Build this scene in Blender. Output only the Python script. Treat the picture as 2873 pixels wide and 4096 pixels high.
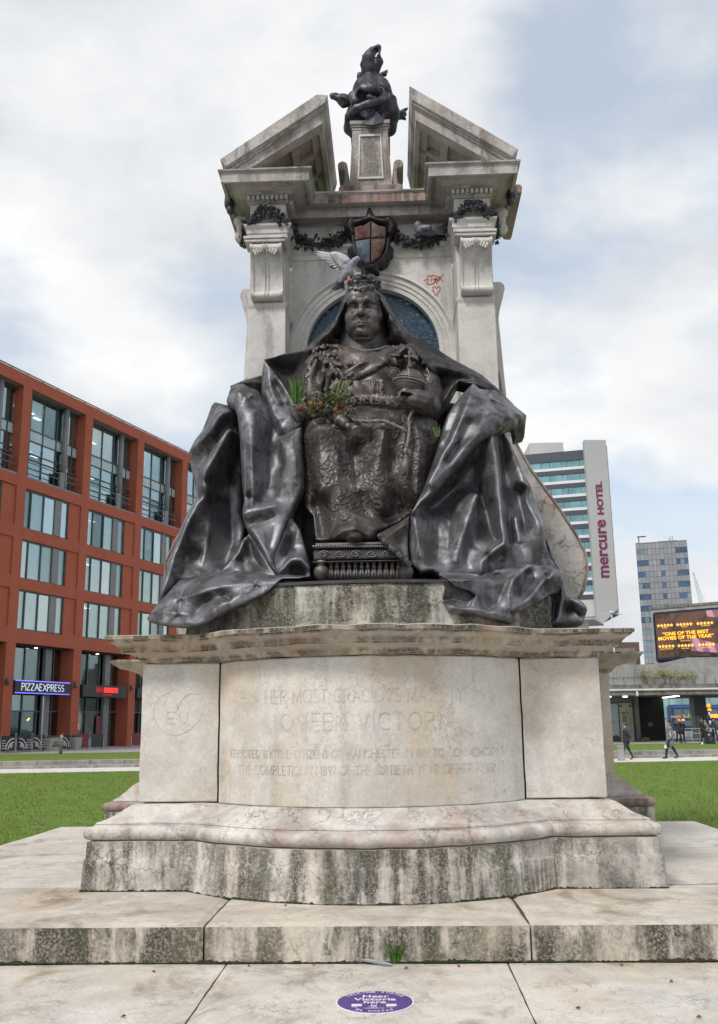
import bpy, bmesh, math, random
import numpy as np
from mathutils import Vector, Matrix

random.seed(7); rng = np.random.default_rng(11)
for _o in list(bpy.data.objects): bpy.data.objects.remove(_o)
scene = bpy.context.scene
COL = scene.collection
R = math.radians

# ------------------------------------------------------------------ camera
F_PX, IW, IH = 950.0, 718, 1024
PITCH, YAW, ROLL = R(12.57), R(2.0), R(0.74)
CAM = np.array([.235, -8.418, 1.353])
_f0 = np.array([-math.sin(YAW), math.cos(YAW), 0]); _r0 = np.array([math.cos(YAW), math.sin(YAW), 0]); _u0 = np.array([0, 0, 1.])
C_F = _f0*math.cos(PITCH)+_u0*math.sin(PITCH); _u1 = _u0*math.cos(PITCH)-_f0*math.sin(PITCH)
C_R = _r0*math.cos(ROLL)-_u1*math.sin(ROLL); C_U = _u1*math.cos(ROLL)+_r0*math.sin(ROLL)
cam_d = bpy.data.cameras.new('camera'); cam = bpy.data.objects.new('camera', cam_d); COL.objects.link(cam)
cam_d.sensor_fit = 'HORIZONTAL'; cam_d.sensor_width = 36.0; cam_d.lens = 36.0*F_PX/IW
cam_d.clip_start = .05; cam_d.clip_end = 3000
cam.matrix_world = Matrix(((C_R[0], C_U[0], -C_F[0], CAM[0]), (C_R[1], C_U[1], -C_F[1], CAM[1]), (C_R[2], C_U[2], -C_F[2], CAM[2]), (0, 0, 0, 1)))
scene.camera = cam

# survey: a sight line through a measured image point, cut at a known distance Y (or height Z)
def ray(x, y): return C_F+C_R*(x-IW/2)/F_PX+C_U*(IH/2-y)/F_PX
def at(x, y, Y=None, Z=None):
    r = ray(x, y); t = (Y-CAM[1])/r[1] if Y is not None else (Z-CAM[2])/r[2]
    return CAM+r*t
D_ = .446
def P(x, y, Y): return at(x*D_, y*D_, Y=Y)

# ------------------------------------------------------------------ light
SUN_EL, SUN_AZ = R(50), R(215)       # azimuth measured clockwise from +Y: behind the viewer, to the left
sun_dir = np.array([math.sin(SUN_AZ)*math.cos(SUN_EL), math.cos(SUN_AZ)*math.cos(SUN_EL), math.sin(SUN_EL)])
sd = bpy.data.lights.new('sun', 'SUN'); sd.energy = 2.5; sd.angle = R(12); sd.color = (1, .95, .88)
so = bpy.data.objects.new('sun', sd); COL.objects.link(so); so.location = (0, 0, 40)
so.rotation_euler = Vector(sun_dir).to_track_quat('Z', 'Y').to_euler()
scene.view_settings.view_transform = 'Standard'; scene.view_settings.look = 'None'
scene.view_settings.exposure = 0.0; scene.view_settings.gamma = 1.0; scene.view_settings.use_curve_mapping = False
scene.render.engine = 'CYCLES'
scene.cycles.max_bounces = 5; scene.cycles.diffuse_bounces = 3; scene.cycles.glossy_bounces = 3; scene.cycles.transparent_max_bounces = 6; scene.cycles.use_denoising = True
scene.cycles.use_adaptive_sampling = True; scene.cycles.adaptive_threshold = .03; scene.cycles.adaptive_min_samples = 16

class NT:
    """small wrapper round a node tree"""
    def __init__(s, tree): s.t = tree; s.n = tree.nodes; s.l = tree.links
    def new(s, typ, **kw):
        n = s.n.new(typ)
        for k, v in kw.items(): setattr(n, k, v)
        return n
    def put(s, sock, v):
        if hasattr(v, 'is_linked') or isinstance(v, bpy.types.NodeSocket): s.l.new(v, sock)
        elif v is not None:
            if isinstance(v, (tuple, list)) and sock.type == 'RGBA' and len(v) == 3: v = (*v, 1)
            sock.default_value = v
    def math(s, op, a, b=None, c=None, clamp=False):
        n = s.new('ShaderNodeMath', operation=op, use_clamp=clamp); s.put(n.inputs[0], a); s.put(n.inputs[1], b) if b is not None else None
        if c is not None: s.put(n.inputs[2], c)
        return n.outputs[0]
    def vmath(s, op, a, b=None):
        n = s.new('ShaderNodeVectorMath', operation=op); s.put(n.inputs[0], a)
        if b is not None: s.put(n.inputs[1], b)
        return n.outputs[0]
    def noise(s, vec, scale=1, detail=4, rough=.55, dist=0, color=False):
        n = s.new('ShaderNodeTexNoise'); s.put(n.inputs['Vector'], vec); s.put(n.inputs['Scale'], scale); s.put(n.inputs['Detail'], detail)
        s.put(n.inputs['Roughness'], rough); s.put(n.inputs['Distortion'], dist)
        return n.outputs[1 if color else 0]
    def voro(s, vec, scale=1, feature='F1', out=0, rand=1.0):
        n = s.new('ShaderNodeTexVoronoi', feature=feature); s.put(n.inputs['Vector'], vec); s.put(n.inputs['Scale'], scale); s.put(n.inputs['Randomness'], rand)
        return n.outputs[out]
    def wave(s, vec, scale=1, dist=0, detail=2, **kw):
        n = s.new('ShaderNodeTexWave', **kw); s.put(n.inputs['Vector'], vec); s.put(n.inputs['Scale'], scale); s.put(n.inputs['Distortion'], dist); s.put(n.inputs['Detail'], detail)
        return n.outputs[0+1]
    def scale(s, vec, xyz, loc=(0, 0, 0), rot=(0, 0, 0)):
        n = s.new('ShaderNodeMapping'); s.put(n.inputs['Vector'], vec); n.inputs['Scale'].default_value = xyz; n.inputs['Location'].default_value = loc; n.inputs['Rotation'].default_value = rot
        return n.outputs[0]
    def ramp(s, fac, stops, interp='LINEAR'):
        n = s.new('ShaderNodeValToRGB'); s.put(n.inputs[0], fac); cr = n.color_ramp; cr.interpolation = interp
        while len(cr.elements) > 1: cr.elements.remove(cr.elements[-1])
        for i, (p, c) in enumerate(stops):
            e = cr.elements[0] if i == 0 else cr.elements.new(p)
            e.position = p; e.color = (c, c, c, 1) if isinstance(c, (int, float)) else (*c, 1)
        return n.outputs[0]
    def step(s, v, lo, hi, a=0.0, b=1.0):
        n = s.new('ShaderNodeMapRange', interpolation_type='SMOOTHSTEP'); s.put(n.inputs[0], v); s.put(n.inputs[1], lo); s.put(n.inputs[2], hi); s.put(n.inputs[3], a); s.put(n.inputs[4], b)
        return n.outputs[0]
    def mix(s, fac, a, b, blend='MIX'):
        n = s.new('ShaderNodeMix', data_type='RGBA', blend_type=blend); s.put(n.inputs[0], fac); s.put(n.inputs[6], a); s.put(n.inputs[7], b)
        return n.outputs[2]
    def sep(s, v):
        n = s.new('ShaderNodeSeparateXYZ'); s.put(n.inputs[0], v); return n.outputs
    def comb(s, x, y, z):
        n = s.new('ShaderNodeCombineXYZ'); s.put(n.inputs[0], x); s.put(n.inputs[1], y); s.put(n.inputs[2], z); return n.outputs[0]
    def bump(s, h, strength=.3, dist=.02, normal=None):
        n = s.new('ShaderNodeBump'); s.put(n.inputs['Height'], h); s.put(n.inputs['Strength'], strength); s.put(n.inputs['Distance'], dist)
        if normal is not None: s.put(n.inputs['Normal'], normal)
        return n.outputs[0]

# ------------------------------------------------------------------ sky
SKY_A, SKY_B = (-8.6, -7.9, 3.2), (8.3, -4.5, -.8)
world = bpy.data.worlds.new('World'); scene.world = world; world.use_nodes = True
w = NT(world.node_tree); w.n.clear()
sky = w.new('ShaderNodeTexSky', sky_type='NISHITA'); sky.sun_disc = False; sky.sun_elevation = SUN_EL; sky.sun_rotation = SUN_AZ; sky.dust_density = 1.5; sky.ozone_density = 1.0
dirv = w.new('ShaderNodeTexCoord').outputs['Generated']
sx, sy_, sz = w.sep(dirv)[:3]
cl = w.scale(dirv, (1.0, 1.0, 1.9))
n1 = w.noise(w.scale(cl, (1, 1, 1), SKY_A), 2.3, 6, .52, .12)
n2 = w.noise(w.scale(cl, (1, 1, 1), SKY_B), 3.6, 6, .54, .15)
cover = w.step(n1, .375, .56)
lump = w.ramp(n2, [(.30, (6.6, 6.85, 7.3)), (.43, (8.2, 8.4, 8.7)), (.56, (9.4, 9.5, 9.6)), (.68, (10.6, 10.6, 10.5))])
haze_low = w.step(sz, .02, .3, .9, 0.0)
cover2 = w.math('MAXIMUM', cover, haze_low)
blue = w.mix(.5, w.mix(1.0, sky.outputs[0], (1.25, 1.35, 1.35), 'MULTIPLY'), (8.8, 9.7, 10.6))
bg = w.new('ShaderNodeBackground'); w.put(bg.inputs[0], w.mix(cover2, blue, lump)); bg.inputs[1].default_value = .1
w.l.new(bg.outputs[0], w.new('ShaderNodeOutputWorld').inputs[0])

# ------------------------------------------------------------------ materials
def new_mat(name):
    m = bpy.data.materials.new(name); m.use_nodes = True; t = NT(m.node_tree); t.n.clear()
    out = t.new('ShaderNodeOutputMaterial'); b = t.new('ShaderNodeBsdfPrincipled'); t.l.new(b.outputs[0], out.inputs[0])
    t.b = b; t.pos = t.new('ShaderNodeNewGeometry').outputs['Position']
    return m, t
def setb(t, col=None, rough=None, metal=None, normal=None, spec=None, **kw):
    if col is not None: t.put(t.b.inputs['Base Color'], col)
    if rough is not None: t.put(t.b.inputs['Roughness'], rough)
    if metal is not None: t.put(t.b.inputs['Metallic'], metal)
    if normal is not None: t.put(t.b.inputs['Normal'], normal)
    if spec is not None: t.put(t.b.inputs['Specular IOR Level'], spec)
    for k, v in kw.items(): t.put(t.b.inputs[k], v)
def plain(name, col, rough=.6, metal=0, var=.12, scale=6.0, bump=.0, spec=.5):
    m, t = new_mat(name)
    n = t.noise(t.pos, scale, 5, .6)
    c = t.mix(t.step(n, .25, .75), tuple(x*(1-var) for x in col), tuple(min(1, x*(1+var)) for x in col))
    setb(t, c, t.step(n, .2, .8, max(0, rough-.06), min(1, rough+.06)), metal, spec=spec)
    if bump: setb(t, normal=t.bump(t.noise(t.pos, scale*6, 4), bump, .01))
    return m
def emis(name, col, strength=1.0):
    m, t = new_mat(name); setb(t, col, .5); t.put(t.b.inputs['Emission Color'], col); t.put(t.b.inputs['Emission Strength'], strength)
    return m

def br_gate(t, p): return t.step(t.noise(p, 34, 4, .75), .36, .56, .25, 1)
def stone(name, light=(.60, .575, .545), dark=(.40, .38, .365), warm=.25, streak=.5, crack=.5, algae=0.0, speck=.5, rough=.7, seed=0, streak_scale=5.0, rust=0.0, flat_dirt=.15, bump=.35, cover=0.0):
    """weathered pale marble: mottling, brown veins, fine cracks, run-off streaks on upright faces, specks"""
    m, t = new_mat(name)
    p = t.scale(t.pos, (1, 1, 1), (seed*3.1, seed*1.7, seed*.9))
    nz = t.math('ABSOLUTE', t.sep(t.new('ShaderNodeNewGeometry').outputs['Normal'])[2])
    upright = t.step(nz, .5, .93, 1, 0)
    big = t.noise(p, 1.3, 5, .6, .6); mid = t.noise(p, 6, 6, .62, .3); fine = t.noise(p, 38, 3, .7)
    c = t.mix(t.step(t.math('ADD', t.math('MULTIPLY', big, .6), t.math('MULTIPLY', mid, .4)), .36, .62), dark, light)
    warmm = t.math('MULTIPLY', t.step(t.noise(t.scale(p, (1, 1, .5), (9, 4, 2)), 1.1, 4, .6), .44, .68), warm)
    c = t.mix(warmm, c, (.60, .45, .28))
    c = t.mix(t.step(fine, .35, .75, .22, 0), c, (.23, .215, .20))
    # cracks
    warp = t.vmath('ADD', p, t.vmath('MULTIPLY', t.noise(p, 6.0, 4, .7, color=True), (.30, .30, .30)))
    e1 = t.voro(t.scale(warp, (1.0, 1.0, .8)), 4.2, 'DISTANCE_TO_EDGE'); e2 = t.voro(t.scale(warp, (1, 1, .9), (4, 1, 2)), 11, 'DISTANCE_TO_EDGE')
    gate = t.step(t.noise(p, 2.2, 3, .5), .46, .62); gate2 = t.step(t.noise(t.scale(p, (1, 1, 1), (3, 8, 1)), 3.1, 3, .5), .5, .64)
    ck = t.math('MAXIMUM', t.math('MULTIPLY', t.step(e1, .003, .016, .85, 0), gate), t.math('MULTIPLY', t.step(e2, .005, .03, .6, 0), gate2))
    ck = t.math('MULTIPLY', ck, crack)
    c = t.mix(ck, c, (.10, .085, .07))
    # run-off streaks
    sp = t.scale(p, (streak_scale, streak_scale, .55)); s1 = t.noise(sp, 1.0, 5, .6, .2)
    br = t.noise(p, 21, 4, .7)
    sm = t.step(t.math('ADD', t.math('MULTIPLY', s1, .8), t.math('MULTIPLY', br, .2)), .50-.07*max(0, streak-.5)/.5-cover, .63-.06*max(0, streak-.5)/.5-cover)
    sm = t.math('MULTIPLY', t.math('MULTIPLY', t.math('MULTIPLY', sm, t.step(t.noise(p, 55, 4, .75), .30, .58, .35, 1)), upright), streak)
    sm = t.math('MULTIPLY', sm, t.step(t.noise(t.scale(p, (1, 1, .7), (6, 2, 9)), 1.3, 3, .6), .36-cover, .56-cover, .15, 1))
    c = t.mix(sm, c, (.050, .045, .034))
    if rust: c = t.mix(t.math('MULTIPLY', t.step(t.noise(t.scale(p, (1, 1, .6), (2, 2, 7)), 2.4, 5, .6), .46, .66), rust), c, (.30, .15, .115))
    if algae: c = t.mix(t.math('MULTIPLY', t.math('MULTIPLY', t.math('ADD', upright, .06), br_gate(t, p)), t.math('MULTIPLY', t.step(t.noise(t.scale(p, (2.2, 2.2, .8), (5, 5, 5)), 1.4, 6, .7), .46, .62), algae)), c, (.060, .064, .032))
    dirt = t.math('MULTIPLY', t.step(t.noise(t.scale(p, (1, .7, 1), (1, 6, 3)), 1.6, 6, .65, .5), .52, .7), flat_dirt)
    c = t.mix(t.math('MULTIPLY', dirt, t.math('SUBTRACT', 1, upright)), c, (.23, .165, .10))
    sk = t.math('MULTIPLY', t.step(t.voro(p, 23, 'F1'), .05, .14, 1, 0), t.step(t.noise(p, 5, 3), .5, .6))
    c = t.mix(t.math('MULTIPLY', sk, speck), c, (.07, .06, .05))
    h = t.math('SUBTRACT', t.math('ADD', t.math('MULTIPLY', mid, .7), t.math('MULTIPLY', fine, .35)), t.math('MULTIPLY', ck, .9))
    setb(t, c, t.step(mid, .3, .7, rough-.1, rough+.1), 0, t.bump(h, bump, .02), spec=.35)
    return m

def bronze(name, base=(.125, .112, .108), rough=.42, metal=.65, warm=.5, spots=.25, contrast=1.0):
    """old outdoor bronze: dark brown patina, rubbed grey-blue areas, run-off streaks, bird lime"""
    m, t = new_mat(name); p = t.pos
    a = t.noise(p, 3.1, 4, .6, 1.2); b2 = t.noise(p, 11, 5, .65, .4); f = t.noise(p, 75, 3, .65)
    mixv = t.math('ADD', t.math('MULTIPLY', a, .65), t.math('MULTIPLY', b2, .35))
    c = t.mix(t.step(mixv, .42, .58), tuple(x*k for x, k in zip(base, (.40, .36, .34))), base)
    c = t.mix(t.math('MULTIPLY', t.step(b2, .50, .64), warm*.6), c, (.060, .038, .026))
    st = t.step(t.noise(t.scale(p, (9, 9, .8), (2, 1, 4)), 1, 4, .65), .54, .68)
    c = t.mix(t.math('MULTIPLY', st, .35), c, tuple(min(1, x*1.7) for x in base))
    pt_ = t.new('ShaderNodeNewGeometry').outputs['Pointiness']; c = t.mix(t.math('MULTIPLY', t.step(pt_, .52, .60), .55), c, tuple(min(1, x*2.0) for x in base))  # crests lightened by curvature: rub wear and painted highlight together
    sk = t.math('MULTIPLY', t.step(t.voro(t.scale(p, (1, 1, .6)), 21, 'F1'), .03, .085, 1, 0), t.step(t.noise(p, 4, 2), .53, .62))
    c = t.mix(t.math('MULTIPLY', sk, spots), c, (.6, .6, .57))
    h = t.math('ADD', t.math('MULTIPLY', b2, .7), t.math('MULTIPLY', f, .4))
    setb(t, c, t.step(mixv, .40, .62, rough+.20, rough-.04), t.math('SUBTRACT', metal, t.math('MULTIPLY', sk, spots)), t.bump(h, .35, .02), spec=.5)
    return m

M = {}
M['marble'] = stone('marble', streak=.30, crack=.55, seed=0)
M['marble_die'] = stone('marble_die', light=(.72, .695, .65), dark=(.53, .505, .47), warm=.62, streak=.30, crack=.45, seed=1, speck=.45, streak_scale=3.2)
M['marble_base'] = stone('marble_base', light=(.66, .62, .57), dark=(.35, .33, .31), streak=.95, crack=.6, algae=.7, seed=2, streak_scale=7, cover=.012, warm=.3, bump=.8)
M['marble_ogee'] = stone('marble_ogee', light=(.70, .665, .625), dark=(.41, .39, .37), streak=.6, crack=.75, algae=.2, seed=3, rust=.4, bump=.8)
M['marble_cornice'] = stone('marble_cornice', light=(.62, .565, .485), dark=(.37, .33, .28), streak=1.0, cover=.03, crack=.45, seed=4, warm=.5, streak_scale=6, algae=.2, bump=.6, rust=.2)
M['marble_block'] = stone('marble_block', light=(.60, .58, .53), dark=(.40, .385, .35), streak=1.0, crack=.55, seed=5, algae=.7, streak_scale=4.6, cover=.02, bump=1.0)
M['marble_step'] = stone('marble_step', light=(.66, .60, .52), dark=(.45, .405, .345), streak=1.0, crack=.45, seed=6, algae=.8, streak_scale=5.0, cover=.028, bump=.7, flat_dirt=.75, warm=.35)
M['marble_slab'] = stone('marble_slab', light=(.70, .66, .60), dark=(.54, .505, .455), streak=.2, crack=.75, seed=7, flat_dirt=.75, speck=.8, warm=.35, rough=.5)
M['marble_stele'] = stone('marble_stele', light=(.70, .68, .65), dark=(.52, .50, .475), streak=.40, crack=.3, seed=8, warm=.1, speck=.8)
M['marble_top'] = stone('marble_top', light=(.55, .535, .51), dark=(.33, .315, .30), streak=.75, crack=.75, seed=9, warm=.08, rust=.3, bump=.6)
M['marble_red'] = stone('marble_red', light=(.44, .35, .32), dark=(.27, .19, .17), streak=1.0, crack=.4, seed=10, rust=.6, warm=0, streak_scale=11)
M['marble_wing'] = stone('marble_wing', light=(.57, .545, .525), dark=(.35, .325, .31), streak=.45, crack=1.0, seed=12, rust=.4, speck=1.0, bump=.9)
M['joint'] = plain('joint', (.06, .052, .042), .95, var=.4, scale=14)
M['letter'] = stone('letter_groove', light=(.68, .655, .61), dark=(.49, .465, .43), warm=.62, streak=.30, crack=.3, seed=1, streak_scale=3.2)
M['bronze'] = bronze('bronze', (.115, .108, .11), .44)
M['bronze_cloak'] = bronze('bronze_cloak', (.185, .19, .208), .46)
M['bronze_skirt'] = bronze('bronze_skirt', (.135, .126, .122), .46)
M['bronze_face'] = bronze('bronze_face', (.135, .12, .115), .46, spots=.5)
M['bronze_dark'] = bronze('bronze_dark', (.060, .058, .062), .5, .5, warm=.2)  # darker bronze; in the cloak hollows it puts shade into the colour
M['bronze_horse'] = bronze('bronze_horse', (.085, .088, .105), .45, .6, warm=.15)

# ------------------------------------------------------------------ object helpers
def obj(name, verts, faces, mat, parent=None, smooth=False):
    me = bpy.data.meshes.new(name); me.from_pydata([tuple(map(float, v)) for v in verts], [], [tuple(map(int, f)) for f in faces])
    if isinstance(mat, str): mat = M[mat]
    me.materials.append(mat)
    if smooth: me.polygons.foreach_set('use_smooth', [True]*len(me.polygons))
    me.update(); return link(name, me, parent)
def link(name, me, parent=None):
    o = bpy.data.objects.new(name, me); COL.objects.link(o)
    if parent is not None: adopt(o, parent)
    return o
def adopt(o, parent):
    o.parent = parent
    mw = Matrix.Identity(4); q = parent
    chain = []
    while q is not None: chain.append(q); q = q.parent
    for q in reversed(chain):
        mw = mw @ (q.matrix_parent_inverse if q.parent else Matrix.Identity(4)) @ q.matrix_basis
    o.matrix_parent_inverse = mw.inverted()
def tag(o, label=None, cat=None, group=None, kind=None):
    if label: o['label'] = label
    if cat: o['category'] = cat
    if group: o['group'] = group
    if kind: o['kind'] = kind
    return o
def thing(name, loc, label, cat, group=None):
    o = bpy.data.objects.new(name, None); COL.objects.link(o); o.location = tuple(map(float, loc)); o.empty_display_size = .2
    return tag(o, label, cat, group)
def copy_tree(o, parent=None):
    c = o.copy(); COL.objects.link(c)
    if parent is not None: c.parent = parent
    for ch in list(o.children): copy_tree(ch, c)
    return c

class MB:
    """collects shapes for ONE mesh"""
    def __init__(s): s.v = []; s.f = []
    def add(s, v, f):
        n = len(s.v); s.v += [tuple(map(float, q)) for q in v]; s.f += [tuple(int(i)+n for i in q) for q in f]; return s
    def box(s, x0, x1, y0, y1, z0, z1):
        return s.add([(x0, y0, z0), (x1, y0, z0), (x1, y1, z0), (x0, y1, z0), (x0, y0, z1), (x1, y0, z1), (x1, y1, z1), (x0, y1, z1)],
                     [(0, 3, 2, 1), (4, 5, 6, 7), (0, 1, 5, 4), (1, 2, 6, 5), (2, 3, 7, 6), (3, 0, 4, 7)])
    def prism(s, poly, a, b, axis='y'):
        """poly: 2-D outline in the plane across the axis, counter-clockwise seen from -axis for y"""
        def mk(p, h):
            return (p[0], h, p[1]) if axis == 'y' else ((h, p[0], p[1]) if axis == 'x' else (p[0], p[1], h))
        n = len(poly); v = [mk(p, a) for p in poly]+[mk(p, b) for p in poly]
        f = [tuple(range(n)), tuple(range(2*n-1, n-1, -1))]+[(i, i+n, (i+1) % n+n, (i+1) % n) for i in range(n)]
        return s.add(v, f)
    def sweep(s, path, prof, closed=False, cap_top=False):
        """moulding: profile points (outward offset, z) carried along a plan path (outside on the right hand)"""
        pts = np.array(path, float); n = len(pts)
        d = np.roll(pts, -1, 0)-pts; d /= np.linalg.norm(d, axis=1)[:, None]+1e-12
        nr = np.stack([d[:, 1], -d[:, 0]], 1); mit = np.zeros_like(pts)
        for i in range(n):
            a = nr[i-1] if (closed or i > 0) else nr[i]; b = nr[i] if (closed or i < n-1) else nr[i-1]
            mit[i] = (a+b)/max(.3, 1+a@b)
        v = []; f = []; k = len(prof)
        for i in range(n):
            for o, z in prof: v.append((pts[i, 0]+mit[i, 0]*o, pts[i, 1]+mit[i, 1]*o, z))
        m = n if closed else n-1
        for i in range(m):
            j = (i+1) % n
            for q in range(k-1): f.append((i*k+q, j*k+q, j*k+q+1, i*k+q+1))
        if cap_top: f.append(tuple(i*k+k-1 for i in range(n)))
        return s.add(v, f)
    def tube(s, pts, rad, n=8, caps=True):
        pts = [np.array(p, float) for p in pts]; m = len(pts)
        rad = [rad]*m if isinstance(rad, (int, float)) else rad
        v = []; f = []; prev = None
        for i in range(m):
            t = pts[min(i+1, m-1)]-pts[max(i-1, 0)]; t /= np.linalg.norm(t)+1e-12
            if prev is None:
                up = np.array([0, 0, 1.]) if abs(t[2]) < .9 else np.array([1., 0, 0]); a = np.cross(t, up)
            else: a = prev-t*(prev@t)
            a /= np.linalg.norm(a)+1e-12; prev = a; b = np.cross(t, a)
            for k in range(n):
                an = 2*math.pi*k/n; v.append(pts[i]+(a*math.cos(an)+b*math.sin(an))*rad[i])
        for i in range(m-1):
            for k in range(n): f.append((i*n+k, i*n+(k+1) % n, (i+1)*n+(k+1) % n, (i+1)*n+k))
        if caps: f += [tuple(range(n-1, -1, -1)), tuple((m-1)*n+k for k in range(n))]
        return s.add(v, f)
    def lathe(s, cx, cy, prof, n=16):
        """prof: (radius, z) from bottom to top"""
        v = []; f = []; k = len(prof)
        for j in range(n):
            a = 2*math.pi*j/n
            for r, z in prof: v.append((cx+r*math.cos(a), cy+r*math.sin(a), z))
        for j in range(n):
            j2 = (j+1) % n
            for q in range(k-1): f.append((j*k+q, j2*k+q, j2*k+q+1, j*k+q+1))
        f += [tuple(j*k for j in range(n-1, -1, -1)), tuple(j*k+k-1 for j in range(n))]
        return s.add(v, f)
    def ball(s, c, r, n=10, m=7, sc=(1, 1, 1)):
        v = []; f = []
        for i in range(m+1):
            th = math.pi*i/m
            for j in range(n):
                a = 2*math.pi*j/n; v.append((c[0]+r*sc[0]*math.sin(th)*math.cos(a), c[1]+r*sc[1]*math.sin(th)*math.sin(a), c[2]+r*sc[2]*math.cos(th)))
        for i in range(m):
            for j in range(n): f.append((i*n+j, (i+1)*n+j, (i+1)*n+(j+1) % n, i*n+(j+1) % n))
        return s.add(v, f)
    def build(s, name, mat, parent=None, smooth=False): return obj(name, s.v, s.f, mat, parent, smooth)
def smooth_by_angle(o, deg=35):
    bm = bmesh.new(); bm.from_mesh(o.data); bmesh.ops.recalc_face_normals(bm, faces=bm.faces)
    for e in bm.edges: e.smooth = e.calc_face_angle(0) < R(deg)
    for f in bm.faces: f.smooth = True
    bm.to_mesh(o.data); bm.free(); return o
def bevel(o, w=.012, seg=2, deg=30):
    bm = bmesh.new(); bm.from_mesh(o.data); bmesh.ops.remove_doubles(bm, verts=bm.verts, dist=1e-5); bmesh.ops.recalc_face_normals(bm, faces=bm.faces)
    es = [e for e in bm.edges if len(e.link_faces) == 2 and e.calc_face_angle(0) > R(deg)]
    bmesh.ops.bevel(bm, geom=es, offset=w, segments=seg, affect='EDGES', clamp_overlap=True)
    bm.to_mesh(o.data); bm.free(); return o
def rough_up(o, amp=.004, scale=3.0, seed=0):
    """knock vertices about a little so that stone edges are not ruled"""
    n = len(o.data.vertices); co = np.empty(n*3); o.data.vertices.foreach_get('co', co); co = co.reshape(-1, 3)
    k = co*scale+seed
    d = np.stack([np.sin(k[:, 1]*5.1+k[:, 2]*3.7)+np.sin(k[:, 0]*11.3+k[:, 2]*7.1), np.sin(k[:, 0]*4.3+k[:, 2]*6.1)+np.sin(k[:, 1]*9.7+k[:, 0]*8.3), np.sin(k[:, 0]*5.9+k[:, 1]*4.9)+np.sin(k[:, 2]*12.1+k[:, 0]*6.7)], 1)*amp*.5
    o.data.vertices.foreach_set('co', (co+d).ravel()); o.data.update(); return o
def clean(o):
    bm = bmesh.new(); bm.from_mesh(o.data); bmesh.ops.recalc_face_normals(bm, faces=bm.faces); bm.to_mesh(o.data); bm.free(); return o
# ================================================================== setting: ground, paving, platform
G = -.25
def sheet(name, x0, x1, y0, y1, z, mat, nx=1, ny=1, kind='structure'):
    v = [(x0+(x1-x0)*i/nx, y0+(y1-y0)*j/ny, z) for j in range(ny+1) for i in range(nx+1)]
    f = [(j*(nx+1)+i, j*(nx+1)+i+1, (j+1)*(nx+1)+i+1, (j+1)*(nx+1)+i) for j in range(ny) for i in range(nx)]
    return tag(obj(name, v, f, mat), kind=kind)
M['asphalt'] = plain('asphalt', (.10, .10, .10), .85, var=.25, scale=2.0)
sheet('ground', -900, 900, -300, 1500, G-.02, 'asphalt')
bed = sheet('pavement', -6, 6, -7.5, 9, G-.012, 'joint')
def slab(name, x0, x1, y0, y1, z0, z1, mat, parent, seed=0, bw=.006, nx=24, ny=14, jag=.0032):
    """a stone slab with slightly broken arrises and an uneven top"""
    def jig(a, b): return jag*(math.sin(a*7.3+seed)+.6*math.sin(a*17.1+b*3+seed*2)+.4*math.sin(a*41+seed*5))
    v = []; f = []
    for j in range(ny+1):
        for i in range(nx+1):
            x = x0+(x1-x0)*i/nx; y = y0+(y1-y0)*j/ny
            if i == 0: x += abs(jig(y, 1))
            if i == nx: x -= abs(jig(y, 2))
            if j == 0: y += abs(jig(x, 3))
            if j == ny: y -= abs(jig(x, 4))
            z = z1-(bw if i in (0, nx) or j in (0, ny) else 0)+.003*math.sin(x*2.1+seed)*math.sin(y*2.7+seed*1.3)
            v.append((x, y, z))
    f = [(j*(nx+1)+i, j*(nx+1)+i+1, (j+1)*(nx+1)+i+1, (j+1)*(nx+1)+i) for j in range(ny) for i in range(nx)]
    ring = [i for i in range(nx+1)]+[j*(nx+1)+nx for j in range(1, ny+1)]+[ny*(nx+1)+i for i in range(nx-1, -1, -1)]+[j*(nx+1) for j in range(ny-1, 0, -1)]
    base = len(v)
    for k in ring: v.append((v[k][0], v[k][1], z0))
    n = len(ring); f += [(ring[i], base+i, base+(i+1) % n, ring[(i+1) % n]) for i in range(n)]
    return obj(name, v, f, mat, parent)
for j, (ya, yb) in enumerate([(-3.05, -1.37), (-4.9, -3.07), (-6.8, -4.92)]):
    xs = [-5.6, -3.35, -.965, .965, 3.3, 5.6]
    for i in range(5): slab('paving_slab', xs[i]+.003, xs[i+1]-.003, ya, yb, G-.01, G, 'marble_slab', bed, seed=i*1.7+j)
for sx in (1,):
    for k in range(4): slab('paving_slab', min(sx*4.56, sx*5.9), max(sx*4.56, sx*5.9), -1.36+k*1.9, -1.36+(k+1)*1.9-.012, G-.01, G-.004, 'marble_slab', bed, seed=k+9*sx)
platform = tag(obj('pavement', *[x for x in (lambda m: (m.v, m.f))(MB().box(-4.48, 4.28, -1.30, 5.35, G, -.016))], 'joint'), kind='structure')
xs = [-4.5, -1.13, 1.13, 4.3]
for i in range(3): slab('step_stone', xs[i]+.004, xs[i+1]-.004, -1.38, .240, G+.004, 0, 'marble_step', platform, seed=i*2.3+.7, bw=.016, nx=60, ny=20, jag=.004)
for i, (xa, xb) in enumerate([(-4.5, -2.2), (-2.2, 2.2), (2.2, 4.3)]):
    for j, (ya, yb) in enumerate([(.25, 2.6), (2.6, 5.4)]):
        slab('platform_slab', xa+.006, xb-.006, ya+.006, yb-.006, G+.004, -.002, 'marble_slab', platform, seed=i+j*3+20)

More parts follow.
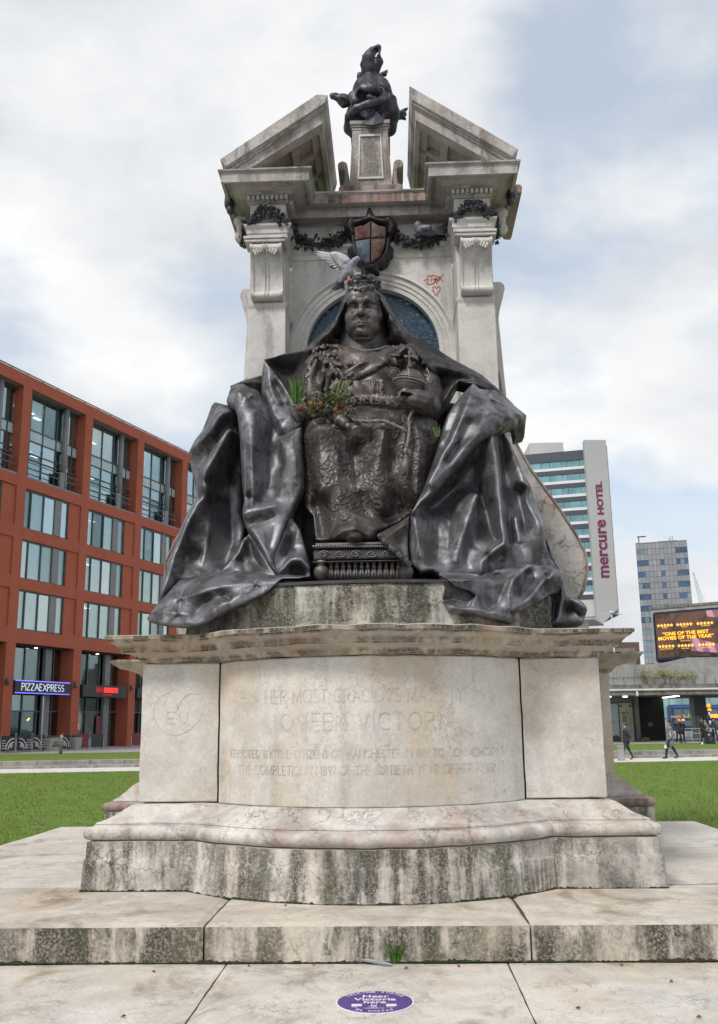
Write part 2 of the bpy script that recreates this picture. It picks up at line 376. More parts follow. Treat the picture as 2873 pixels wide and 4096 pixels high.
# ================================================================== the monument
mon = thing('monument', (0, 2, 0), 'pale weathered marble monument with bowed pedestal, arched back and broken pediment', 'monument')
def die_path(depth=2.9, n=25, sx=2.08, fy=.36, Rb=1.70, cy=1.376):
    xa = math.sqrt(Rb**2-(cy-fy)**2); a0 = math.asin(xa/Rb)
    arc = [(Rb*math.sin(a), cy-Rb*math.cos(a)) for a in np.linspace(-a0, a0, n)]
    return [(-sx, depth), (-sx, depth*.5), (-sx, fy), (-(sx+xa)/2, fy)]+arc+[((sx+xa)/2, fy), (sx, fy), (sx, depth*.5), (sx, depth)]
def arcpts(cx, cy, r, a0, a1, n): return [(cx+r*math.cos(R(a)), cy+r*math.sin(R(a))) for a in np.linspace(a0, a1, n)]
dp = die_path()
def moulding(name, path, prof, mat, parent, cap=False, deg=32, rough=.004):
    o = MB().sweep(path, prof, cap_top=cap).build(name, mat, parent)
    rough_up(o, rough, 2.2); return smooth_by_angle(o, deg)
def dense(path, step=.12):
    out = []
    for a, b in zip(path[:-1], path[1:]):
        n = max(1, int(math.hypot(b[0]-a[0], b[1]-a[1])/step)); out += [(a[0]+(b[0]-a[0])*k/n, a[1]+(b[1]-a[1])*k/n) for k in range(n)]
    return out+[path[-1]]
dpd = dense(dp)
moulding('plinth_base', dpd, [(.375, -.004), (.37, .02), (.365, .12), (.36, .245), (.352, .257), (.345, .27), (.345, .34), (.342, .395), (.30, .405), (.15, .41)], 'marble_base', mon)
moulding('torus_moulding', dpd, [(.20, .402), (.315, .406)]+[(.315+.052*math.cos(R(a)), .462+.054*math.sin(R(a))) for a in range(-80, 91, 17)]+[(.30, .520), (.296, .532), (.20, .537)], 'marble_ogee', mon)
moulding('ogee_moulding', dpd, [(.10, .530), (.288, .536), (.283, .548), (.255, .556), (.215, .570), (.17, .592), (.125, .622), (.085, .652), (.05, .672), (.0, .680), (-.06, .684)], 'marble_ogee', mon)
M['dark_strip'] = plain('dark_strip', (.022, .024, .012), .95, var=.5, scale=25)  # thin dark irregular strip along the foot of base and step
def foot_strip(path, z, r, parent, seed, off=(0, -1)):
    c = resample_xy(path, .018); rg_ = np.random.default_rng(seed); m_ = MB(); v_ = []; n_ = len(c)
    for i, (x, y) in enumerate(c):
        a = r*max(.12, .35+.35*math.sin(i*.11+seed)*math.sin(i*.037+seed*2)+.75*rg_.random()**2); v_ += [(x, y+.006, z+a*1.1), (x, y-a*.9-.002, z+.003), (x, y+.01, z-.002)]
    m_.add(v_, [q for i in range(n_-1) for q in ((i*3, i*3+3, i*3+4, i*3+1), (i*3+1, i*3+4, i*3+5, i*3+2))]); return m_.build('foot_strip', 'dark_strip', parent)
def resample_xy(path, step):
    out = []
    for a, b in zip(path[:-1], path[1:]):
        n_ = max(1, int(math.hypot(b[0]-a[0], b[1]-a[1])/step)); out += [(a[0]+(b[0]-a[0])*k/n_, a[1]+(b[1]-a[1])*k/n_) for k in range(n_)]
    return out+[path[-1]]
_arc = [(2.075*math.sin(a), 1.376-2.075*math.cos(a)) for a in np.linspace(-.835, .835, 40)]
foot_strip([(-2.455, -.015)]+_arc+[(2.455, -.015)], .0, .017, mon, 1); foot_strip([(-4.5, -1.378), (4.3, -1.378)], G, .020, mon, 2)
core = MB().sweep(dp, [(-.05, .40), (-.05, 2.15)]).build('core', 'joint', mon)
# die: two plain side panels and the bowed inscription panel, dark joints between them
xa = math.sqrt(1.70**2-(1.376-.36)**2); a0 = math.asin(xa/1.70)
for s in (-1, 1):
    pth = [(-2.08, 2.9), (-2.08, .36), (-xa-.012, .36)] if s < 0 else [(xa+.012, .36), (2.08, .36), (2.08, 2.9)]
    o = MB().sweep(dense(pth), [(-.10, .69), (-.012, .692), (0, .702)]+[(0, z) for z in np.linspace(.8, 1.86, 8)]+[(0, 1.905), (-.012, 1.918), (-.1, 1.92)]).build('side_panel', 'marble_die', mon)
    rough_up(o, .003); smooth_by_angle(o)
arcp = [(1.70*math.sin(a), 1.376-1.70*math.cos(a)) for a in np.linspace(-a0+.004, a0-.004, 60)]
o = MB().sweep(arcp, [(-.10, .675), (-.014, .677), (0, .69)]+[(0, z) for z in np.linspace(.8, 1.86, 8)]+[(0, 1.905), (-.014, 1.918), (-.1, 1.92)]).build('inscription_panel', 'marble_die', mon)
rough_up(o, .003); smooth_by_angle(o); insc_panel = o
moulding('cornice', dpd, [(-.05, 1.922), (.02, 1.924), (.028, 1.938), (.036, 1.945), (.04, 1.952), (.05, 1.968), (.075, 1.987), (.115, 2.0), (.155, 2.006), (.168, 2.008), (.17, 2.022), (.178, 2.03), (.19, 2.05), (.21, 2.07), (.235, 2.083), (.255, 2.095), (.265, 2.108), (.267, 2.115), (.282, 2.117), (.286, 2.150), (.275, 2.157), (.0, 2.162), (-.4, 2.164)], 'marble_cornice', mon, rough=.008)
top = [(x, y) for x, y in dp]
MB().prism([(x*.985, y+.03) for x, y in dp], 2.08, 2.158, 'z').build('pedestal_top', 'marble_cornice', mon)
# the wider body behind
wp = dense([(-2.79, 5.2), (-2.79, 3.2), (-1.9, 3.2), (1.9, 3.2), (2.79, 3.2), (2.79, 5.2)])
moulding('rear_base', wp, [(.34, 0), (.335, .40), (.20, .405)], 'marble_base', mon)
moulding('rear_torus', wp, [(.15, .402), (.31, .406)]+[(.315+.045*math.cos(R(a)), .455+.048*math.sin(R(a))) for a in range(-80, 91, 17)]+[(.29, .510), (.15, .514)], 'marble_red', mon)
moulding('rear_ogee', wp, [(.10, .510), (.27, .514), (.26, .53), (.21, .56), (.15, .615), (.09, .675), (.04, .71), (.0, .718), (0, .75)], 'marble_ogee', mon)
moulding('rear_die', wp, [(0, .72), (0, 1.93)], 'marble_die', mon)
moulding('rear_cornice', wp, [(0, 1.90), (.03, 1.92), (.04, 1.94), (.07, 1.97), (.13, 2.0), (.20, 2.02), (.25, 2.03), (.27, 2.05), (.31, 2.07), (.34, 2.1), (.36, 2.11), (.36, 2.13), (.1, 2.14), (-.5, 2.14)], 'marble_cornice', mon, rough=.008)
# curved block the bronze stands on
bp = [(2.55*math.sin(a), 2.38-2.55*math.cos(a)) for a in np.linspace(-.735, .735, 40)]
bp = dense([(-1.71, 2.2)]+bp+[(1.71, 2.2)], .08)
moulding('statue_block', bp, [(.012, 2.155), (.010, 2.17), (0, 2.20)]+[(0, z) for z in np.linspace(2.24, 2.52, 6)]+[(-.012, 2.552), (-.03, 2.558), (-.3, 2.558)], 'marble_block', mon, rough=.010)
MB().prism([(x*.99, y+.02) for x, y in bp], 2.40, 2.552, 'z').build('statue_block_top', 'marble_block', mon)

# ------------------------------------------------------------------ the tall back with pilasters, arch and pediment
X0 = .05; PF, WF = 1.85, 2.40; PI, PO = 1.00, 1.435; BK = 3.05
ent = [(X0-PO, BK), (X0-PO, PF), (X0-PI, PF), (X0-PI, WF), (X0+PI, WF), (X0+PI, PF), (X0+PO, PF), (X0+PO, BK)]
# pilaster shafts
for s in (-1, 1):
    a, b = sorted((X0+s*PI, X0+s*PO))
    o = MB().sweep([(a, WF+.3), (a, PF), (b, PF), (b, BK)], [(0, 2.1), (0, 4), (0, 5.2), (0, 6.13)]).build('pilaster', 'marble_stele', mon); bevel(o, .006, 1)
    o = MB().sweep([(a, WF+.3), (a, PF), (b, PF), (b, BK)], [(0, 6.10), (.012, 6.135), (.014, 6.165), (.0, 6.172), (-.02, 6.18)]).build('pilaster_band', 'marble_stele', mon)
    o = MB().sweep([(a, WF+.3), (a, PF), (b, PF), (b, BK)], [(-.01, 6.15), (-.01, 6.9)]).build('pilaster_neck', 'marble_stele', mon)
    # scrolled console
    pr = [(0, 6.185)]+[(-.06-.045*math.sin(R(t)), 6.232-.045*math.cos(R(t))) for t in range(0, 181, 20)]
    pr += [(-.052, 6.30), (-.056, 6.36), (-.07, 6.44), (-.10, 6.54), (-.145, 6.63), (-.19, 6.70)]+[(-.185-.055*math.cos(R(t)), 6.765+.055*math.sin(R(t))) for t in range(-20, 120, 20)]+[(-.15, 6.825), (0, 6.83)]
    o = MB().prism([(PF+y, z) for y, z in pr], a+.045, b-.035, 'x').build('console', 'marble_stele', mon); smooth_by_angle(o, 40); con = o
    ww = b-a
    for k, (u, du) in enumerate([(.10, .055), (.885, .055), (.44, .028), (.53, .028)]):
        pr2 = [(PF+y-.014, z) for y, z in pr[1:-2]]+[(PF+.0, 6.82), (PF+.0, 6.19)]
        smooth_by_angle(MB().prism(pr2, a+ww*u, a+ww*(u+du), 'x').build('console_rib', 'marble_stele', con), 40)
    for k in range(9):
        u = (k-4)/4.0; lm = MB()
        for q in range(2):
            zc = 6.775-.03*abs(u)*2-q*.022; lm.ball((a+ww*(.5+.30*u*(1-.15*q)), PF-.232+.006*q, zc), .015, 6, 4, (1.0, .5, 2.0))
        lm.build('acanthus_leaf', 'marble_stele', con, True)
    bevel(MB().box(a-.02, b+.02, PF-.24, PF+.02, 6.832, 6.866).build('console_cap', 'marble_stele', mon), .004, 1); bevel(MB().box(a-.03, b+.03, PF-.255, PF+.02, 6.868, 6.90).build('console_cap', 'marble_stele', mon), .004, 1)
# flank scrolls seen edge-on beside the pilasters
for s in (-1, 1):
    pts = [(1.40, 2.1), (1.76, 2.1), (1.70, 3.6), (1.60, 4.7), (1.555, 5.6), (1.53, 6.12), (1.545, 6.22), (1.60, 6.42), (1.625, 6.52), (1.605, 6.585), (1.55, 6.61), (1.50, 6.60), (1.40, 6.60)]
    poly = [(X0+s*x, z) for x, z in pts]
    o = MB().prism(poly if s > 0 else poly[::-1], 2.35, 2.95, 'y').build('flank_scroll', 'marble_stele', mon); bevel(o, .012, 2)
    poly2 = [(X0+s*(x-.03), z) for x, z in pts[1:9]]+[(X0+s*(x-.07), z) for x, z in pts[8:0:-1]]
    o = MB().prism(poly2 if s < 0 else poly2[::-1], 2.335, 2.36, 'y').build('scroll_bead', 'marble_stele', mon)
# wall with the arched niche
ZC, RI, RO = 5.77, .81, 1.02
arc = [(X0+RI*math.cos(R(t)), ZC+RI*math.sin(R(t))) for t in np.linspace(0, 180, 37)]
outl = []
for t in np.linspace(0, 180, 37):
    c, s = math.cos(R(t)), math.sin(R(t)); k = min((PI)/max(abs(c), 1e-6), (6.95-ZC)/max(s, 1e-6)); outl.append((X0+k*c, ZC+k*s))
v = [(x, WF, z) for x, z in arc]+[(x, WF, z) for x, z in outl]; f = [(i, i+1, 38+i, 37+i) for i in range(36)]
nb = len(v); v += [(X0+RI, WF, 2.1), (X0+PI, WF, 2.1), (X0-RI, WF, 2.1), (X0-PI, WF, 2.1)]; f += [(0, 37, nb+1, nb), (36, nb+2, nb+3, 73)]
nb = len(v); v += [(x, WF+.16, z) for x, z in arc]; f += [(i, nb+i, nb+i+1, i+1) for i in range(36)]
obj('niche_wall', v, f, 'marble_stele', mon); clean(bpy.data.objects['niche_wall'])
prof = [(RO+.004, 0), (RO, -.055), (RO-.03, -.068), (RO-.045, -.05), (RO-.05, -.036), (RO-.10, -.036), (RO-.104, -.022), (RO-.15, -.022), (RO-.154, -.008), (RI, -.008), (RI-.004, .06)]
v = []; f = []; ths = list(np.linspace(0, 180, 61)); K = len(prof)
rows = [(1, 0, -1.6)]+[(math.cos(R(t)), math.sin(R(t)), 0) for t in ths]+[(-1, 0, -1.6)]
for c, s, dz in rows: v += [(X0+r*c, WF+dy, ZC+r*s+dz) for r, dy in prof]
for i in range(len(rows)-1): f += [(i*K+q, i*K+q+1, (i+1)*K+q+1, (i+1)*K+q) for q in range(K-1)]
smooth_by_angle(obj('archivolt', v, f, 'marble_stele', mon), 30)
m, t = new_mat('mosaic')
x_, y_, z_ = t.sep(t.pos)[:3]
row = t.math('FLOOR', t.math('MULTIPLY', z_, 40)); xo = t.math('ADD', t.math('MULTIPLY', x_, 34), t.math('MULTIPLY', t.math('MODULO', row, 2), .5))
cell = t.comb(t.math('FLOOR', xo), row, 0); wn = t.new('ShaderNodeTexWhiteNoise'); t.put(wn.inputs['Vector'], cell)
fx = t.math('FRACT', xo); fz = t.math('FRACT', t.math('MULTIPLY', z_, 40))
gap = t.math('MAXIMUM', t.math('GREATER_THAN', t.math('ABSOLUTE', t.math('SUBTRACT', fx, .5)), .44), t.math('GREATER_THAN', t.math('ABSOLUTE', t.math('SUBTRACT', fz, .5)), .42))
cc = t.ramp(wn.outputs[0], [(0, (.008, .03, .06)), (.5, (.013, .05, .095)), (.8, (.02, .085, .15)), (.97, (.035, .13, .20)), (.994, (.22, .32, .38))])
setb(t, t.mix(gap, cc, (.012, .022, .03)), t.math('ADD', .18, t.math('MULTIPLY', wn.outputs[0], .3)), 0, t.bump(t.math('SUBTRACT', wn.outputs[0], gap), .5, .01)); M['mosaic'] = m
lun = [(X0+(RI+.02)*math.cos(R(t)), ZC+(RI+.02)*math.sin(R(t))) for t in np.linspace(0, 180, 37)]
MB().prism([(X0+RI+.02, 3.8)]+lun+[(X0-RI-.02, 3.8)], WF+.10, WF+.2, 'y').build('mosaic_lunette', 'mosaic', mon)
# entablature (one moulding that breaks forward over the pilasters)
moulding('architrave', dense(ent, .3), [(-.02, 6.895), (.0, 6.90), (.004, 6.972), (.016, 6.976), (.018, 7.048), (.03, 7.052), (.032, 7.112), (.04, 7.118), (.06, 7.135), (.066, 7.158), (.05, 7.166), (-.02, 7.17)], 'marble_stele', mon, deg=20, rough=.002)
moulding('frieze', dense(ent, .3), [(-.005, 7.165), (-.005, 7.445)], 'marble_stele', mon, rough=.001)
entab = moulding('entablature', dense(ent, .3), [(-.01, 7.435), (.012, 7.44), (.022, 7.452), (.03, 7.462), (.035, 7.47), (.035, 7.525), (.085, 7.53), (.092, 7.545), (.10, 7.552), (.13, 7.556), (.18, 7.572), (.22, 7.598), (.238, 7.616), (.262, 7.618), (.264, 7.568), (.30, 7.568), (.303, 7.688), (.315, 7.692), (.318, 7.70), (.333, 7.704), (.336, 7.722), (.325, 7.728), (-.1, 7.735)], 'marble_top', mon, deg=24, rough=.003)
MB().box(X0-1.42, X0+1.42, 2.2, BK, 7.45, 7.72).build('entablature_core', 'marble_top', mon)
dm = MB().box(-.018, .018, -.045, .0, 7.474, 7.524).build('dentil', 'marble_stele', entab); dmesh = dm.data; first = True
def dent(x, y, rz=0):
    global first
    o = dm if first else dm.copy()
    if not first: COL.objects.link(o)
    first = False; o.matrix_basis = Matrix.Translation((x, y, 0)) @ Matrix.Rotation(rz, 4, 'Z')
for s in (-1, 1):
    for k in range(9): dent(X0+s*(PI-.035+(PO-PI+.07)*(k+.5)/9), PF-.034)
    for k in range(7): dent(X0+s*(PI-.034), PF+.08+k*.062, s*R(90)*-1)
for k in range(33): dent(X0-PI+.07+(2*PI-.14)*(k+.5)/33, WF-.034)
o = MB().box(X0-.695, X0+.695, WF-.312, WF-.25, 7.572, 7.70).build('stained_corona', 'marble_red', mon); bevel(o, .004, 1)
# broken pediment: raking slabs with coffered undersides
for s in (-1, 1):
    def q(x, z, s=s): return (X0+s*x, z)
    def pr(name, pts, y0, y1, mat='marble_top', par=mon):
        pts = [q(*p) for p in pts]
        return MB().prism(pts if s > 0 else pts[::-1], y0, y1, 'y').build(name, mat, par)
    apex = [(.50, 8.735)] if s > 0 else [(.60, 8.665), (.47, 8.655)]
    pb = .53 if s > 0 else .50
    sl = pr('raking_cornice', [(1.675, 7.742), (1.745, 7.85)]+apex+[(pb, 8.54)], 1.50, 3.40); rough_up(sl, .004); bevel(sl, .008, 1)
    bevel(pr('raking_moulding', [(1.655, 7.742), (1.69, 7.77), (pb+.015, 8.575), (pb+.015, 8.50)], 1.53, 3.37), .006, 1)
    bevel(pr('raking_moulding', [(1.60, 7.742), (1.655, 7.742), (pb+.02, 8.53), (pb+.02, 8.485)], 1.555, 3.35), .006, 1)
    pr('raking_fascia', [(1.44, 7.74), (1.60, 7.738), (pb+.03, 8.487), (pb+.04, 8.33)], 1.58, 1.74)
    pr('raking_fascia', [(1.44, 7.74), (1.60, 7.738), (pb+.03, 8.487), (pb+.04, 8.33)], 3.18, 3.34)
    # inner end board and soffit
    bevel(pr('end_board', [(pb+.035, 8.34), (pb+.035, 8.49), (pb+.095, 8.45), (pb+.095, 8.30)], 1.742, 3.178), .006, 1)
    so_ = pr('coffer_soffit', [(1.59, 7.80), (1.60, 7.82), (pb+.09, 8.52), (pb+.09, 8.42)], 1.742, 3.178)
    ux, uz = (pb+.09-1.5), (8.35-7.735); L = math.hypot(ux, uz)
    def rib(u0, u1, y0, y1, th=.07):
        a = (1.5+ux*u0, 7.735+uz*u0); b = (1.5+ux*u1, 7.735+uz*u1); n = (-uz/L*-1*th, ux/L*-1*th)
        pr('coffer_rib', [a, (a[0]+n[0], a[1]+n[1]), (b[0]+n[0], b[1]+n[1]), b], y0, y1, 'marble_top', so_)
    for u in (.28, .62): rib(u, u+.09, 1.742, 3.178)
    for yy in (2.15, 2.62): rib(.02, .99, yy, yy+.09, .065)
    rib(.90, .99, 1.742, 3.178, .068)
# side eave blocks and bronze masks on the flanks
for s in (-1, 1):
    a, b = sorted((X0+s*1.74, X0+s*(1.87 if s > 0 else 1.80)))
    o = MB().box(a, b, 2.15, 3.3, 7.66, 7.80).build('flank_eave', 'marble_red', mon); bevel(o, .02, 2); rough_up(o, .01, 6)
    mb = MB(); mb.ball((X0+s*1.72, 2.06, 7.60), .085, 14, 10, (.75, 1.2, 1.25)); mb.ball((X0+s*1.70, 2.02, 7.48), .06, 12, 8, (.8, 1.1, .9)); mb.build('flank_mask', 'bronze_horse', mon, True)
    for k, (z, r) in enumerate([(7.25, .08), (7.36, .06), (7.46, .09)]): MB().lathe(X0+s*1.60, 2.25, [(r*.6, z-.08), (r, z-.03), (r, z+.02), (r*.6, z+.06)], 14).build('flank_baluster', 'marble_stele', mon, True)
# pedestal for the horse
PX = .06
o = MB().box(PX-.40, PX+.40, 2.22, 3.1, 7.70, 7.90).build('pedestal_course', 'marble_red', mon); rough_up(bevel(o, .02, 2), .008, 5)
pm = MB()
def taper(mb, h0, y0, z0, h1, y1, z1, yb=3.1):
    mb.add([(PX-h0, y0, z0), (PX+h0, y0, z0), (PX+h0, yb, z0), (PX-h0, yb, z0), (PX-h1, y1, z1), (PX+h1, y1, z1), (PX+h1, yb-.05, z1), (PX-h1, yb-.05, z1)], [(0, 3, 2, 1), (4, 5, 6, 7), (0, 1, 5, 4), (1, 2, 6, 5), (2, 3, 7, 6), (3, 0, 4, 7)]); return mb
o = taper(pm, .275, 2.36, 7.89, .222, 2.44, 8.86).build('horse_pedestal', 'marble_top', mon)
for h, d_, z0, z1 in [(.232, .012, 8.80, 8.835), (.244, .024, 8.84, 8.87), (.258, .04, 8.87, 8.925)]: bevel(taper(MB(), h, 2.44-d_, z0, h, 2.44-d_, z1, 3.1+d_).build('pedestal_cap', 'marble_top', mon), .005, 1)
bevel(taper(MB(), .30, 2.32, 7.885, .285, 2.335, 7.965, 3.14).build('pedestal_foot', 'marble_top', mon), .01, 1)
def on_face(u, z): k = (z-7.89)/.97; return (PX+u*(.275-.053*k), 2.36+.08*k-.004, z)
for (u0, u1, z0, z1) in [(-.62, .62, 8.06, 8.09), (-.62, .62, 8.70, 8.73), (-.62, -.54, 8.09, 8.70), (.54, .62, 8.09, 8.70)]:
    c8 = [on_face(u0, z0), on_face(u1, z0), on_face(u1, z1), on_face(u0, z1)]; v = [(x, y-.012, z) for x, y, z in c8]+[(x, y+.02, z) for x, y, z in c8]
    obj('panel_fillet', v, [(0, 1, 2, 3), (0, 4, 5, 1), (1, 5, 6, 2), (2, 6, 7, 3), (3, 7, 4, 0)], 'marble_stele', mon)
for s in (-1, 1):
    out = [(.27, 7.90), (.40, 7.90), (.385, 7.96), (.35, 8.02), (.335, 8.10), (.335, 8.22)]+[(.355+.062*math.cos(R(a)), 8.285+.062*math.sin(R(a))) for a in range(-70, 200, 25)]+[(.285, 8.22), (.27, 8.10)]
    out = [(PX+s*x, z) for x, z in out]
    o = MB().prism(out if s > 0 else out[::-1], 2.40, 2.85, 'y').build('volute', 'marble_top', mon); bevel(o, .006, 1)
# stone wings sweeping down beside the bronze
for s in (-1, 1):
    wpts = [(1.30, 5.6), (1.48, 5.3), (1.52, 4.9), (1.60, 4.53), (1.80, 4.12), (2.07, 3.70), (2.25, 3.38), (2.345, 3.15), (2.355, 2.95), (2.30, 2.75), (2.20, 2.60), (2.20, 2.15), (1.30, 2.15)]
    fine_ = []
    for i in range(len(wpts)):
        fine_.append((X0*.7+s*wpts[i][0], wpts[i][1]))
    o = MB().prism(fine_[::-1] if s > 0 else fine_, 2.0, 2.42, 'y').build('stone_wing', 'marble_wing', mon); bevel(o, .03, 3); smooth_by_angle(o, 40); rough_up(o, .006)
    rim = [fine_[i] for i in range(1, 11)]; rm = MB().tube([(x-s*.012, 1.995, z) for x, z in rim], .014, 6).build('wing_rim', 'marble_red', mon, True)
# ================================================================== sculpting tools
class Field:
    """signed distance grid that shapes are blended into; meshed with surface nets"""
    def __init__(s, lo, hi, h):
        s.lo = np.array(lo, float); s.h = h; s.n = np.ceil((np.array(hi)-s.lo)/h).astype(int)+1; s.F = np.full(s.n, 1.0, np.float32)
        s.ax = [s.lo[i]+h*np.arange(s.n[i]) for i in range(3)]
    def sub(s, a, b):
        i0 = np.clip(np.floor((np.array(a)-s.lo)/s.h).astype(int), 0, s.n); i1 = np.clip(np.ceil((np.array(b)-s.lo)/s.h).astype(int)+1, 0, s.n)
        sl = tuple(slice(p, q) for p, q in zip(i0, i1))
        if any(q <= p for p, q in zip(i0, i1)): return None, None
        return sl, np.meshgrid(*[s.ax[i][sl[i]] for i in range(3)], indexing='ij')
    def comb(s, sl, d, k, cut):
        a = s.F[sl]
        if cut:
            hh = np.maximum(k-np.abs(a+d), 0)/max(k, 1e-6); s.F[sl] = np.maximum(a, -d)+hh*hh*k*.25
        else:
            hh = np.maximum(k-np.abs(a-d), 0)/max(k, 1e-6); s.F[sl] = np.minimum(a, d)-hh*hh*k*.25
        return s
    def ell(s, c, r, k=.03, cut=False, rot=None):
        c = np.array(c, float); r = np.array([r]*3 if isinstance(r, (int, float)) else r, float); m = max(r)+k+3*s.h
        sl, g = s.sub(c-m, c+m)
        if sl is None: return s
        p = [g[i]-c[i] for i in range(3)]
        if rot is not None:
            Mx = np.array(rot).T; p = [Mx[i, 0]*p[0]+Mx[i, 1]*p[1]+Mx[i, 2]*p[2] for i in range(3)]
        q = np.sqrt(sum((p[i]/r[i])**2 for i in range(3))); q2 = np.sqrt(sum((p[i]/r[i]**2)**2 for i in range(3)))+1e-9
        return s.comb(sl, q*(q-1)/q2, k, cut)
    def cap(s, pts, rad, k=.03, cut=False):
        pts = [np.array(p, float) for p in pts]; rad = [rad]*len(pts) if isinstance(rad, (int, float)) else rad
        for a, b, ra, rb in zip(pts[:-1], pts[1:], rad[:-1], rad[1:]):
            m = max(ra, rb)+k+3*s.h; sl, g = s.sub(np.minimum(a, b)-m, np.maximum(a, b)+m)
            if sl is None: continue
            ba = b-a; L2 = ba@ba+1e-12; p = [g[i]-a[i] for i in range(3)]
            t = np.clip((p[0]*ba[0]+p[1]*ba[1]+p[2]*ba[2])/L2, 0, 1)
            d = np.sqrt(sum((p[i]-t*ba[i])**2 for i in range(3)))-(ra+(rb-ra)*t); s.comb(sl, d, k, cut)
        return s
    def box(s, c, hsz, r=.01, k=.02, cut=False):
        c = np.array(c, float); hsz = np.array(hsz, float); m = hsz+k+3*s.h+r; sl, g = s.sub(c-m, c+m)
        if sl is None: return s
        q = [np.abs(g[i]-c[i])-hsz[i]+r for i in range(3)]
        d = np.sqrt(sum(np.maximum(x, 0)**2 for x in q))+np.minimum(np.maximum(np.maximum(q[0], q[1]), q[2]), 0)-r
        return s.comb(sl, d, k, cut)
    def wobble(s, amp, freq, seed=0):
        g = np.meshgrid(*s.ax, indexing='ij'); a, b, c = [x*freq+seed for x in g]
        s.F += (amp*(np.sin(a*1.7+np.sin(b*1.3))*np.sin(c*1.9+np.sin(a*.9))+.5*np.sin(b*3.1+c*2.3)*np.sin(a*3.7))).astype(np.float32); return s
    def mesh(s):
        F = s.F; ins = F < 0; nx, ny, nz = s.n
        cs = [(i, j, k) for i in (0, 1) for j in (0, 1) for k in (0, 1)]
        cnt = sum(ins[i:nx-1+i, j:ny-1+j, k:nz-1+k].astype(np.int8) for i, j, k in cs)
        act = np.argwhere((cnt > 0) & (cnt < 8)); ids = np.full((nx-1, ny-1, nz-1), -1, np.int64); ids[tuple(act.T)] = np.arange(len(act))
        cv = {c: F[act[:, 0]+c[0], act[:, 1]+c[1], act[:, 2]+c[2]] for c in cs}
        acc = np.zeros((len(act), 3)); num = np.zeros(len(act))
        for c in cs:
            for ax in range(3):
                if c[ax]: continue
                e = list(c); e[ax] = 1; e = tuple(e); a, b = cv[c], cv[e]; x = (a < 0) != (b < 0); t = np.where(x, a/np.where(x, a-b, 1), 0)
                p = np.tile(np.array(c, float), (len(act), 1)); p[:, ax] += t; acc += p*x[:, None]; num += x
        v = s.lo+s.h*(act+acc/num[:, None]); faces = []
        for ax in range(3):
            o = [1, 1, 1]; o[ax] = 0
            sl0 = [slice(1, n-1) for n in s.n]; sl0[ax] = slice(0, s.n[ax]-1); sl1 = list(sl0); sl1[ax] = slice(1, s.n[ax])
            A = ins[tuple(sl0)]; B = ins[tuple(sl1)]; e = np.argwhere(A != B)
            if not len(e): continue
            flip = A[tuple(e.T)]; p = e.copy()
            for i in range(3):
                if i != ax: p[:, i] += 1
            u, w_ = [(1, 2), (2, 0), (0, 1)][ax]
            def cid(du, dw):
                q = p.copy(); q[:, u] -= du; q[:, w_] -= dw; return ids[tuple(q.T)]
            qd = np.stack([cid(1, 1), cid(0, 1), cid(0, 0), cid(1, 0)], 1); qd[~flip] = qd[~flip][:, ::-1]; faces.append(qd)
        return v, np.concatenate(faces)
    def build(s, name, mat, parent=None, relax=1):
        v, f = s.mesh()
        return fast_obj(name, v, f, mat, parent, relax)
def fast_obj(name, v, f, mat, parent=None, relax=0):
    v = np.asarray(v, float); f = np.asarray(f)
    for _ in range(relax):
        acc = np.zeros_like(v); n = np.zeros(len(v)); k = f.shape[1]
        for i in range(k):
            a, b = f[:, i], f[:, (i+1) % k]; np.add.at(acc, a, v[b]); np.add.at(acc, b, v[a]); np.add.at(n, a, 1); np.add.at(n, b, 1)
        v = v*.5+.5*acc/np.maximum(n, 1)[:, None]
    me = bpy.data.meshes.new(name); me.vertices.add(len(v)); me.vertices.foreach_set('co', v.astype(np.float32).ravel())
    k = f.shape[1]; me.loops.add(f.size); me.loops.foreach_set('vertex_index', f.astype(np.int32).ravel()); me.polygons.add(len(f))
    me.polygons.foreach_set('loop_start', np.arange(0, f.size, k, dtype=np.int32)); me.polygons.foreach_set('use_smooth', np.ones(len(f), bool))
    me.update(calc_edges=True); me.validate(); me.materials.append(M[mat] if isinstance(mat, str) else mat)
    return link(name, me, parent)

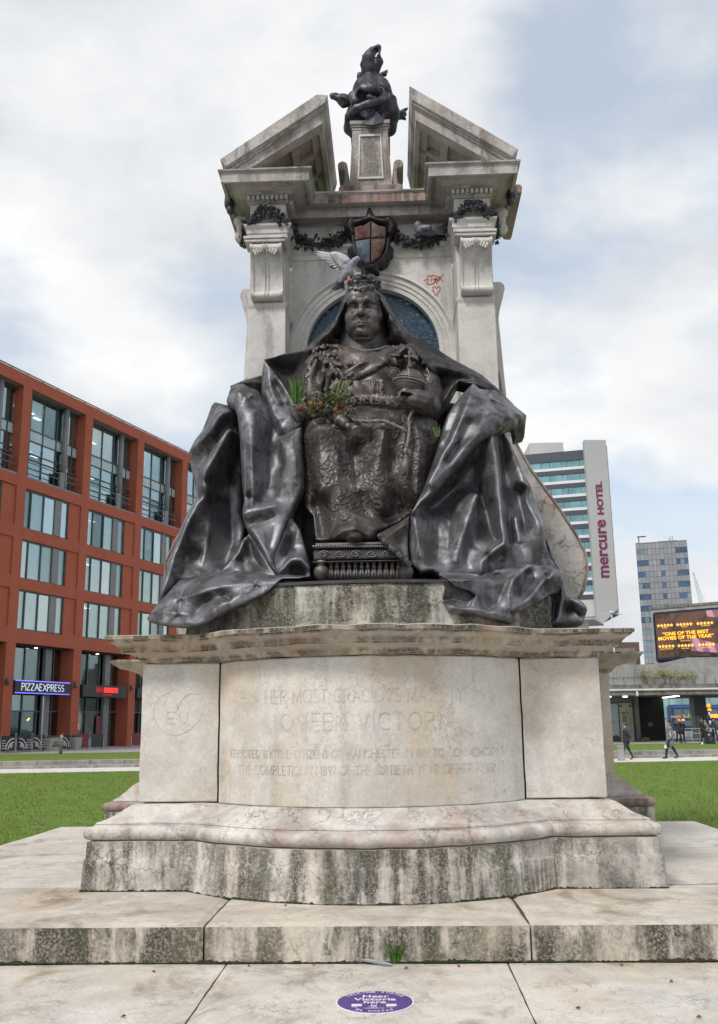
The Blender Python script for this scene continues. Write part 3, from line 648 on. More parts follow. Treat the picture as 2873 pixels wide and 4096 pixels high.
def resample(pl, step=.045):
    pl = np.array(pl, float); out = []
    for a, b in zip(pl[:-1], pl[1:]):
        n = max(1, int(np.linalg.norm(b-a)/step)); out += [a+(b-a)*k/n for k in range(n)]
    return np.array(out+[pl[-1]])
def curve(pl, step=.03):
    """Catmull-Rom through 3-D points"""
    p = [np.array(q, float) for q in pl]; p = [2*p[0]-p[1]]+p+[2*p[-1]-p[-2]]; out = []
    for i in range(1, len(p)-2):
        n = max(2, int(np.linalg.norm(p[i+1]-p[i])/step))
        for k in range(n):
            t = k/n; out.append(.5*((2*p[i])+(-p[i-1]+p[i+1])*t+(2*p[i-1]-5*p[i]+4*p[i+1]-p[i+2])*t*t+(-p[i-1]+3*p[i]-3*p[i+1]+p[i+2])*t**3))
    return np.array(out+[p[-2]])
def inside_dist(pts, poly):
    """signed distance (positive inside) from 2-D points to a closed polygon, and the nearest boundary point"""
    x, y = pts[:, 0], pts[:, 1]; best = np.full(len(pts), 1e9); near = np.zeros_like(pts); inn = np.zeros(len(pts), bool); n = len(poly)
    for i in range(n):
        a, b = poly[i], poly[(i+1) % n]; ab = b-a; L = ab@ab+1e-12
        t = np.clip(((x-a[0])*ab[0]+(y-a[1])*ab[1])/L, 0, 1); qx = a[0]+t*ab[0]; qy = a[1]+t*ab[1]; d = np.hypot(x-qx, y-qy)
        m = d < best; best[m] = d[m]; near[m, 0] = qx[m]; near[m, 1] = qy[m]
        c = (a[1] > y) != (b[1] > y)
        if abs(b[1]-a[1]) > 1e-12: inn ^= c & (x < (b[0]-a[0])*(y-a[1])/(b[1]-a[1])+a[0])
    return np.where(inn, best, -best), near
def drape(name, outline, feats, mat, parent, round_=.05, back=.18, res=.012, soft=.006, ripple=0.0, seed=0, post=None, depth_round=None, relax=0, clear=0.0, crest=.019):
    """a modelled sheet of drapery: ridges and valleys (3-D polylines) interpolated over its outline, rolled back at the edges"""
    ol = resample(list(outline)+[outline[0]], .045)[:-1]; ctl = [ol]+[resample(f, .026) for f in feats]; ctl = np.concatenate(ctl)
    key = np.round(ctl[:, [0, 2]]/.016).astype(int); _, ui = np.unique(key, axis=0, return_index=True); ctl = ctl[ui]
    q = ctl[:, [0, 2]]; n = len(q); rr = np.sqrt(((q[:, None]-q[None])**2).sum(-1)+soft**2)
    A = np.zeros((n+3, n+3)); A[:n, :n] = -rr+np.eye(n)*.008; A[:n, n] = 1; A[:n, n+1:] = q; A[n, :n] = 1; A[n+1:, :n] = q.T
    wts = np.linalg.solve(A, np.concatenate([ctl[:, 1], np.zeros(3)]))
    poly = ol[:, [0, 2]]; lo = poly.min(0)-2*res; hi = poly.max(0)+2*res; nx, nz = np.ceil((hi-lo)/res).astype(int)+1
    gx, gz = np.meshgrid(lo[0]+res*np.arange(nx), lo[1]+res*np.arange(nz), indexing='ij'); pts = np.stack([gx.ravel(), gz.ravel()], 1)
    d, near = inside_dist(pts, poly); ins = (d > 0).reshape(nx, nz)
    grow = ins.copy(); grow[1:] |= ins[:-1]; grow[:-1] |= ins[1:]; g2 = grow.copy(); g2[:, 1:] |= grow[:, :-1]; g2[:, :-1] |= grow[:, 1:]
    use = g2.ravel(); snap = use & (d <= 0); pts2 = pts.copy(); pts2[snap] = near[snap]; dd = np.where(d > 0, d, 0)
    ids = np.full(nx*nz, -1); ids[use] = np.arange(use.sum()); P2 = pts2[use]; dE = dd[use]
    Yv = np.empty(len(P2)); cr_acc = np.zeros(len(P2))
    for c in range(0, len(P2), 8000):
        b = P2[c:c+8000]; Yv[c:c+8000] = -np.sqrt(((b[:, None]-q[None])**2).sum(-1)+soft**2) @ wts[:n]+wts[n]+b @ wts[n+1:]
    def evalY(b): return -np.sqrt(((b[:, None]-q[None])**2).sum(-1)+soft**2) @ wts[:n]+wts[n]+b @ wts[n+1:]
    if crest:
        for fe in feats:   # a crisp arris along every fold line
            fe = np.array(fe, float)
            for a, b in zip(fe[:-1], fe[1:]):
                a2, b2 = a[[0, 2]], b[[0, 2]]; ab = b2-a2; L = np.linalg.norm(ab)+1e-9; nr = np.array([-ab[1], ab[0]])/L; mid = (a2+b2)/2
                sgn = np.sign(evalY(np.array([mid+nr*.06, mid-nr*.06])).mean()-evalY(mid[None])[0])
                box = (P2[:, 0] > min(a2[0], b2[0])-.12) & (P2[:, 0] < max(a2[0], b2[0])+.12) & (P2[:, 1] > min(a2[1], b2[1])-.12) & (P2[:, 1] < max(a2[1], b2[1])+.12); w_ = np.where(box)[0]
                if not len(w_): continue
                t = np.clip(((P2[w_]-a2) @ ab)/L**2, 0, 1); dd = np.linalg.norm(P2[w_]-a2-t[:, None]*ab, axis=1); bump = crest*np.exp(-dd/.028)*sgn
                cur = cr_acc[w_]; cr_acc[w_] = np.where(np.abs(bump) > np.abs(cur), bump, cur)
        Yv -= cr_acc
    if ripple:
        X_, Z_ = P2[:, 0], P2[:, 1]; wv = np.sin(Z_*3.1+seed)*.9+np.sin(X_*4.3+Z_*1.9+seed*2.3)*.7
        rid = lambda a: (1-np.abs(np.sin(a)))**2
        gate = .5+.5*np.sin(X_*3.7+seed*1.9)*np.sin(Z_*4.1+seed)
        Yv -= ripple*1.0*gate*rid(X_*7.5+Z_*2.2+wv*1.3+seed)+ripple*.7*(1-gate)*rid(Z_*9.5-X_*5.1+wv*1.6+seed*2)+ripple*.5*gate*rid(X_*17-Z_*13+wv*2.2+seed*3)
        Yv += .25*ripple*np.sin(X_*23+Z_*17+seed*3)
    if post is not None: Yv = Yv+post(P2[:, 0], P2[:, 1])
    if round_ > 0:
        u = np.clip(1-dE/round_, 0, 1); Yv += (depth_round or round_)*(1-np.sqrt(np.maximum(0, 1-u*u)))
    if clear:   # keep the sheet in front of the curved marble block it hangs over
        xx = np.clip(P2[:, 0], -2.2, 2.2); bf = np.where(np.abs(xx) < 1.71, 2.38-np.sqrt(2.55**2-np.minimum(np.abs(xx), 1.71)**2), 9.0)-clear; hang = np.clip((2.66-P2[:, 1])/.08, 0, 1); Yv = np.where((hang > 0) & (Yv > bf), Yv*(1-hang)+bf*hang, Yv)
    v = np.stack([P2[:, 0], Yv, P2[:, 1]], 1)
    I = ids.reshape(nx, nz); a, b, c, e = I[:-1, :-1], I[1:, :-1], I[1:, 1:], I[:-1, 1:]
    cin = (d.reshape(nx, nz) > 0); cn = cin[:-1, :-1].astype(int)+cin[1:, :-1]+cin[1:, 1:]+cin[:-1, 1:]
    ok = (a >= 0) & (b >= 0) & (c >= 0) & (e >= 0) & (cn >= 1); f = np.stack([a[ok], b[ok], c[ok], e[ok]], 1)
    ed = np.concatenate([f[:, [i, (i+1) % 4]] for i in range(4)]); ks = np.sort(ed, 1); uq, inv, cnt = np.unique(ks, axis=0, return_inverse=True, return_counts=True); inv = inv.ravel()
    be = ed[cnt[inv] == 1]; bv = np.unique(be); mp = np.full(len(v), -1); mp[bv] = len(v)+np.arange(len(bv))
    nb = v[bv].copy(); nb[:, 1] += back
    v = np.concatenate([v, nb]); f = np.concatenate([f, np.stack([be[:, 1], be[:, 0], mp[be[:, 0]], mp[be[:, 1]]], 1)])
    return fast_obj(name, v, f, mat, parent, relax)

# image-survey frames used while taking the measurements of the bronze (crop coordinates -> world at depth Y)
def frame(x0, y0, s):
    def fn(x, y, Y): return at((x0+s*x)/4, (y0+s*y)/4, Y=Y)
    return fn
LC = frame(550, 1450, .4792); RC = frame(1600, 1450, .4969); TC = frame(1000, 1300, .559); HC = frame(1150, 1050, .3416); FS = frame(1150, 1950, .3727); DD = frame(0, 0, 1.7845)
def pl(fr, *pts): return [fr(*p) for p in pts]
# ================================================================== the seated bronze
st = thing('seated_statue', (0, .9, 2.56), 'large dark bronze statue of a seated crowned woman in a spreading cloak', 'statue')
# ---- cloak on the viewer's left
drape('cloak_back', pl(LC, (640, 315, .95), (750, 345, .85), (830, 430, .80), (850, 560, .88), (860, 800, .92), (872, 1000, .92), (880, 1240, .90), (892, 1370, .80), (860, 1500, .66), (820, 1600, .50), (750, 1660, .45), (700, 1760, .40),
      (560, 1790, .36), (350, 1830, .36), (240, 1950, .34), (160, 2040, .36), (180, 1930, .42), (215, 1770, .5), (265, 1600, .58), (330, 1430, .66), (400, 1260, .72), (470, 1150, .75), (492, 1110, .78), (472, 1030, .85), (440, 880, .92), (420, 740, .97), (470, 640, .97), (530, 560, .97), (570, 460, .98), (610, 350, 1.0)),
      [pl(LC, (800, 400, .66), (700, 450, .60), (620, 560, .62), (540, 650, .68), (455, 720, .78)), pl(LC, (790, 560, .62), (710, 700, .50), (610, 870, .46), (565, 990, .50), (605, 1070, .50), (525, 1125, .56), (485, 1160, .63)),
       pl(LC, (770, 490, .76), (640, 680, .74), (545, 850, .74), (500, 1000, .74)), pl(LC, (848, 640, .90), (838, 780, .92), (790, 960, .92), (770, 1080, .90), (780, 1300, .86), (790, 1500, .76), (740, 1690, .60)),
       pl(LC, (660, 1000, .80), (620, 1200, .68), (590, 1450, .60), (540, 1700, .5)), pl(LC, (600, 1100, .55), (500, 1180, .50), (400, 1400, .42), (300, 1640, .34), (200, 1960, .26)), 
       pl(LC, (480, 1300, .55), (420, 1560, .47), (380, 1760, .42)), pl(LC, (500, 1590, .62), (400, 1640, .52)), pl(LC, (660, 370, .78), (600, 470, .82), (560, 560, .86))], 'bronze_cloak', st, .07, .35, ripple=.007, seed=1)
drape('cloak_front_fold', pl(LC, (735, 305, .62), (780, 180, .68), (880, 168, .68), (1000, 228, .66), (1040, 290, .62), (1095, 380, .60), (1130, 500, .60), (1180, 570, .58), (1260, 560, .50), (1365, 528, .42), (1364, 640, .34), (1386, 900, .28), (1380, 1040, .26), (1300, 1210, .24), (1240, 1340, .20), (1180, 1500, .14), (1125, 1640, .08), (1160, 1755, .05),
      (1090, 1680, .10), (1000, 1530, .16), (930, 1430, .20), (892, 1360, .24), (870, 1250, .28), (885, 1150, .34), (868, 1000, .40), (858, 800, .44), (848, 600, .48), (830, 450, .54), (810, 385, .58), (745, 345, .62)),
      [pl(LC, (850, 260, .52), (848, 420, .40), (872, 620, .32), (892, 900, .28), (905, 1150, .23), (900, 1240, .20)), pl(LC, (985, 400, .36), (965, 560, .24), (955, 800, .19), (965, 1050, .17), (950, 1190, .17)), pl(LC, (880, 240, .54), (960, 330, .50), (1050, 420, .52)),
       pl(LC, (1125, 540, .56), (1090, 760, .46), (1110, 980, .40), (1060, 1100, .33)), pl(LC, (1010, 470, .34), (1060, 560, .40)), pl(LC, (1190, 660, .36), (1230, 900, .30), (1200, 1130, .27)), pl(LC, (1185, 660, .46), (1210, 850, .40)),
       pl(LC, (900, 1110, .27), (1000, 1150, .28), (1120, 1130, .30)), pl(LC, (885, 1265, .18), (1000, 1240, .17), (1150, 1200, .20)), pl(LC, (900, 1365, .19), (1000, 1330, .21), (1130, 1270, .22)), pl(LC, (960, 1400, .14), (1050, 1540, .09), (1110, 1660, .05)), pl(LC, (1140, 1380, .17), (1100, 1540, .12)),
       pl(LC, (820, 300, .56), (900, 300, .44), (950, 270, .50)), pl(LC, (1290, 620, .34), (1320, 800, .26), (1320, 1000, .24))], 'bronze_cloak', st, .035, .16, ripple=.007, seed=2, depth_round=.05)
drape('cloak_inner_fold', pl(LC, (862, 1488, .42), (930, 1425, .34), (1000, 1525, .28), (1090, 1680, .20), (1165, 1765, .14), (1150, 1800, .14), (1000, 1790, .18), (830, 1765, .24), (690, 1775, .34), (740, 1665, .40), (820, 1600, .42)),
      [pl(LC, (880, 1500, .32), (840, 1590, .30), (780, 1660, .30), (710, 1740, .28)), pl(LC, (930, 1500, .40), (960, 1620, .38), (1040, 1720, .28)), pl(LC, (870, 1640, .36), (900, 1740, .26))], 'bronze_cloak', st, .02, .15, ripple=.004, seed=3)
drape('cloak_inner_fold', pl(LC, (1300, 1225, .30), (1292, 1290, .34), (1358, 1400, .24), (1402, 1560, .16), (1442, 1700, .10), (1442, 1788, .08), (1360, 1800, .10), (1175, 1790, .08), (1125, 1645, .16), (1190, 1490, .22), (1250, 1340, .28)),
      [pl(LC, (1180, 1740, .06), (1290, 1650, .02), (1370, 1645, .03), (1425, 1710, .06)), pl(LC, (1340, 1410, .24), (1300, 1560, .20), (1200, 1720, .12)), pl(LC, (1270, 1480, .32), (1240, 1600, .26)), pl(LC, (1300, 1720, .22), (1380, 1740, .18))], 'bronze_cloak', st, .015, .12, ripple=.003, seed=4)
drape('cloak_train', pl(LC, (70, 2135, .02), (160, 2020, .16), (250, 1920, .24), (350, 1810, .34), (480, 1785, .34), (600, 1752, .32), (700, 1742, .30), (820, 1732, .24), (1000, 1752, .16), (1150, 1775, .08), (1230, 1765, .04), (1440, 1782, .02), (1340, 1805, .0), (1210, 1805, -.02), (1150, 1850, -.05), (1050, 1930, -.09), (900, 2000, -.12), (750, 2060, -.14), (600, 2150, -.13), (480, 2192, -.11), (350, 2204, -.08), (200, 2188, -.04), (100, 2166, 0)),
      [pl(LC, (250, 1990, .10), (420, 1960, .03), (640, 1890, -.02), (850, 1850, -.02), (1050, 1850, -.04)), pl(LC, (170, 2080, .02), (300, 2090, -.04), (420, 2100, -.07)), pl(LC, (480, 2090, -.02), (600, 1950, .08)), pl(LC, (580, 2110, -.10), (700, 2020, -.12), (860, 1950, -.10)), pl(LC, (380, 1850, .22), (560, 1810, .18), (800, 1770, .12)),
       pl(LC, (700, 1920, .02), (780, 1990, -.06)), pl(LC, (300, 1890, .22), (360, 1990, .06), (340, 2120, -.05)), pl(LC, (960, 1790, .06), (1000, 1880, -.04))], 'bronze_cloak', st, .025, .14, ripple=.008, seed=5, clear=.05)
drape('cloak_collar', pl(TC, (100, 245, .80), (240, 205, .95), (420, 175, 1.0), (430, 260, 1.02), (400, 360, 1.0), (310, 500, .95), (240, 480, .9)), [pl(TC, (180, 300, .98), (300, 340, 1.10))], 'bronze_dark', st, .01, .2, ripple=.004, seed=6)  # inside of the collar, its shade painted in as darker bronze
drape('cloak_lapel', pl(TC, (100, 245, .78), (84, 330, .82), (78, 470, .80), (100, 570, .72), (150, 690, .62), (200, 790, .52), (260, 800, .46), (350, 720, .42), (390, 640, .46), (360, 590, .50), (310, 560, .55), (280, 490, .66), (230, 410, .70), (160, 320, .74)),
      [pl(TC, (130, 330, .74), (150, 450, .68), (200, 560, .60)), pl(TC, (180, 430, .76), (230, 520, .70)), pl(TC, (110, 480, .70), (160, 600, .60), (230, 740, .44)), pl(TC, (220, 620, .58), (290, 640, .46), (340, 640, .42)), pl(TC, (250, 570, .66), (300, 590, .56))], 'bronze_cloak', st, .025, .2, ripple=.006, seed=7)
MB().tube(pl(TC, (300, 590, .47), (322, 640, .44), (350, 690, .42)), [.035, .045, .03], 10).build('sleeve_cuff', 'bronze_dark', st, True)
# ---- cloak on the viewer's right
drape('cloak_apron', pl(RC, (380, 420, .50), (425, 345, .55), (500, 250, .62), (560, 190, .66), (590, 158, .68), (640, 205, .66), (760, 215, .70), (840, 265, .74), (930, 345, .78), (1022, 418, .80), (1005, 590, .86), (930, 612, .88), (912, 500, .62), (830, 530, .50), (740, 572, .42), (640, 645, .36), (540, 745, .30), (400, 905, .22), (300, 1015, .16), (170, 1115, .10), (92, 1215, .08), (128, 1130, .18), (200, 985, .26), (262, 800, .36), (325, 600, .44), (360, 480, .48)),
      [pl(RC, (590, 180, .60), (560, 290, .46), (500, 440, .34), (420, 620, .26), (320, 800, .20), (230, 970, .14)), pl(RC, (640, 330, .44), (740, 420, .42), (815, 500, .44)), pl(RC, (620, 240, .56), (800, 320, .56), (970, 430, .62)), pl(RC, (480, 360, .48), (430, 500, .42), (360, 680, .36)),
       pl(RC, (560, 480, .40), (480, 640, .32), (380, 800, .28)), pl(RC, (640, 560, .36), (520, 690, .27), (400, 840, .20), (250, 990, .14)), pl(RC, (880, 440, .50), (920, 470, .58)), pl(RC, (960, 450, .70), (960, 590, .86)), pl(RC, (400, 650, .25), (480, 630, .29)), pl(RC, (700, 270, .62), (840, 380, .50))], 'bronze_cloak', st, .03, .18, ripple=.006, seed=8, depth_round=.045)
drape('cloak_lower_drape', pl(RC, (92, 1205, .20), (170, 1105, .24), (300, 1005, .32), (540, 735, .46), (740, 560, .60), (830, 520, .66), (912, 690, .76), (990, 870, .78), (1052, 990, .76), (1102, 1130, .74), (1162, 1290, .70), (1182, 1480, .62), (1222, 1570, .56), (1302, 1690, .50), (1200, 1700, .44), (1040, 1710, .40), (870, 1720, .34), (640, 1780, .26), (440, 1800, .14), (330, 1725, .08), (262, 1672, .04), (170, 1692, .03), (82, 1622, .06), (64, 1480, .10), (66, 1350, .14)),
      [pl(RC, (738, 590, .48), (775, 750, .36), (795, 900, .28), (800, 1100, .22), (812, 1300, .18), (835, 1462, .15)), pl(RC, (815, 570, .78), (830, 800, .68), (850, 1000, .58), (875, 1200, .50), (890, 1450, .42)), pl(RC, (880, 650, .66), (960, 850, .58), (1035, 985, .52), (1010, 1110, .56), (1120, 1290, .48), (1165, 1480, .46)),
       pl(RC, (620, 1060, .28), (570, 1200, .20), (500, 1400, .15), (450, 1600, .10)), pl(RC, (590, 800, .66), (620, 980, .60), (690, 1180, .48), (750, 1330, .38), (790, 1440, .34)), pl(RC, (220, 1160, .50), (320, 1110, .58), (430, 1010, .62), (540, 870, .64)), pl(RC, (115, 1260, .12), (140, 1400, .08), (165, 1560, .03)),
       pl(RC, (300, 1250, .34), (310, 1400, .26), (310, 1560, .17)), pl(RC, (410, 1150, .44), (400, 1320, .28), (380, 1500, .18)), pl(RC, (835, 1465, .15), (735, 1530, .14), (660, 1610, .12), (650, 1680, .12)), pl(RC, (810, 1540, .32), (780, 1600, .30), (850, 1660, .28)), pl(RC, (700, 1560, .28), (730, 1640, .26)),
       pl(RC, (960, 1040, .66), (985, 1200, .60), (1000, 1350, .56)), pl(RC, (970, 960, .52), (1040, 1000, .52)), pl(RC, (930, 1250, .44), (960, 1450, .38), (1020, 1600, .34)), pl(RC, (690, 900, .40), (720, 1100, .34)), pl(RC, (560, 1450, .26), (540, 1620, .18))], 'bronze_cloak', st, .03, .2, ripple=.008, seed=9, depth_round=.05, clear=.06)
drape('cloak_train', pl(RC, (320, 1715, .06), (430, 1775, .10), (640, 1720, .16), (700, 1688, .20), (870, 1640, .24), (1030, 1618, .28), (1190, 1638, .32), (1302, 1682, .36), (1316, 1760, .38), (1280, 1850, .38), (1222, 1860, .26), (1110, 1930, .12), (990, 1990, .04), (880, 2010, .02), (945, 2070, .02), (900, 2098, 0), (700, 2055, -.06), (540, 2015, -.09), (400, 2024, -.10), (338, 1920, -.09), (430, 1905, -.06), (545, 1932, -.05), (618, 1876, -.02), (560, 1842, -.0), (440, 1812, .02)),
      [pl(RC, (690, 1700, .12), (640, 1830, .0), (575, 1965, -.08)), pl(RC, (1040, 1635, .18), (910, 1745, .10), (870, 1870, .02), (880, 1980, .0)), pl(RC, (780, 1720, .24), (730, 1880, .14), (700, 2000, .02)), pl(RC, (1240, 1690, .26), (1140, 1780, .16), (1040, 1900, .06), (900, 1990, .0)), pl(RC, (1060, 1760, .26), (960, 1880, .16)), pl(RC, (420, 1960, -.12), (600, 1990, -.12), (760, 2010, -.08), (870, 2050, -.02)),
       pl(RC, (400, 1925, .02), (520, 1960, .04)), pl(RC, (1180, 1720, .32), (1140, 1860, .20)), pl(RC, (500, 1780, .12), (600, 1860, .02)), pl(RC, (1010, 1690, .24), (1180, 1660, .28))], 'bronze_cloak', st, .025, .12, ripple=.007, seed=10, clear=.05)
drape('cloak_end_fold', pl(RC, (1170, 1390, .80), (1240, 1555, .72), (1310, 1690, .66), (1352, 1800, .62), (1392, 1880, .58), (1470, 1922, .54), (1512, 1985, .52), (1490, 2060, .50), (1472, 2108, .48), (1222, 2112, .46), (1212, 1990, .44), (1240, 1840, .42), (1310, 1752, .46), (1290, 1660, .56), (1220, 1560, .66)),
      [pl(RC, (1310, 1760, .40), (1300, 1900, .42), (1260, 2080, .42)), pl(RC, (1250, 1860, .56), (1235, 2060, .52)), pl(RC, (1340, 1880, .48), (1430, 1930, .42), (1490, 1980, .44)), pl(RC, (1350, 1980, .58), (1440, 2040, .54)), pl(RC, (1290, 1720, .56), (1360, 1880, .52)), pl(RC, (1400, 1990, .46), (1460, 2080, .46))], 'bronze_cloak', st, .03, .3, ripple=.006, seed=11)
drape('shoulder_cape', pl(RC, (40, -150, .98), (165, -205, 1.12), (316, -105, 1.12), (435, -30, 1.10), (660, 91, 1.08), (800, 215, 1.04), (935, 352, 1.0), (840, 275, .88), (700, 215, .80), (590, 165, .76), (470, 135, .76), (440, 200, .72), (380, 300, .68), (290, 410, .62), (300, 320, .78), (250, 200, .92), (160, 60, .92)),
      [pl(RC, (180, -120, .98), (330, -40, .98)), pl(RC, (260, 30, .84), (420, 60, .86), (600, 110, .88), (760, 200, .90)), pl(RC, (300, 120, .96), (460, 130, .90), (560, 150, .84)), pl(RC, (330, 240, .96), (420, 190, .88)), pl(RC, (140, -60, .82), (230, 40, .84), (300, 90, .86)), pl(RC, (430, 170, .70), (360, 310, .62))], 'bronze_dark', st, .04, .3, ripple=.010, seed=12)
drape('cloak_shoulder', pl(LC, (770, 190, .86), (880, 150, .92), (980, 118, .96), (1035, 100, .98), (1060, 200, .92), (1050, 330, .86), (980, 270, .84), (880, 200, .84)), [pl(LC, (860, 175, .80), (960, 160, .82), (1030, 170, .84))], 'bronze_dark', st, .02, .25, ripple=.006, seed=40)  # cloth in shadow: the shade is put into the darker bronze
drape('hem_underside', pl(RC, (300, 1705, .20), (440, 1770, .20), (640, 1850, .18), (640, 1900, .14), (560, 1960, .10), (420, 1930, .08), (335, 1925, .08), (350, 1840, .14)), [pl(RC, (420, 1840, .22), (540, 1890, .18))], 'bronze_dark', st, .015, .08, ripple=.004, seed=41, clear=.015)  # added filler panel, the shade under the hem painted in as darker bronze
# ---- skirt with raised scroll embroidery
def spiral(cx, cz, r, turns, hand=1, a0=0): return [(cx+r*(1-k/60)*math.cos(a0+hand*turns*2*math.pi*k/60), cz+r*(1-k/60)*math.sin(a0+hand*turns*2*math.pi*k/60)) for k in range(55)]
_rel = []
def _xz(p): q = TC(p[0], p[1], .2); return (q[0], q[2])
for (cx, cy, r, h_, a) in [(640, 960, .09, 1, .5), (740, 1000, .06, -1, 2), (600, 870, .05, -1, 1), (850, 1080, .06, 1, 0), (740, 1075, .06, -1, 0), (560, 1130, .08, 1, 2), (930, 1110, .08, -1, 1), (640, 1210, .15, -1, 1.2), (960, 1210, .15, 1, 2), (820, 1160, .05, 1, 1), (680, 830, .05, 1, 0), (880, 900, .06, -1, 3), (1000, 960, .07, 1, 2), (450, 880, .07, 1, 0), (430, 1020, .07, -1, 2), (460, 1150, .08, 1, 1), (1080, 1060, .07, -1, 0), (1200, 760, .06, 1, 1), (1240, 900, .08, -1, 2), (1180, 1000, .07, 1, 0), (1230, 1130, .08, -1, 1), (540, 760, .06, -1, 0), (760, 740, .05, 1, 1), (900, 720, .05, -1, 0), (820, 620, .05, 1, 2), (960, 610, .05, -1, 1), (1060, 640, .05, 1, 0), (1020, 740, .05, -1, 2), (700, 1300, .10, 1, 0), (920, 1310, .09, -1, 2), (520, 1330, .08, 1, 0), (560, 1000, .06, 1, 3), (480, 800, .05, 1, 2), (830, 820, .05, 1, 2), (1100, 880, .05, -1, 1)]:
    c = _xz((cx, cy)); _rel.append(np.array(spiral(c[0], c[1], r, 1.9, h_, a)))
    for k in range(3):
        an = a+k*2.1; _rel.append(np.array([(c[0]+r*1.05*math.cos(an+t)*(1+.35*t), c[1]+r*1.05*math.sin(an+t)*(1+.35*t)) for t in np.linspace(0, .7, 8)]))
_rg = np.random.default_rng(77)
for _k in range(110):
    cx, cy = _rg.uniform(380, 1320), _rg.uniform(560, 1420); c = _xz((cx, cy)); r = _rg.uniform(.022, .05); h_ = 1 if _k % 2 else -1; a = _rg.uniform(0, 6.28)
    _rel.append(np.array(spiral(c[0], c[1], r, 1.3, h_, a))[:45]); _rel.append(np.array([(c[0]+r*math.cos(a+t)*(1+.8*t), c[1]+r*math.sin(a+t)*(1+.8*t)) for t in np.linspace(0, .9, 6)]))
def relief(x, z, width=.0062, amp=.012):
    best = np.full(len(x), 1.0)
    for s in _rel:
        lo = s.min(0)-.03; hi = s.max(0)+.03; m = np.where((x > lo[0]) & (x < hi[0]) & (z > lo[1]) & (z < hi[1]))[0]
        if not len(m): continue
        for a, b in zip(s[:-1], s[1:]):
            ab = b-a; t = np.clip(((x[m]-a[0])*ab[0]+(z[m]-a[1])*ab[1])/(ab@ab+1e-12), 0, 1); dd = np.hypot(x[m]-a[0]-t*ab[0], z[m]-a[1]-t*ab[1]); best[m] = np.minimum(best[m], dd)
    return -amp*np.clip(1.5-best/width, 0, 1)
drape('skirt', pl(TC, (330, 720, .62), (480, 660, .56), (600, 640, .56), (700, 560, .66), (800, 500, .74), (1000, 520, .74), (1100, 560, .72), (1250, 600, .66), (1340, 690, .60), (1360, 780, .56), (1320, 1000, .50), (1300, 1200, .46), (1260, 1400, .42))+pl(FS, (1310, 300, .36), (1180, 370, .26), (1010, 450, .14), (960, 480, .10), (920, 555, .06), (700, 565, .02), (480, 555, .08), (420, 560, .10), (300, 560, .16), (275, 300, .32))+pl(TC, (390, 1300, .40), (370, 1000, .48), (350, 850, .54)),
      [pl(TC, (480, 720, .36), (580, 740, .30), (720, 800, .30), (760, 840, .36)), pl(TC, (500, 790, .21), (505, 950, .16), (500, 1200, .13)), pl(TC, (400, 800, .42), (420, 1000, .36), (430, 1250, .34)), pl(TC, (600, 720, .32), (800, 730, .34), (960, 700, .38)), pl(TC, (960, 760, .25), (930, 950, .17), (910, 1080, .15)), pl(TC, (860, 830, .40), (780, 870, .43), (740, 960, .36), (760, 1080, .29)),
       pl(TC, (625, 900, .21), (625, 1080, .14), (640, 1200, .11)), pl(TC, (1010, 730, .37), (1005, 900, .38), (1010, 1050, .34)), pl(TC, (1180, 720, .30), (1210, 850, .25), (1200, 1050, .22), (1190, 1200, .21)), pl(TC, (1080, 640, .48), (1110, 780, .42), (1080, 980, .38)), pl(TC, (1290, 760, .46), (1290, 950, .40)), pl(TC, (700, 620, .52), (850, 600, .56), (1000, 620, .56), (1150, 640, .52)), pl(TC, (930, 1090, .17), (960, 1200, .15)),
       pl(FS, (330, 120, .42), (350, 330, .36), (380, 520, .22)), pl(FS, (520, 60, .13), (560, 260, .12), (620, 330, .06)), pl(FS, (430, 260, .24), (460, 420, .18)), pl(FS, (800, 100, .22), (830, 280, .18)), pl(FS, (1000, 60, .13), (1030, 220, .14), (1000, 290, .20)), pl(FS, (1060, 330, .30), (1180, 320, .34)), pl(FS, (500, 540, .02), (600, 470, -.02), (720, 440, -.05), (820, 480, -.02), (910, 545, .0)),
       pl(FS, (560, 400, .05), (700, 350, .03), (860, 390, .04), (960, 450, .08)), pl(FS, (1180, 120, .36), (1200, 240, .40))], 'bronze_skirt', st, .03, .25, res=.0078, soft=.008, ripple=.0015, seed=13, crest=.010, post=relief, relax=0)
# skirt corner drawn aside over the footstool
drape('skirt_corner', pl(FS, (1310, 300, .14), (1200, 370, .08), (1020, 470, .0), (960, 500, -.03), (1000, 570, -.05), (1100, 680, -.07), (1220, 780, -.06), (1310, 850, -.02), (1290, 600, .04)), [pl(FS, (1010, 540, -.10), (1120, 660, -.12), (1280, 800, -.08)), pl(FS, (1250, 400, .02), (1150, 480, -.02), (1080, 520, -.05)), pl(FS, (1200, 600, .02), (1250, 720, .0))], 'bronze_skirt', st, .02, .12, res=.010, ripple=.006, seed=14)
fr = MB()
for k in range(26):
    u = k/25; q = FS(985+u*320, 520+u*300+12*math.sin(k*2.1), -.12+.02*math.sin(k)); fr.ball(q, .02+.006*math.sin(k*3.3), 7, 5, (1, .8, 1.1))
fr.build('hem_fringe', 'bronze_dark', st, True)
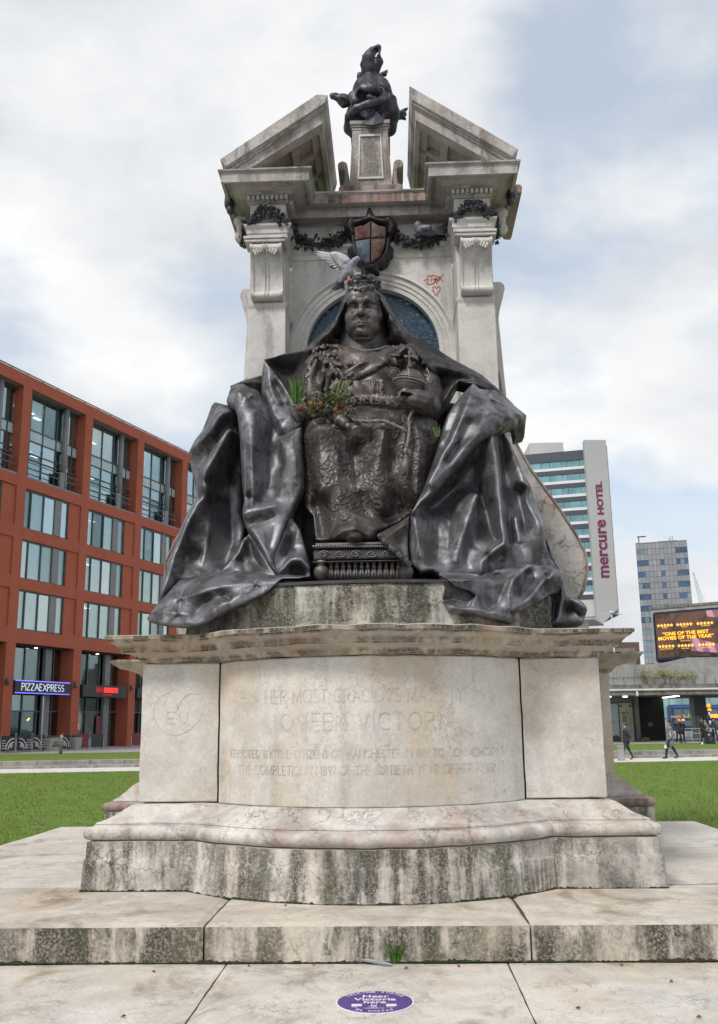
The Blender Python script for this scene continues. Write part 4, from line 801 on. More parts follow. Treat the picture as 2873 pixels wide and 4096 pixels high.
# ---- footstool
fs = MB()
def fbox(x0, y0, x1, y1, Yf, dpt):
    a = FS(x0, y1, Yf); b = FS(x1, y0, Yf); return (a[0], b[0], Yf, Yf+dpt, a[2], b[2])
o = MB().box(*fbox(270, 575, 1180, 650, .0, .55)).build('footstool_cushion', 'bronze_skirt', st); bevel(o, .03, 4); smooth_by_angle(o, 50)
o = MB().box(*fbox(280, 655, 1240, 772, .02, .5)).build('footstool_body', 'bronze_dark', st); bevel(o, .008, 2)
fb = o
for y in (640, 785):
    bm_ = MB()
    for k in range(34): q = FS(280+k*27.5, y-(8 if y == 640 else 0), .0); bm_.ball(q, .014, 6, 5)
    if y == 640: bm_.build('footstool_beading', 'bronze_skirt', st, True)
o = MB().box(*fbox(265, 775, 1250, 800, -.015, .55)).build('footstool_rail', 'bronze_skirt', st); bevel(o, .008, 2)
for cx in (390, 560, 730, 900, 1070):
    q = FS(cx, 715, .012); sp_ = MB(); sgn = 1 if cx % 4 else -1
    sp_.tube([(q[0]+.05*(1-k/26)*math.cos(k*.42*sgn), q[1]-.004, q[2]+.033*(1-k/26)*math.sin(k*.42*sgn)) for k in range(24)], .007, 5); sp_.build('scroll_ornament', 'bronze_skirt', st, True)
for cx in (365, 1270):
    q = FS(cx, 905, .05); o = MB().lathe(q[0], q[1], [(.03, q[2]-.085), (.05, q[2]-.06), (.066, q[2]-.03), (.07, q[2]), (.064, q[2]+.03), (.045, q[2]+.055), (.035, q[2]+.065), (.045, q[2]+.075), (.045, q[2]+.10)], 18).build('footstool_foot', 'bronze_skirt', st, True)
for k in range(12):
    q = FS(465+k*66, 850, .06); tb = MB(); tb.ball((q[0], q[1], q[2]+.0), .022, 8, 6); tb.ball((q[0], q[1], q[2]+.028), .015, 8, 6)
    for j in range(6):
        a = j*1.05; tb.tube([(q[0]+.01*math.cos(a), q[1]+.01*math.sin(a), q[2]-.01), (q[0]+.022*math.cos(a), q[1]+.022*math.sin(a), q[2]-.06), (q[0]+.024*math.cos(a+.2), q[1]+.024*math.sin(a+.2), q[2]-.115)], [.009, .011, .007], 5)
    tb.build('fringe_tassel', 'bronze_skirt', st, True)
q = FS(720, 525, -.02); sh = Field(q-np.array([.2, .1, .1]), q+np.array([.2, .3, .1]), .008)
sh.ell(q+np.array([0, .1, -.01]), (.085, .16, .048), .02); sh.ell(q+np.array([.01, .02, .01]), (.06, .07, .03), .02); sh.build('shoe', 'bronze_face', st)
bpl = [(x*.985, y) for x, y in bp if y < 1.2]
MB().sweep(bpl, [(-.10, 2.556), (.012, 2.557), (.015, 2.585), (-.06, 2.592), (-.6, 2.595)]).build('bronze_plate', 'bronze_dark', st)
# ---- dark core for the seat, added behind the folds so no light passes between
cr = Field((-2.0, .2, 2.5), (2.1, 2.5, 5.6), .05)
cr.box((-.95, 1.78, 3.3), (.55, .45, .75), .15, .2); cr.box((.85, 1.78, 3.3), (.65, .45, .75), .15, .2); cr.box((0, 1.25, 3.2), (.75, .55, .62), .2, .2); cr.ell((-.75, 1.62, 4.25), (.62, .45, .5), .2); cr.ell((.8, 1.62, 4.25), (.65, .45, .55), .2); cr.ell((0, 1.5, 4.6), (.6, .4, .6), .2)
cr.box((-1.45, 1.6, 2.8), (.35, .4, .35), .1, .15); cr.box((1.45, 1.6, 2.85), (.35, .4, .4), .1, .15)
cr.build('seat_core', 'bronze_dark', st)
# ---- body: head, neck, bodice, arms and hand
body_v = []; body_f = []
def add_body(v, f):
    n = sum(len(q) for q in body_v); body_v.append(v); body_f.append(f+n)
eye = HC(878, 500, .77); H0 = eye+np.array([0, .15, 0])
hd = Field((-.30, -.32, -.60), (.30, .36, .38), .0072)
hd.ell((0, .06, .09), (.195, .235, .215), .03); hd.ell((0, -.015, -.11), (.178, .175, .215), .06)
for s in (-1, 1):
    hd.ell((s*.096, -.05, -.200), (.078, .09, .080), .06); hd.ell((s*.112, -.108, -.095), (.062, .058, .066), .05)
    hd.ell((s*.088, -.105, .085), (.075, .065, .05), .05)
hd.ell((0, -.13, -.275), (.062, .055, .052), .045); hd.ell((0, -.05, -.312), (.098, .095, .050), .045)
hd.ell((0, -.145, .12), (.13, .06, .085), .06)
def surf(x, z):
    i = int(round((x-hd.lo[0])/hd.h)); k = int(round((z-hd.lo[2])/hd.h)); c = hd.F[i, :, k] < 0; return hd.ax[1][int(np.argmax(c))]
def sp(x, z, dy=0.0): return (x, surf(x, z)+dy, z)
for s in (-1, 1):   # brows, sockets
    br_ = [sp(s*.020, .036, .006), sp(s*.070, .060, .004), sp(s*.128, .038, .004)]
    so1 = sp(s*.080, .004, -.012); hd.ell(so1, (.054, .034, .030), .035, cut=True)
    hd.cap(br_, [.016, .017, .010], .026)
nb = [sp(0, .045, .010), sp(0, -.015, -.002), sp(0, -.070, -.030), sp(0, -.094, -.036)]
hd.cap(nb, [.021, .022, .027, .031], .022)
for s in (-1, 1):
    hd.ell(sp(s*.037, -.103, -.004), (.021, .026, .019), .014)
    e0 = sp(s*.080, .000, .017); hd.ell(e0, (.036, .033, .029), .003)
    ex = e0[1]-.030
    hd.cap([(s*.038, ex+.014, .002), (s*.060, ex-.001, .017), (s*.082, ex-.004, .020), (s*.104, ex+.003, .014), (s*.124, ex+.018, -.004)], [.006, .010, .012, .010, .006], .003)
    hd.cap([(s*.040, ex+.014, -.012), (s*.080, ex+.000, -.023), (s*.120, ex+.018, -.012)], [.005, .008, .005], .004)
    hd.cap([sp(s*.045, -.045, .004), sp(s*.085, -.058, .003), sp(s*.125, -.042, .004)], [.008, .010, .006], .02)
    hd.ell(sp(s*.018, -.122, .0), (.010, .010, .007), .006, cut=True)
    hd.cap([sp(s*.052, -.105, -.001), sp(s*.074, -.150, -.001), sp(s*.082, -.200, -.001)], [.006, .006, .004], .022, cut=True)
    hd.cap([sp(s*.070, -.205, 0), sp(s*.084, -.250, 0)], [.005, .004], .02, cut=True)
hd.ell(sp(0, -.190, .022), (.065, .035, .045), .04)
hd.cap([sp(-.058, -.200, .004), sp(-.024, -.184, .002), sp(0, -.188, .002), sp(.024, -.184, .002), sp(.058, -.200, .004)], [.004, .009, .008, .009, .004], .010)
hd.cap([sp(-.044, -.208, .003), sp(0, -.213, .001), sp(.044, -.208, .003)], [.005, .012, .005], .010)
hd.cap([sp(-.060, -.203, -.001), sp(-.02, -.198, -.001), sp(.02, -.198, -.001), sp(.060, -.203, -.001)], .0035, .005, cut=True)
hd.cap([sp(-.028, -.240, -.001), sp(.028, -.240, -.001)], .006, .022, cut=True)
hd.cap([sp(0, -.135, 0), sp(0, -.170, 0)], .004, .012, cut=True)
hd.cap([sp(-.08, -.320, .002), sp(0, -.337, 0), sp(.08, -.320, .002)], .004, .03, cut=True)
for s in (-1, 1):   # parted hair
    for k in range(5): hd.cap([(s*.005, -.155+.02*k, .205+.012*k), (s*.09, -.135+.022*k, .175+.010*k), (s*.165, -.05+.025*k, .085), (s*.190, .02+.02*k, -.03)], [.013, .017, .018, .014], .008)
    hd.ell((s*.185, .02, -.06), (.022, .04, .055), .015)
hd.cap([(0, .05, -.28), (0, .07, -.42), (0, .09, -.58)], [.118, .122, .155], .05)
hd.wobble(.0008, 31, 1)
v, f = hd.mesh(); ya = R(-5); pa = R(4)
Rz = np.array([[math.cos(ya), -math.sin(ya), 0], [math.sin(ya), math.cos(ya), 0], [0, 0, 1]]); Rx = np.array([[1, 0, 0], [0, math.cos(pa), -math.sin(pa)], [0, math.sin(pa), math.cos(pa)]])
add_body(v@(Rz@Rx).T+H0, f)
tlo = TC(330, 660, .6); thi = TC(1420, 40, 1.2)
tb = Field((tlo[0]-.1, .30, tlo[2]-.15), (thi[0]+.1, 1.6, thi[2]+.05), .0135)
tb.ell(TC(800, 400, 1.06), (.44, .32, .36), .1); tb.ell(TC(665, 390, .90), (.20, .19, .17), .08); tb.ell(TC(925, 395, .90), (.20, .19, .17), .08); tb.ell(TC(810, 570, .98), (.42, .34, .24), .1)
tb.cap([TC(490, 300, 1.06), TC(660, 268, 1.08), TC(840, 262, 1.10), TC(1010, 268, 1.08), TC(1200, 310, 1.06)], [.15, .155, .16, .155, .15], .1); tb.cap([TC(840, 250, 1.12), TC(845, 120, 1.08), TC(845, 60, 1.06)], [.21, .145, .14], .07)
tb.cap([TC(470, 330, 1.0), TC(450, 400, .94), TC(440, 490, .84)], [.125, .12, .105], .06); tb.cap([TC(440, 490, .82), TC(500, 590, .66), TC(590, 650, .50)], [.10, .08, .07], .05)
tb.cap([TC(1210, 350, 1.0), TC(1270, 420, .95), TC(1310, 520, .84)], [.13, .125, .115], .06); tb.cap([TC(1310, 520, .82), TC(1300, 600, .62), TC(1230, 585, .50)], [.11, .09, .08], .05)
for pts, rr in [([(545, 240, .86), (530, 340, .80), (500, 470, .80)], .03), ([(600, 260, .80), (570, 360, .70), (545, 470, .74)], .028), ([(1100, 270, .84), (1130, 360, .80), (1180, 450, .82)], .03), ([(480, 250, .84), (440, 340, .80), (420, 420, .78)], .025), ([(1050, 330, .80), (1060, 420, .78)], .03)]:
    tb.cap(pl(TC, *pts), rr, .04)
for k in range(9): tb.cap(pl(TC, (735+k*20, 395, .69), (745+k*17, 460, .66), (755+k*15, 520, .64)), [.010, .012, .010], .008)
tb.cap(pl(TC, (530, 480, .76), (560, 380, .74)), .012, .02, cut=True)
# hand under the orb: palm and five fingers
tb.ell(TC(1185, 545, .47), (.165, .085, .10), .04)
tb.ell(TC(1150, 505, .43), (.10, .07, .055), .03)
for k, pts in enumerate([[(1265, 500, .44), (1200, 478, .36), (1110, 470, .34), (1068, 492, .36)], [(1265, 525, .42), (1190, 505, .34), (1100, 500, .32), (1062, 520, .34)], [(1255, 552, .42), (1180, 535, .34), (1105, 528, .33), (1075, 540, .35)], [(1240, 578, .44), (1170, 562, .37), (1120, 552, .36)]]):
    tb.cap(pl(TC, *pts), [.040, .036, .031, .024][:len(pts)], .010)
tb.cap(pl(TC, (1290, 520, .48), (1272, 460, .44), (1225, 425, .40)), [.045, .036, .026], .015)
def petals(path, step, drop, r=(.010, .019), jit=.009, seed=0):
    step *= .62
    c = curve(path, .01); m = max(1, int(step/.01)); dv = np.array(drop, float); rg = np.random.default_rng(seed)
    for i in range(0, len(c), m):
        p = c[i]+rg.normal(0, .004, 3); q = p+dv*(1+.35*rg.uniform(-1, 1))+np.array([rg.normal(0, jit), -.012+rg.normal(0, jit), 0]); side = np.array([step*.33, 0, .004])
        tb.cap([p, q], [r[0], r[1]], .008); tb.ell(q+np.array([0, -.016, -.012]), (r[1]*.62, r[1]*.8, r[1]*.8), .006, cut=True)
for pth, st_, dr in [([(455, 165, .94), (540, 135, .92), (640, 140, .92)], .05, (0, -.01, -.05)), ([(415, 240, .86), (470, 195, .84), (560, 190, .82), (640, 215, .80)], .055, (0, -.02, -.06)), ([(540, 225, .80), (620, 262, .74), (700, 258, .72), (790, 248, .72), (870, 225, .77), (960, 205, .84)], .055, (0, -.02, -.07)),
                     ([(575, 250, .76), (600, 310, .70), (660, 335, .68), (730, 315, .70)], .055, (.01, -.02, -.06)), ([(1030, 150, .92), (1110, 150, .88), (1190, 190, .86), (1245, 260, .86)], .055, (0, -.02, -.06)), ([(425, 240, .84), (400, 320, .82), (385, 420, .80)], .05, (.03, -.02, -.04)), ([(915, 395, .70), (925, 450, .67), (915, 510, .64)], .045, (.03, -.01, -.02)), ([(690, 470, .67), (695, 545, .62)], .045, (.03, -.01, -.02)), ([(1265, 310, .88), (1290, 380, .84), (1270, 430, .78)], .05, (-.02, -.02, -.04))]:
    petals(pl(TC, *pth), st_, dr, seed=int(pth[0][0]))
for k in range(34):
    u = k/33; q = np.array(TC(700+u*385, 528-28*math.sin(u*3.1)+6*math.sin(k*2.7), .62-.04*math.sin(u*3.1))); tb.cap([q, q+np.array([.012*math.sin(k*1.9), -.02, -.06-.012*math.sin(k*3.1)])], [.012, .008], .006)
tb.wobble(.0016, 17, 2)
v, f = tb.mesh(); add_body(v, f)
bo = fast_obj('body', np.concatenate(body_v), np.concatenate(body_f), 'bronze_face', st, 0)
# ---- lace: waved ribbon frills along the neckline, sleeves and waist
def frill(name, path, width, waves, amp, drop=(0, 0, -1), mat='bronze_face', thick=.008):
    c = curve(path, .012); n = len(c); v = []; f = []; dv = np.array(drop, float)
    for i in range(n):
        t = c[min(i+1, n-1)]-c[max(i-1, 0)]; t /= np.linalg.norm(t)+1e-9; ph = waves*2*math.pi*i/n
        out = np.cross(t, dv); out /= np.linalg.norm(out)+1e-9
        if out[1] > 0: out = -out
        for j in range(4):
            u = j/3; q = c[i]+dv*width*u*(1+.25*math.sin(ph*1.7+1))+out*(amp*math.sin(ph)*u+.010)+t*(amp*.6*math.cos(ph)*u); v.append(q)
    for i in range(n-1): f += [(i*4+j, (i+1)*4+j, (i+1)*4+j+1, i*4+j+1) for j in range(3)]
    o = obj(name, v, f, mat, st, True); md = o.modifiers.new('thick', 'SOLIDIFY'); md.thickness = thick; return o
frill('waist_frill', pl(TC, (700, 530, .62), (790, 505, .60), (900, 510, .58), (1010, 520, .58), (1080, 540, .60)), .075, 22, .016); frill('lace_frill', pl(TC, (1270, 300, .84), (1300, 380, .80), (1280, 430, .74)), .06, 6, .025)
nk = MB()
for k in range(30):
    u = k/29*2-1; q = TC(845+u*125, 165+28*(1-u*u)*1.0-10, .84+.05*u*u); nk.ball(q, .012, 6, 5)
nk.build('necklace', 'bronze_face', st, True)
# ---- sash, ribbon bow, badge
def bsurf(x, z):
    i = int(np.clip(round((x-tb.lo[0])/tb.h), 0, tb.n[0]-1)); k = int(np.clip(round((z-tb.lo[2])/tb.h), 0, tb.n[2]-1)); c = tb.F[i, :, k] < 0
    return tb.ax[1][int(np.argmax(c))] if c.any() else .95
def on_body(x, y, lift, Y0=.72):
    q = TC(x, y, Y0); q = TC(x, y, bsurf(q[0], q[2])); return np.array([q[0], bsurf(q[0], q[2])-lift, q[2]])
drape('sash', [on_body(x, y, .030) for x, y in [(985, 128), (1035, 180), (1045, 225), (985, 285), (900, 335), (800, 380), (700, 440), (610, 478), (565, 478), (600, 400), (690, 325), (790, 275), (880, 235), (940, 175)]],
      [[on_body(x, y, .055) for x, y in [(1000, 180), (950, 245), (880, 285), (780, 325), (680, 385), (600, 450)]], [on_body(x, y, .042) for x, y in [(960, 190), (900, 245), (800, 295), (700, 350)]], [on_body(x, y, .042) for x, y in [(1020, 220), (940, 295), (820, 350), (720, 410)]]], 'bronze_face', st, .010, .05, res=.010, ripple=.001, seed=20, crest=.006)
for i, (pts, fe) in enumerate([([(1030, 200), (1080, 130), (1140, 150), (1120, 230), (1060, 240)], [(1060, 210), (1110, 160)]), ([(1100, 150), (1170, 130), (1210, 180), (1200, 260), (1150, 240)], [(1140, 170), (1170, 230)]), ([(1010, 220), (1060, 230), (1075, 300), (1030, 305), (1010, 270)], [(1035, 240), (1045, 290)]), ([(1150, 200), (1200, 215), (1205, 265), (1165, 260)], [(1170, 215), (1185, 255)]), ([(1000, 205), (1050, 195), (1090, 215), (1060, 240), (1020, 232)], [(1020, 215), (1070, 215)])]):
    drape('ribbon', [TC(x, y, .74-.01*i) for x, y in pts], [[TC(x, y, .66-.01*i) for x, y in fe]], 'bronze_face', st, .012, .06, res=.011, ripple=.002, seed=21+i)
q = TC(1030, 345, .66); MB().ball(q, .05, 16, 8, (1, .35, 1)).build('badge', 'bronze_face', st, True)
bt = MB(); bt.tube([(q[0]+.058*math.cos(a), q[1], q[2]+.058*math.sin(a)) for a in np.linspace(0, 6.2832, 21)], .010, 6); bt.build('badge_rim', 'bronze_dark', st, True)
# ---- orb with its cross
oc = TC(1142, 425, .44); orr = .155
orb = MB().ball(oc, orr, 36, 22).build('orb', 'bronze', st, True)
bd = MB(); tl = R(-10)
for r0, th in ((orr+.003, .016), (orr*.985+.006, .009)):
    for dz in ((-.02, .035) if th < .012 else (.008,)):
        rr_ = math.sqrt(max(.01, orr**2-dz**2))+.004; bd.tube([(oc[0]+rr_*math.cos(a)*math.cos(tl), oc[1]+rr_*math.sin(a), oc[2]+dz+rr_*math.cos(a)*math.sin(tl)) for a in np.linspace(0, 6.2832, 41)], th*.6, 6)
for k in range(40):
    a = k/40*6.2832; rr_ = orr+.008; bd.ball((oc[0]+rr_*math.cos(a)*math.cos(tl), oc[1]+rr_*math.sin(a), oc[2]+.008+rr_*math.cos(a)*math.sin(tl)), .012, 6, 4)
bd.tube([(oc[0]-.02+(orr+.004)*math.sin(a)*.1, oc[1]-(orr+.004)*math.sin(a), oc[2]+(orr+.004)*math.cos(a)) for a in np.linspace(.1, 1.5, 14)], .012, 6)
bd.build('orb_band', 'bronze_face', orb, True)
kb = TC(1142, 297, .44); kc = TC(1140, 225, .44); xm = MB(); xm.ball(kb, .028, 12, 8); xm.build('orb_knob', 'bronze', orb, True)
xm = MB().prism([(kc[0]+a, kc[2]+b) for a, b in [(-.012, -.09), (.012, -.09), (.010, -.012), (.05, -.016), (.05, .016), (.010, .012), (.014, .058), (-.014, .058), (-.010, .012), (-.05, .016), (-.05, -.016), (-.010, -.012)]], kc[1]-.011, kc[1]+.011, 'y').build('orb_cross', 'bronze_face', orb); bevel(xm, .004, 1)
# ---- crown
cc_ = HC(895, 268, .80)+np.array([0, .165, 0]); cz = cc_[2]; crn = MB()
def ringpt(a, r, z): return (cc_[0]+r*math.cos(a), cc_[1]+r*math.sin(a), z)
crn.lathe(cc_[0], cc_[1], [(.158, cz-.01), (.166, cz), (.170, cz+.01), (.166, cz+.018), (.166, cz+.045), (.172, cz+.052), (.168, cz+.062), (.15, cz+.062)], 40)
crown = crn.build('crown', 'bronze_dark', st, True)
for k in range(8):
    a = k/8*6.2832+.39; fm = MB(); b0 = ringpt(a, .172, cz+.06)
    fm.ball((b0[0], b0[1], b0[2]+.028), .021, 8, 6, (1, 1, 1.3))
    for s in (-1, 1): fm.ball(ringpt(a+s*.13, .174, cz+.082), .015, 7, 5)
    fm.ball((b0[0], b0[1], b0[2]+.062), .014, 7, 5); fm.tube([ringpt(a, .17, cz+.03), ringpt(a, .175, cz+.12)], .012, 6); fm.build('crown_fleur', 'bronze_dark', crown, True)
for k in range(4):
    a = k/4*6.2832+.785; ar = MB(); ar.tube([ringpt(a, .172*math.cos(t)**.6 if t < 1.5 else 0, cz+.06+.105*math.sin(t*1.0)) for t in np.linspace(0, 1.5, 9)], .013, 6)
    for t in np.linspace(.1, 1.4, 7): ar.ball(ringpt(a, .176*math.cos(t)**.6, cz+.064+.107*math.sin(t)), .013, 6, 4)
    ar.build('crown_arch', 'bronze_dark', crown, True)
tp = MB(); tp.ball((cc_[0], cc_[1], cz+.185), .028, 10, 7); tp.tube([(cc_[0], cc_[1], cz+.20), (cc_[0], cc_[1], cz+.25)], .010, 6); tp.tube([(cc_[0]-.022, cc_[1], cz+.232), (cc_[0]+.022, cc_[1], cz+.232)], .009, 6); tp.build('crown_orb', 'bronze_dark', crown, True)
# ---- veil falling from the crown to the shoulders
frill('veil_edge', pl(HC, (735, 300, .79), (790, 285, .74), (850, 300, .70), (910, 275, .70), (960, 262, .72), (1000, 290, .78)), .03, 4, .02, (0, .2, -1), 'bronze_face', .02)
drape('veil', pl(HC, (760, 270, .86), (690, 330, .92), (650, 400, .98), (620, 540, 1.04), (560, 660, 1.10), (430, 790, 1.14), (300, 905, 1.16), (165, 1045, 1.18), (330, 1020, 1.08), (600, 920, 1.04), (740, 900, 1.06), (740, 800, 1.06), (700, 690, 1.0), (688, 560, .92), (684, 460, .88), (712, 350, .84), (760, 310, .82)),
      [pl(HC, (705, 370, .80), (672, 460, .82), (650, 540, .86), (600, 640, .86), (580, 720, .88), (500, 800, .92), (390, 900, .98)), pl(HC, (655, 640, 1.02), (650, 720, 1.10), (660, 830, 1.16), (580, 890, 1.14)), pl(HC, (640, 450, .90), (590, 620, .98), (470, 780, 1.04), (300, 940, 1.10)), pl(HC, (690, 640, .96), (700, 760, 1.12)), pl(HC, (560, 730, .92), (480, 840, .98))], 'bronze', st, .02, .15, res=.009, ripple=.006, seed=30)
drape('veil', pl(HC, (960, 265, .84), (1060, 305, .92), (1130, 390, 1.0), (1200, 520, 1.06), (1280, 660, 1.12), (1380, 765, 1.16), (1500, 865, 1.18), (1560, 910, 1.18), (1440, 985, 1.06), (1260, 940, 1.04), (1150, 930, 1.06), (1080, 900, 1.06), (1072, 740, 1.06), (1100, 640, 1.0), (1096, 520, .92), (1080, 420, .88), (1020, 320, .83)),
      [pl(HC, (1040, 330, .80), (1100, 420, .82), (1140, 530, .86), (1200, 600, .88), (1190, 690, .90), (1250, 800, .94), (1260, 860, .96)), pl(HC, (1130, 620, 1.04), (1140, 760, 1.18), (1150, 880, 1.22)), pl(HC, (1100, 370, .90), (1180, 540, .98), (1280, 700, 1.02), (1420, 840, 1.06)), pl(HC, (1210, 640, .86), (1290, 760, .96), (1330, 880, 1.0)), pl(HC, (1230, 700, 1.0), (1300, 830, 1.06))], 'bronze', st, .025, .15, res=.009, ripple=.006, seed=31)
vb = Field(H0+np.array([-.45, -.12, -1.05]), H0+np.array([.45, .75, .36]), .02); vb.ell(H0+np.array([0, .16, .05]), (.22, .22, .24), .05); vb.cap([H0+np.array([0, .22, -.1]), H0+np.array([0, .26, -.6])], [.24, .34], .08); vb.build('veil_back', 'bronze_dark', st)
# ---- girdle cord with tassel, sceptre end
def rope(name, path, r, twist=16.0, par=st):
    c = curve(path, .012); m = MB(); n = len(c)
    for s in range(3):
        pts = []
        for i in range(n):
            t = c[min(i+1, n-1)]-c[max(i-1, 0)]; t /= np.linalg.norm(t)+1e-9; a = np.cross(t, [0, 1, .01]); a /= np.linalg.norm(a)+1e-9; b = np.cross(t, a); an = i*.012/r*.45+s*2.094; pts.append(c[i]+(a*math.cos(an)+b*math.sin(an))*r*.55)
        m.tube(pts, r*.62, 5)
    return m.build(name, 'bronze_face', par, True)
rope('girdle_cord', pl(TC, (700, 665, .40), (780, 685, .30), (860, 690, .27), (960, 690, .27), (1040, 720, .25), (1110, 755, .24), (1140, 790, .26)), .017)
rope('girdle_cord', pl(TC, (1180, 565, .50), (1160, 620, .40), (1138, 680, .30), (1140, 760, .23), (1128, 840, .20), (1118, 880, .19)), .014)
q0 = TC(1114, 905, .18); q1 = TC(1104, 1075, .15); tm = MB(); tm.ball(q0, .028, 10, 8, (1, 1, 1.4)); tm.ball(q0-np.array([0, 0, .05]), .02, 8, 6)
for j in range(10):
    a = j*.63; tm.tube([q0+np.array([.01*math.cos(a), .01*math.sin(a), -.05]), (q0+q1)/2+np.array([.022*math.cos(a+.3), .022*math.sin(a+.3), 0]), q1+np.array([.028*math.cos(a+.6), .028*math.sin(a+.6), .012*math.sin(j*2)])], [.010, .012, .008], 5)
tm.build('cord_tassel', 'bronze_face', st, True)
sm_ = MB(); a = TC(560, 625, .46); b = TC(690, 715, .24); d_ = (b-a)/np.linalg.norm(b-a)
sm_.tube([a, a+d_*.02, a+(b-a)*.5, a+(b-a)*.62, a+(b-a)*.64, a+(b-a)*.72, a+(b-a)*.74, a+(b-a)*.9, b], [.05, .052, .056, .056, .064, .064, .056, .054, .03], 16); sm_.ball(b+d_*.03, .03, 10, 7); sm_.build('sceptre', 'bronze', st, True)
# ================================================================== bronze horse and dragon on top of the back
HQ = frame(1280, 150, .236)
hs = thing('horse_statue', HQ(850, 1460, 2.65), 'dark bronze of a rearing horse over a coiled dragon on the high pedestal', 'statue')
a = HQ(380, 1720, 2.6); b = HQ(1420, 90, 2.6)
hf = Field((a[0]-.05, 2.1, a[2]-.1), (b[0]+.05, 3.3, b[2]+.1), .014)
def hq(*p): return HQ(p[0], p[1], p[2] if len(p) > 2 else 2.6)
hf.ell(hq(870, 1360, 2.75), (.345, .34, .25), .05); hf.cap([hq(490, 1380, 2.6), hq(490, 1560, 2.6), hq(530, 1680, 2.62)], [.06, .06, .02], .04); hf.ell(hq(885, 1060, 2.75), (.285, .30, .24), .05); hf.ell(hq(885, 880, 2.72), (.20, .25, .16), .05); hf.ell(hq(700, 860, 2.6), (.10, .12, .13), .06); hf.ell(hq(1060, 860, 2.6), (.10, .12, .13), .06)
hf.cap([hq(850, 760, 2.7), hq(845, 560, 2.62), hq(855, 330, 2.56)], [.112, .104, .092], .03); hf.cap([hq(850, 320, 2.56), hq(900, 240, 2.52), hq(990, 165, 2.46)], [.088, .062, .040], .02); hf.cap([hq(1000, 180, 2.46), hq(995, 300, 2.48), hq(1005, 400, 2.54)], [.030, .026, .046], .012); hf.ell(hq(952, 268, 2.5), (.030, .2, .040), .01, cut=True)
hf.cap([hq(770, 300, 2.6), hq(720, 300, 2.6)], [.03, .010], .015); hf.cap([hq(1000, 420, 2.55), hq(960, 520, 2.6)], [.05, .06], .04)
hf.cap([hq(750, 330, 2.62), hq(735, 460, 2.66), hq(740, 600, 2.7)], [.03, .04, .03], .02); hf.cap([hq(680, 640, 2.75), hq(670, 760, 2.75)], [.045, .04], .02); hf.cap([hq(1030, 690, 2.75), hq(1060, 760, 2.75)], [.05, .03], .02)
for k in range(7): hf.cap([hq(740+45*k, 690-14*math.sin(k/6*3.14)*2, 2.50), hq(700+62*k, 830, 2.44)], [.018, .010], .02)
hf.cap([hq(640, 980, 2.42), hq(740, 900, 2.34), hq(880, 880, 2.30), hq(980, 920, 2.32)], [.07, .075, .07, .05], .03); hf.cap([hq(600, 1090, 2.42), hq(560, 1000, 2.45)], [.07, .07], .04)
hf.cap([hq(470, 1560, 2.55), hq(490, 1340, 2.46), hq(620, 1210, 2.36), hq(830, 1130, 2.30), hq(1040, 1070, 2.34), hq(1110, 980, 2.4)], [.05, .052, .055, .055, .05, .04], .02)
hf.cap([hq(1180, 1560, 2.6), hq(1210, 1300, 2.55), hq(1190, 1080, 2.55)], [.09, .10, .09], .06); hf.cap([hq(470, 1500, 2.55), hq(530, 1640, 2.55)], [.05, .02], .03)
for t0 in np.linspace(0, 5.6, 12): hf.cap([hq(1030+62*math.cos(t0), 950+100*math.sin(t0), 2.36), hq(1030+62*math.cos(t0+.5), 950+100*math.sin(t0+.5), 2.36)], .018, .006)
hf.cap([hq(1085, 1000, 2.36), hq(1140, 1060, 2.34)], [.016, .008], .01)
hf.ell(hq(770, 1010, 2.36), (.08, .07, .06), .03, cut=True); hf.ell(hq(690, 960, 2.34), (.05, .06, .04), .03, cut=True)
hf.box(hq(840, 1560, 2.7), (.20, .25, .10), .02, .05); hf.wobble(.002, 23, 3)
hf.build('horse', 'bronze_horse', hs)
rk = [hq(700, 1470, 2.44), hq(790, 1350, 2.42), hq(915, 1205, 2.40), hq(960, 1260, 2.34), hq(1120, 1420, 2.42), hq(1080, 1480, 2.44), hq(900, 1480, 2.30), hq(960, 1250, 2.6), hq(720, 1480, 2.7), hq(1110, 1480, 2.7)]
obj('rock', rk, [(0, 6, 2, 1), (6, 3, 2), (6, 5, 4, 3), (2, 3, 7), (1, 2, 7, 8), (0, 1, 8), (3, 4, 9, 7), (4, 5, 9), (7, 9, 8)], 'bronze_horse', hs)
drape('dragon_wing', [hq(x, y, 2.6) for x, y in [(155, 965), (200, 930), (280, 925), (340, 945), (420, 940), (505, 975), (520, 1130), (380, 1155), (310, 1095), (250, 1040), (190, 1020)]], [[hq(200, 960, 2.55), hq(350, 1000, 2.53), hq(500, 1050, 2.55)], [hq(260, 1010, 2.62), hq(400, 1090, 2.6)]], 'bronze_horse', hs, .012, .05, res=.012)
drape('dragon_claw', [hq(x, y, 2.7) for x, y in [(1280, 1330), (1285, 1280), (1345, 1195), (1350, 1240), (1440, 1185), (1490, 1175), (1440, 1225), (1470, 1285), (1425, 1300), (1460, 1360), (1380, 1350), (1330, 1365)]], [[hq(1300, 1300, 2.66), hq(1400, 1260, 2.66)]], 'bronze_horse', hs, .010, .05, res=.010)
drape('dragon_wing', [hq(x, y, 2.8) for x, y in [(985, 610), (1060, 575), (1150, 530), (1120, 630), (1060, 650), (1100, 780), (1010, 720)]], [[hq(1010, 640, 2.76), hq(1090, 590, 2.76)]], 'bronze_horse', hs, .012, .05, res=.012)

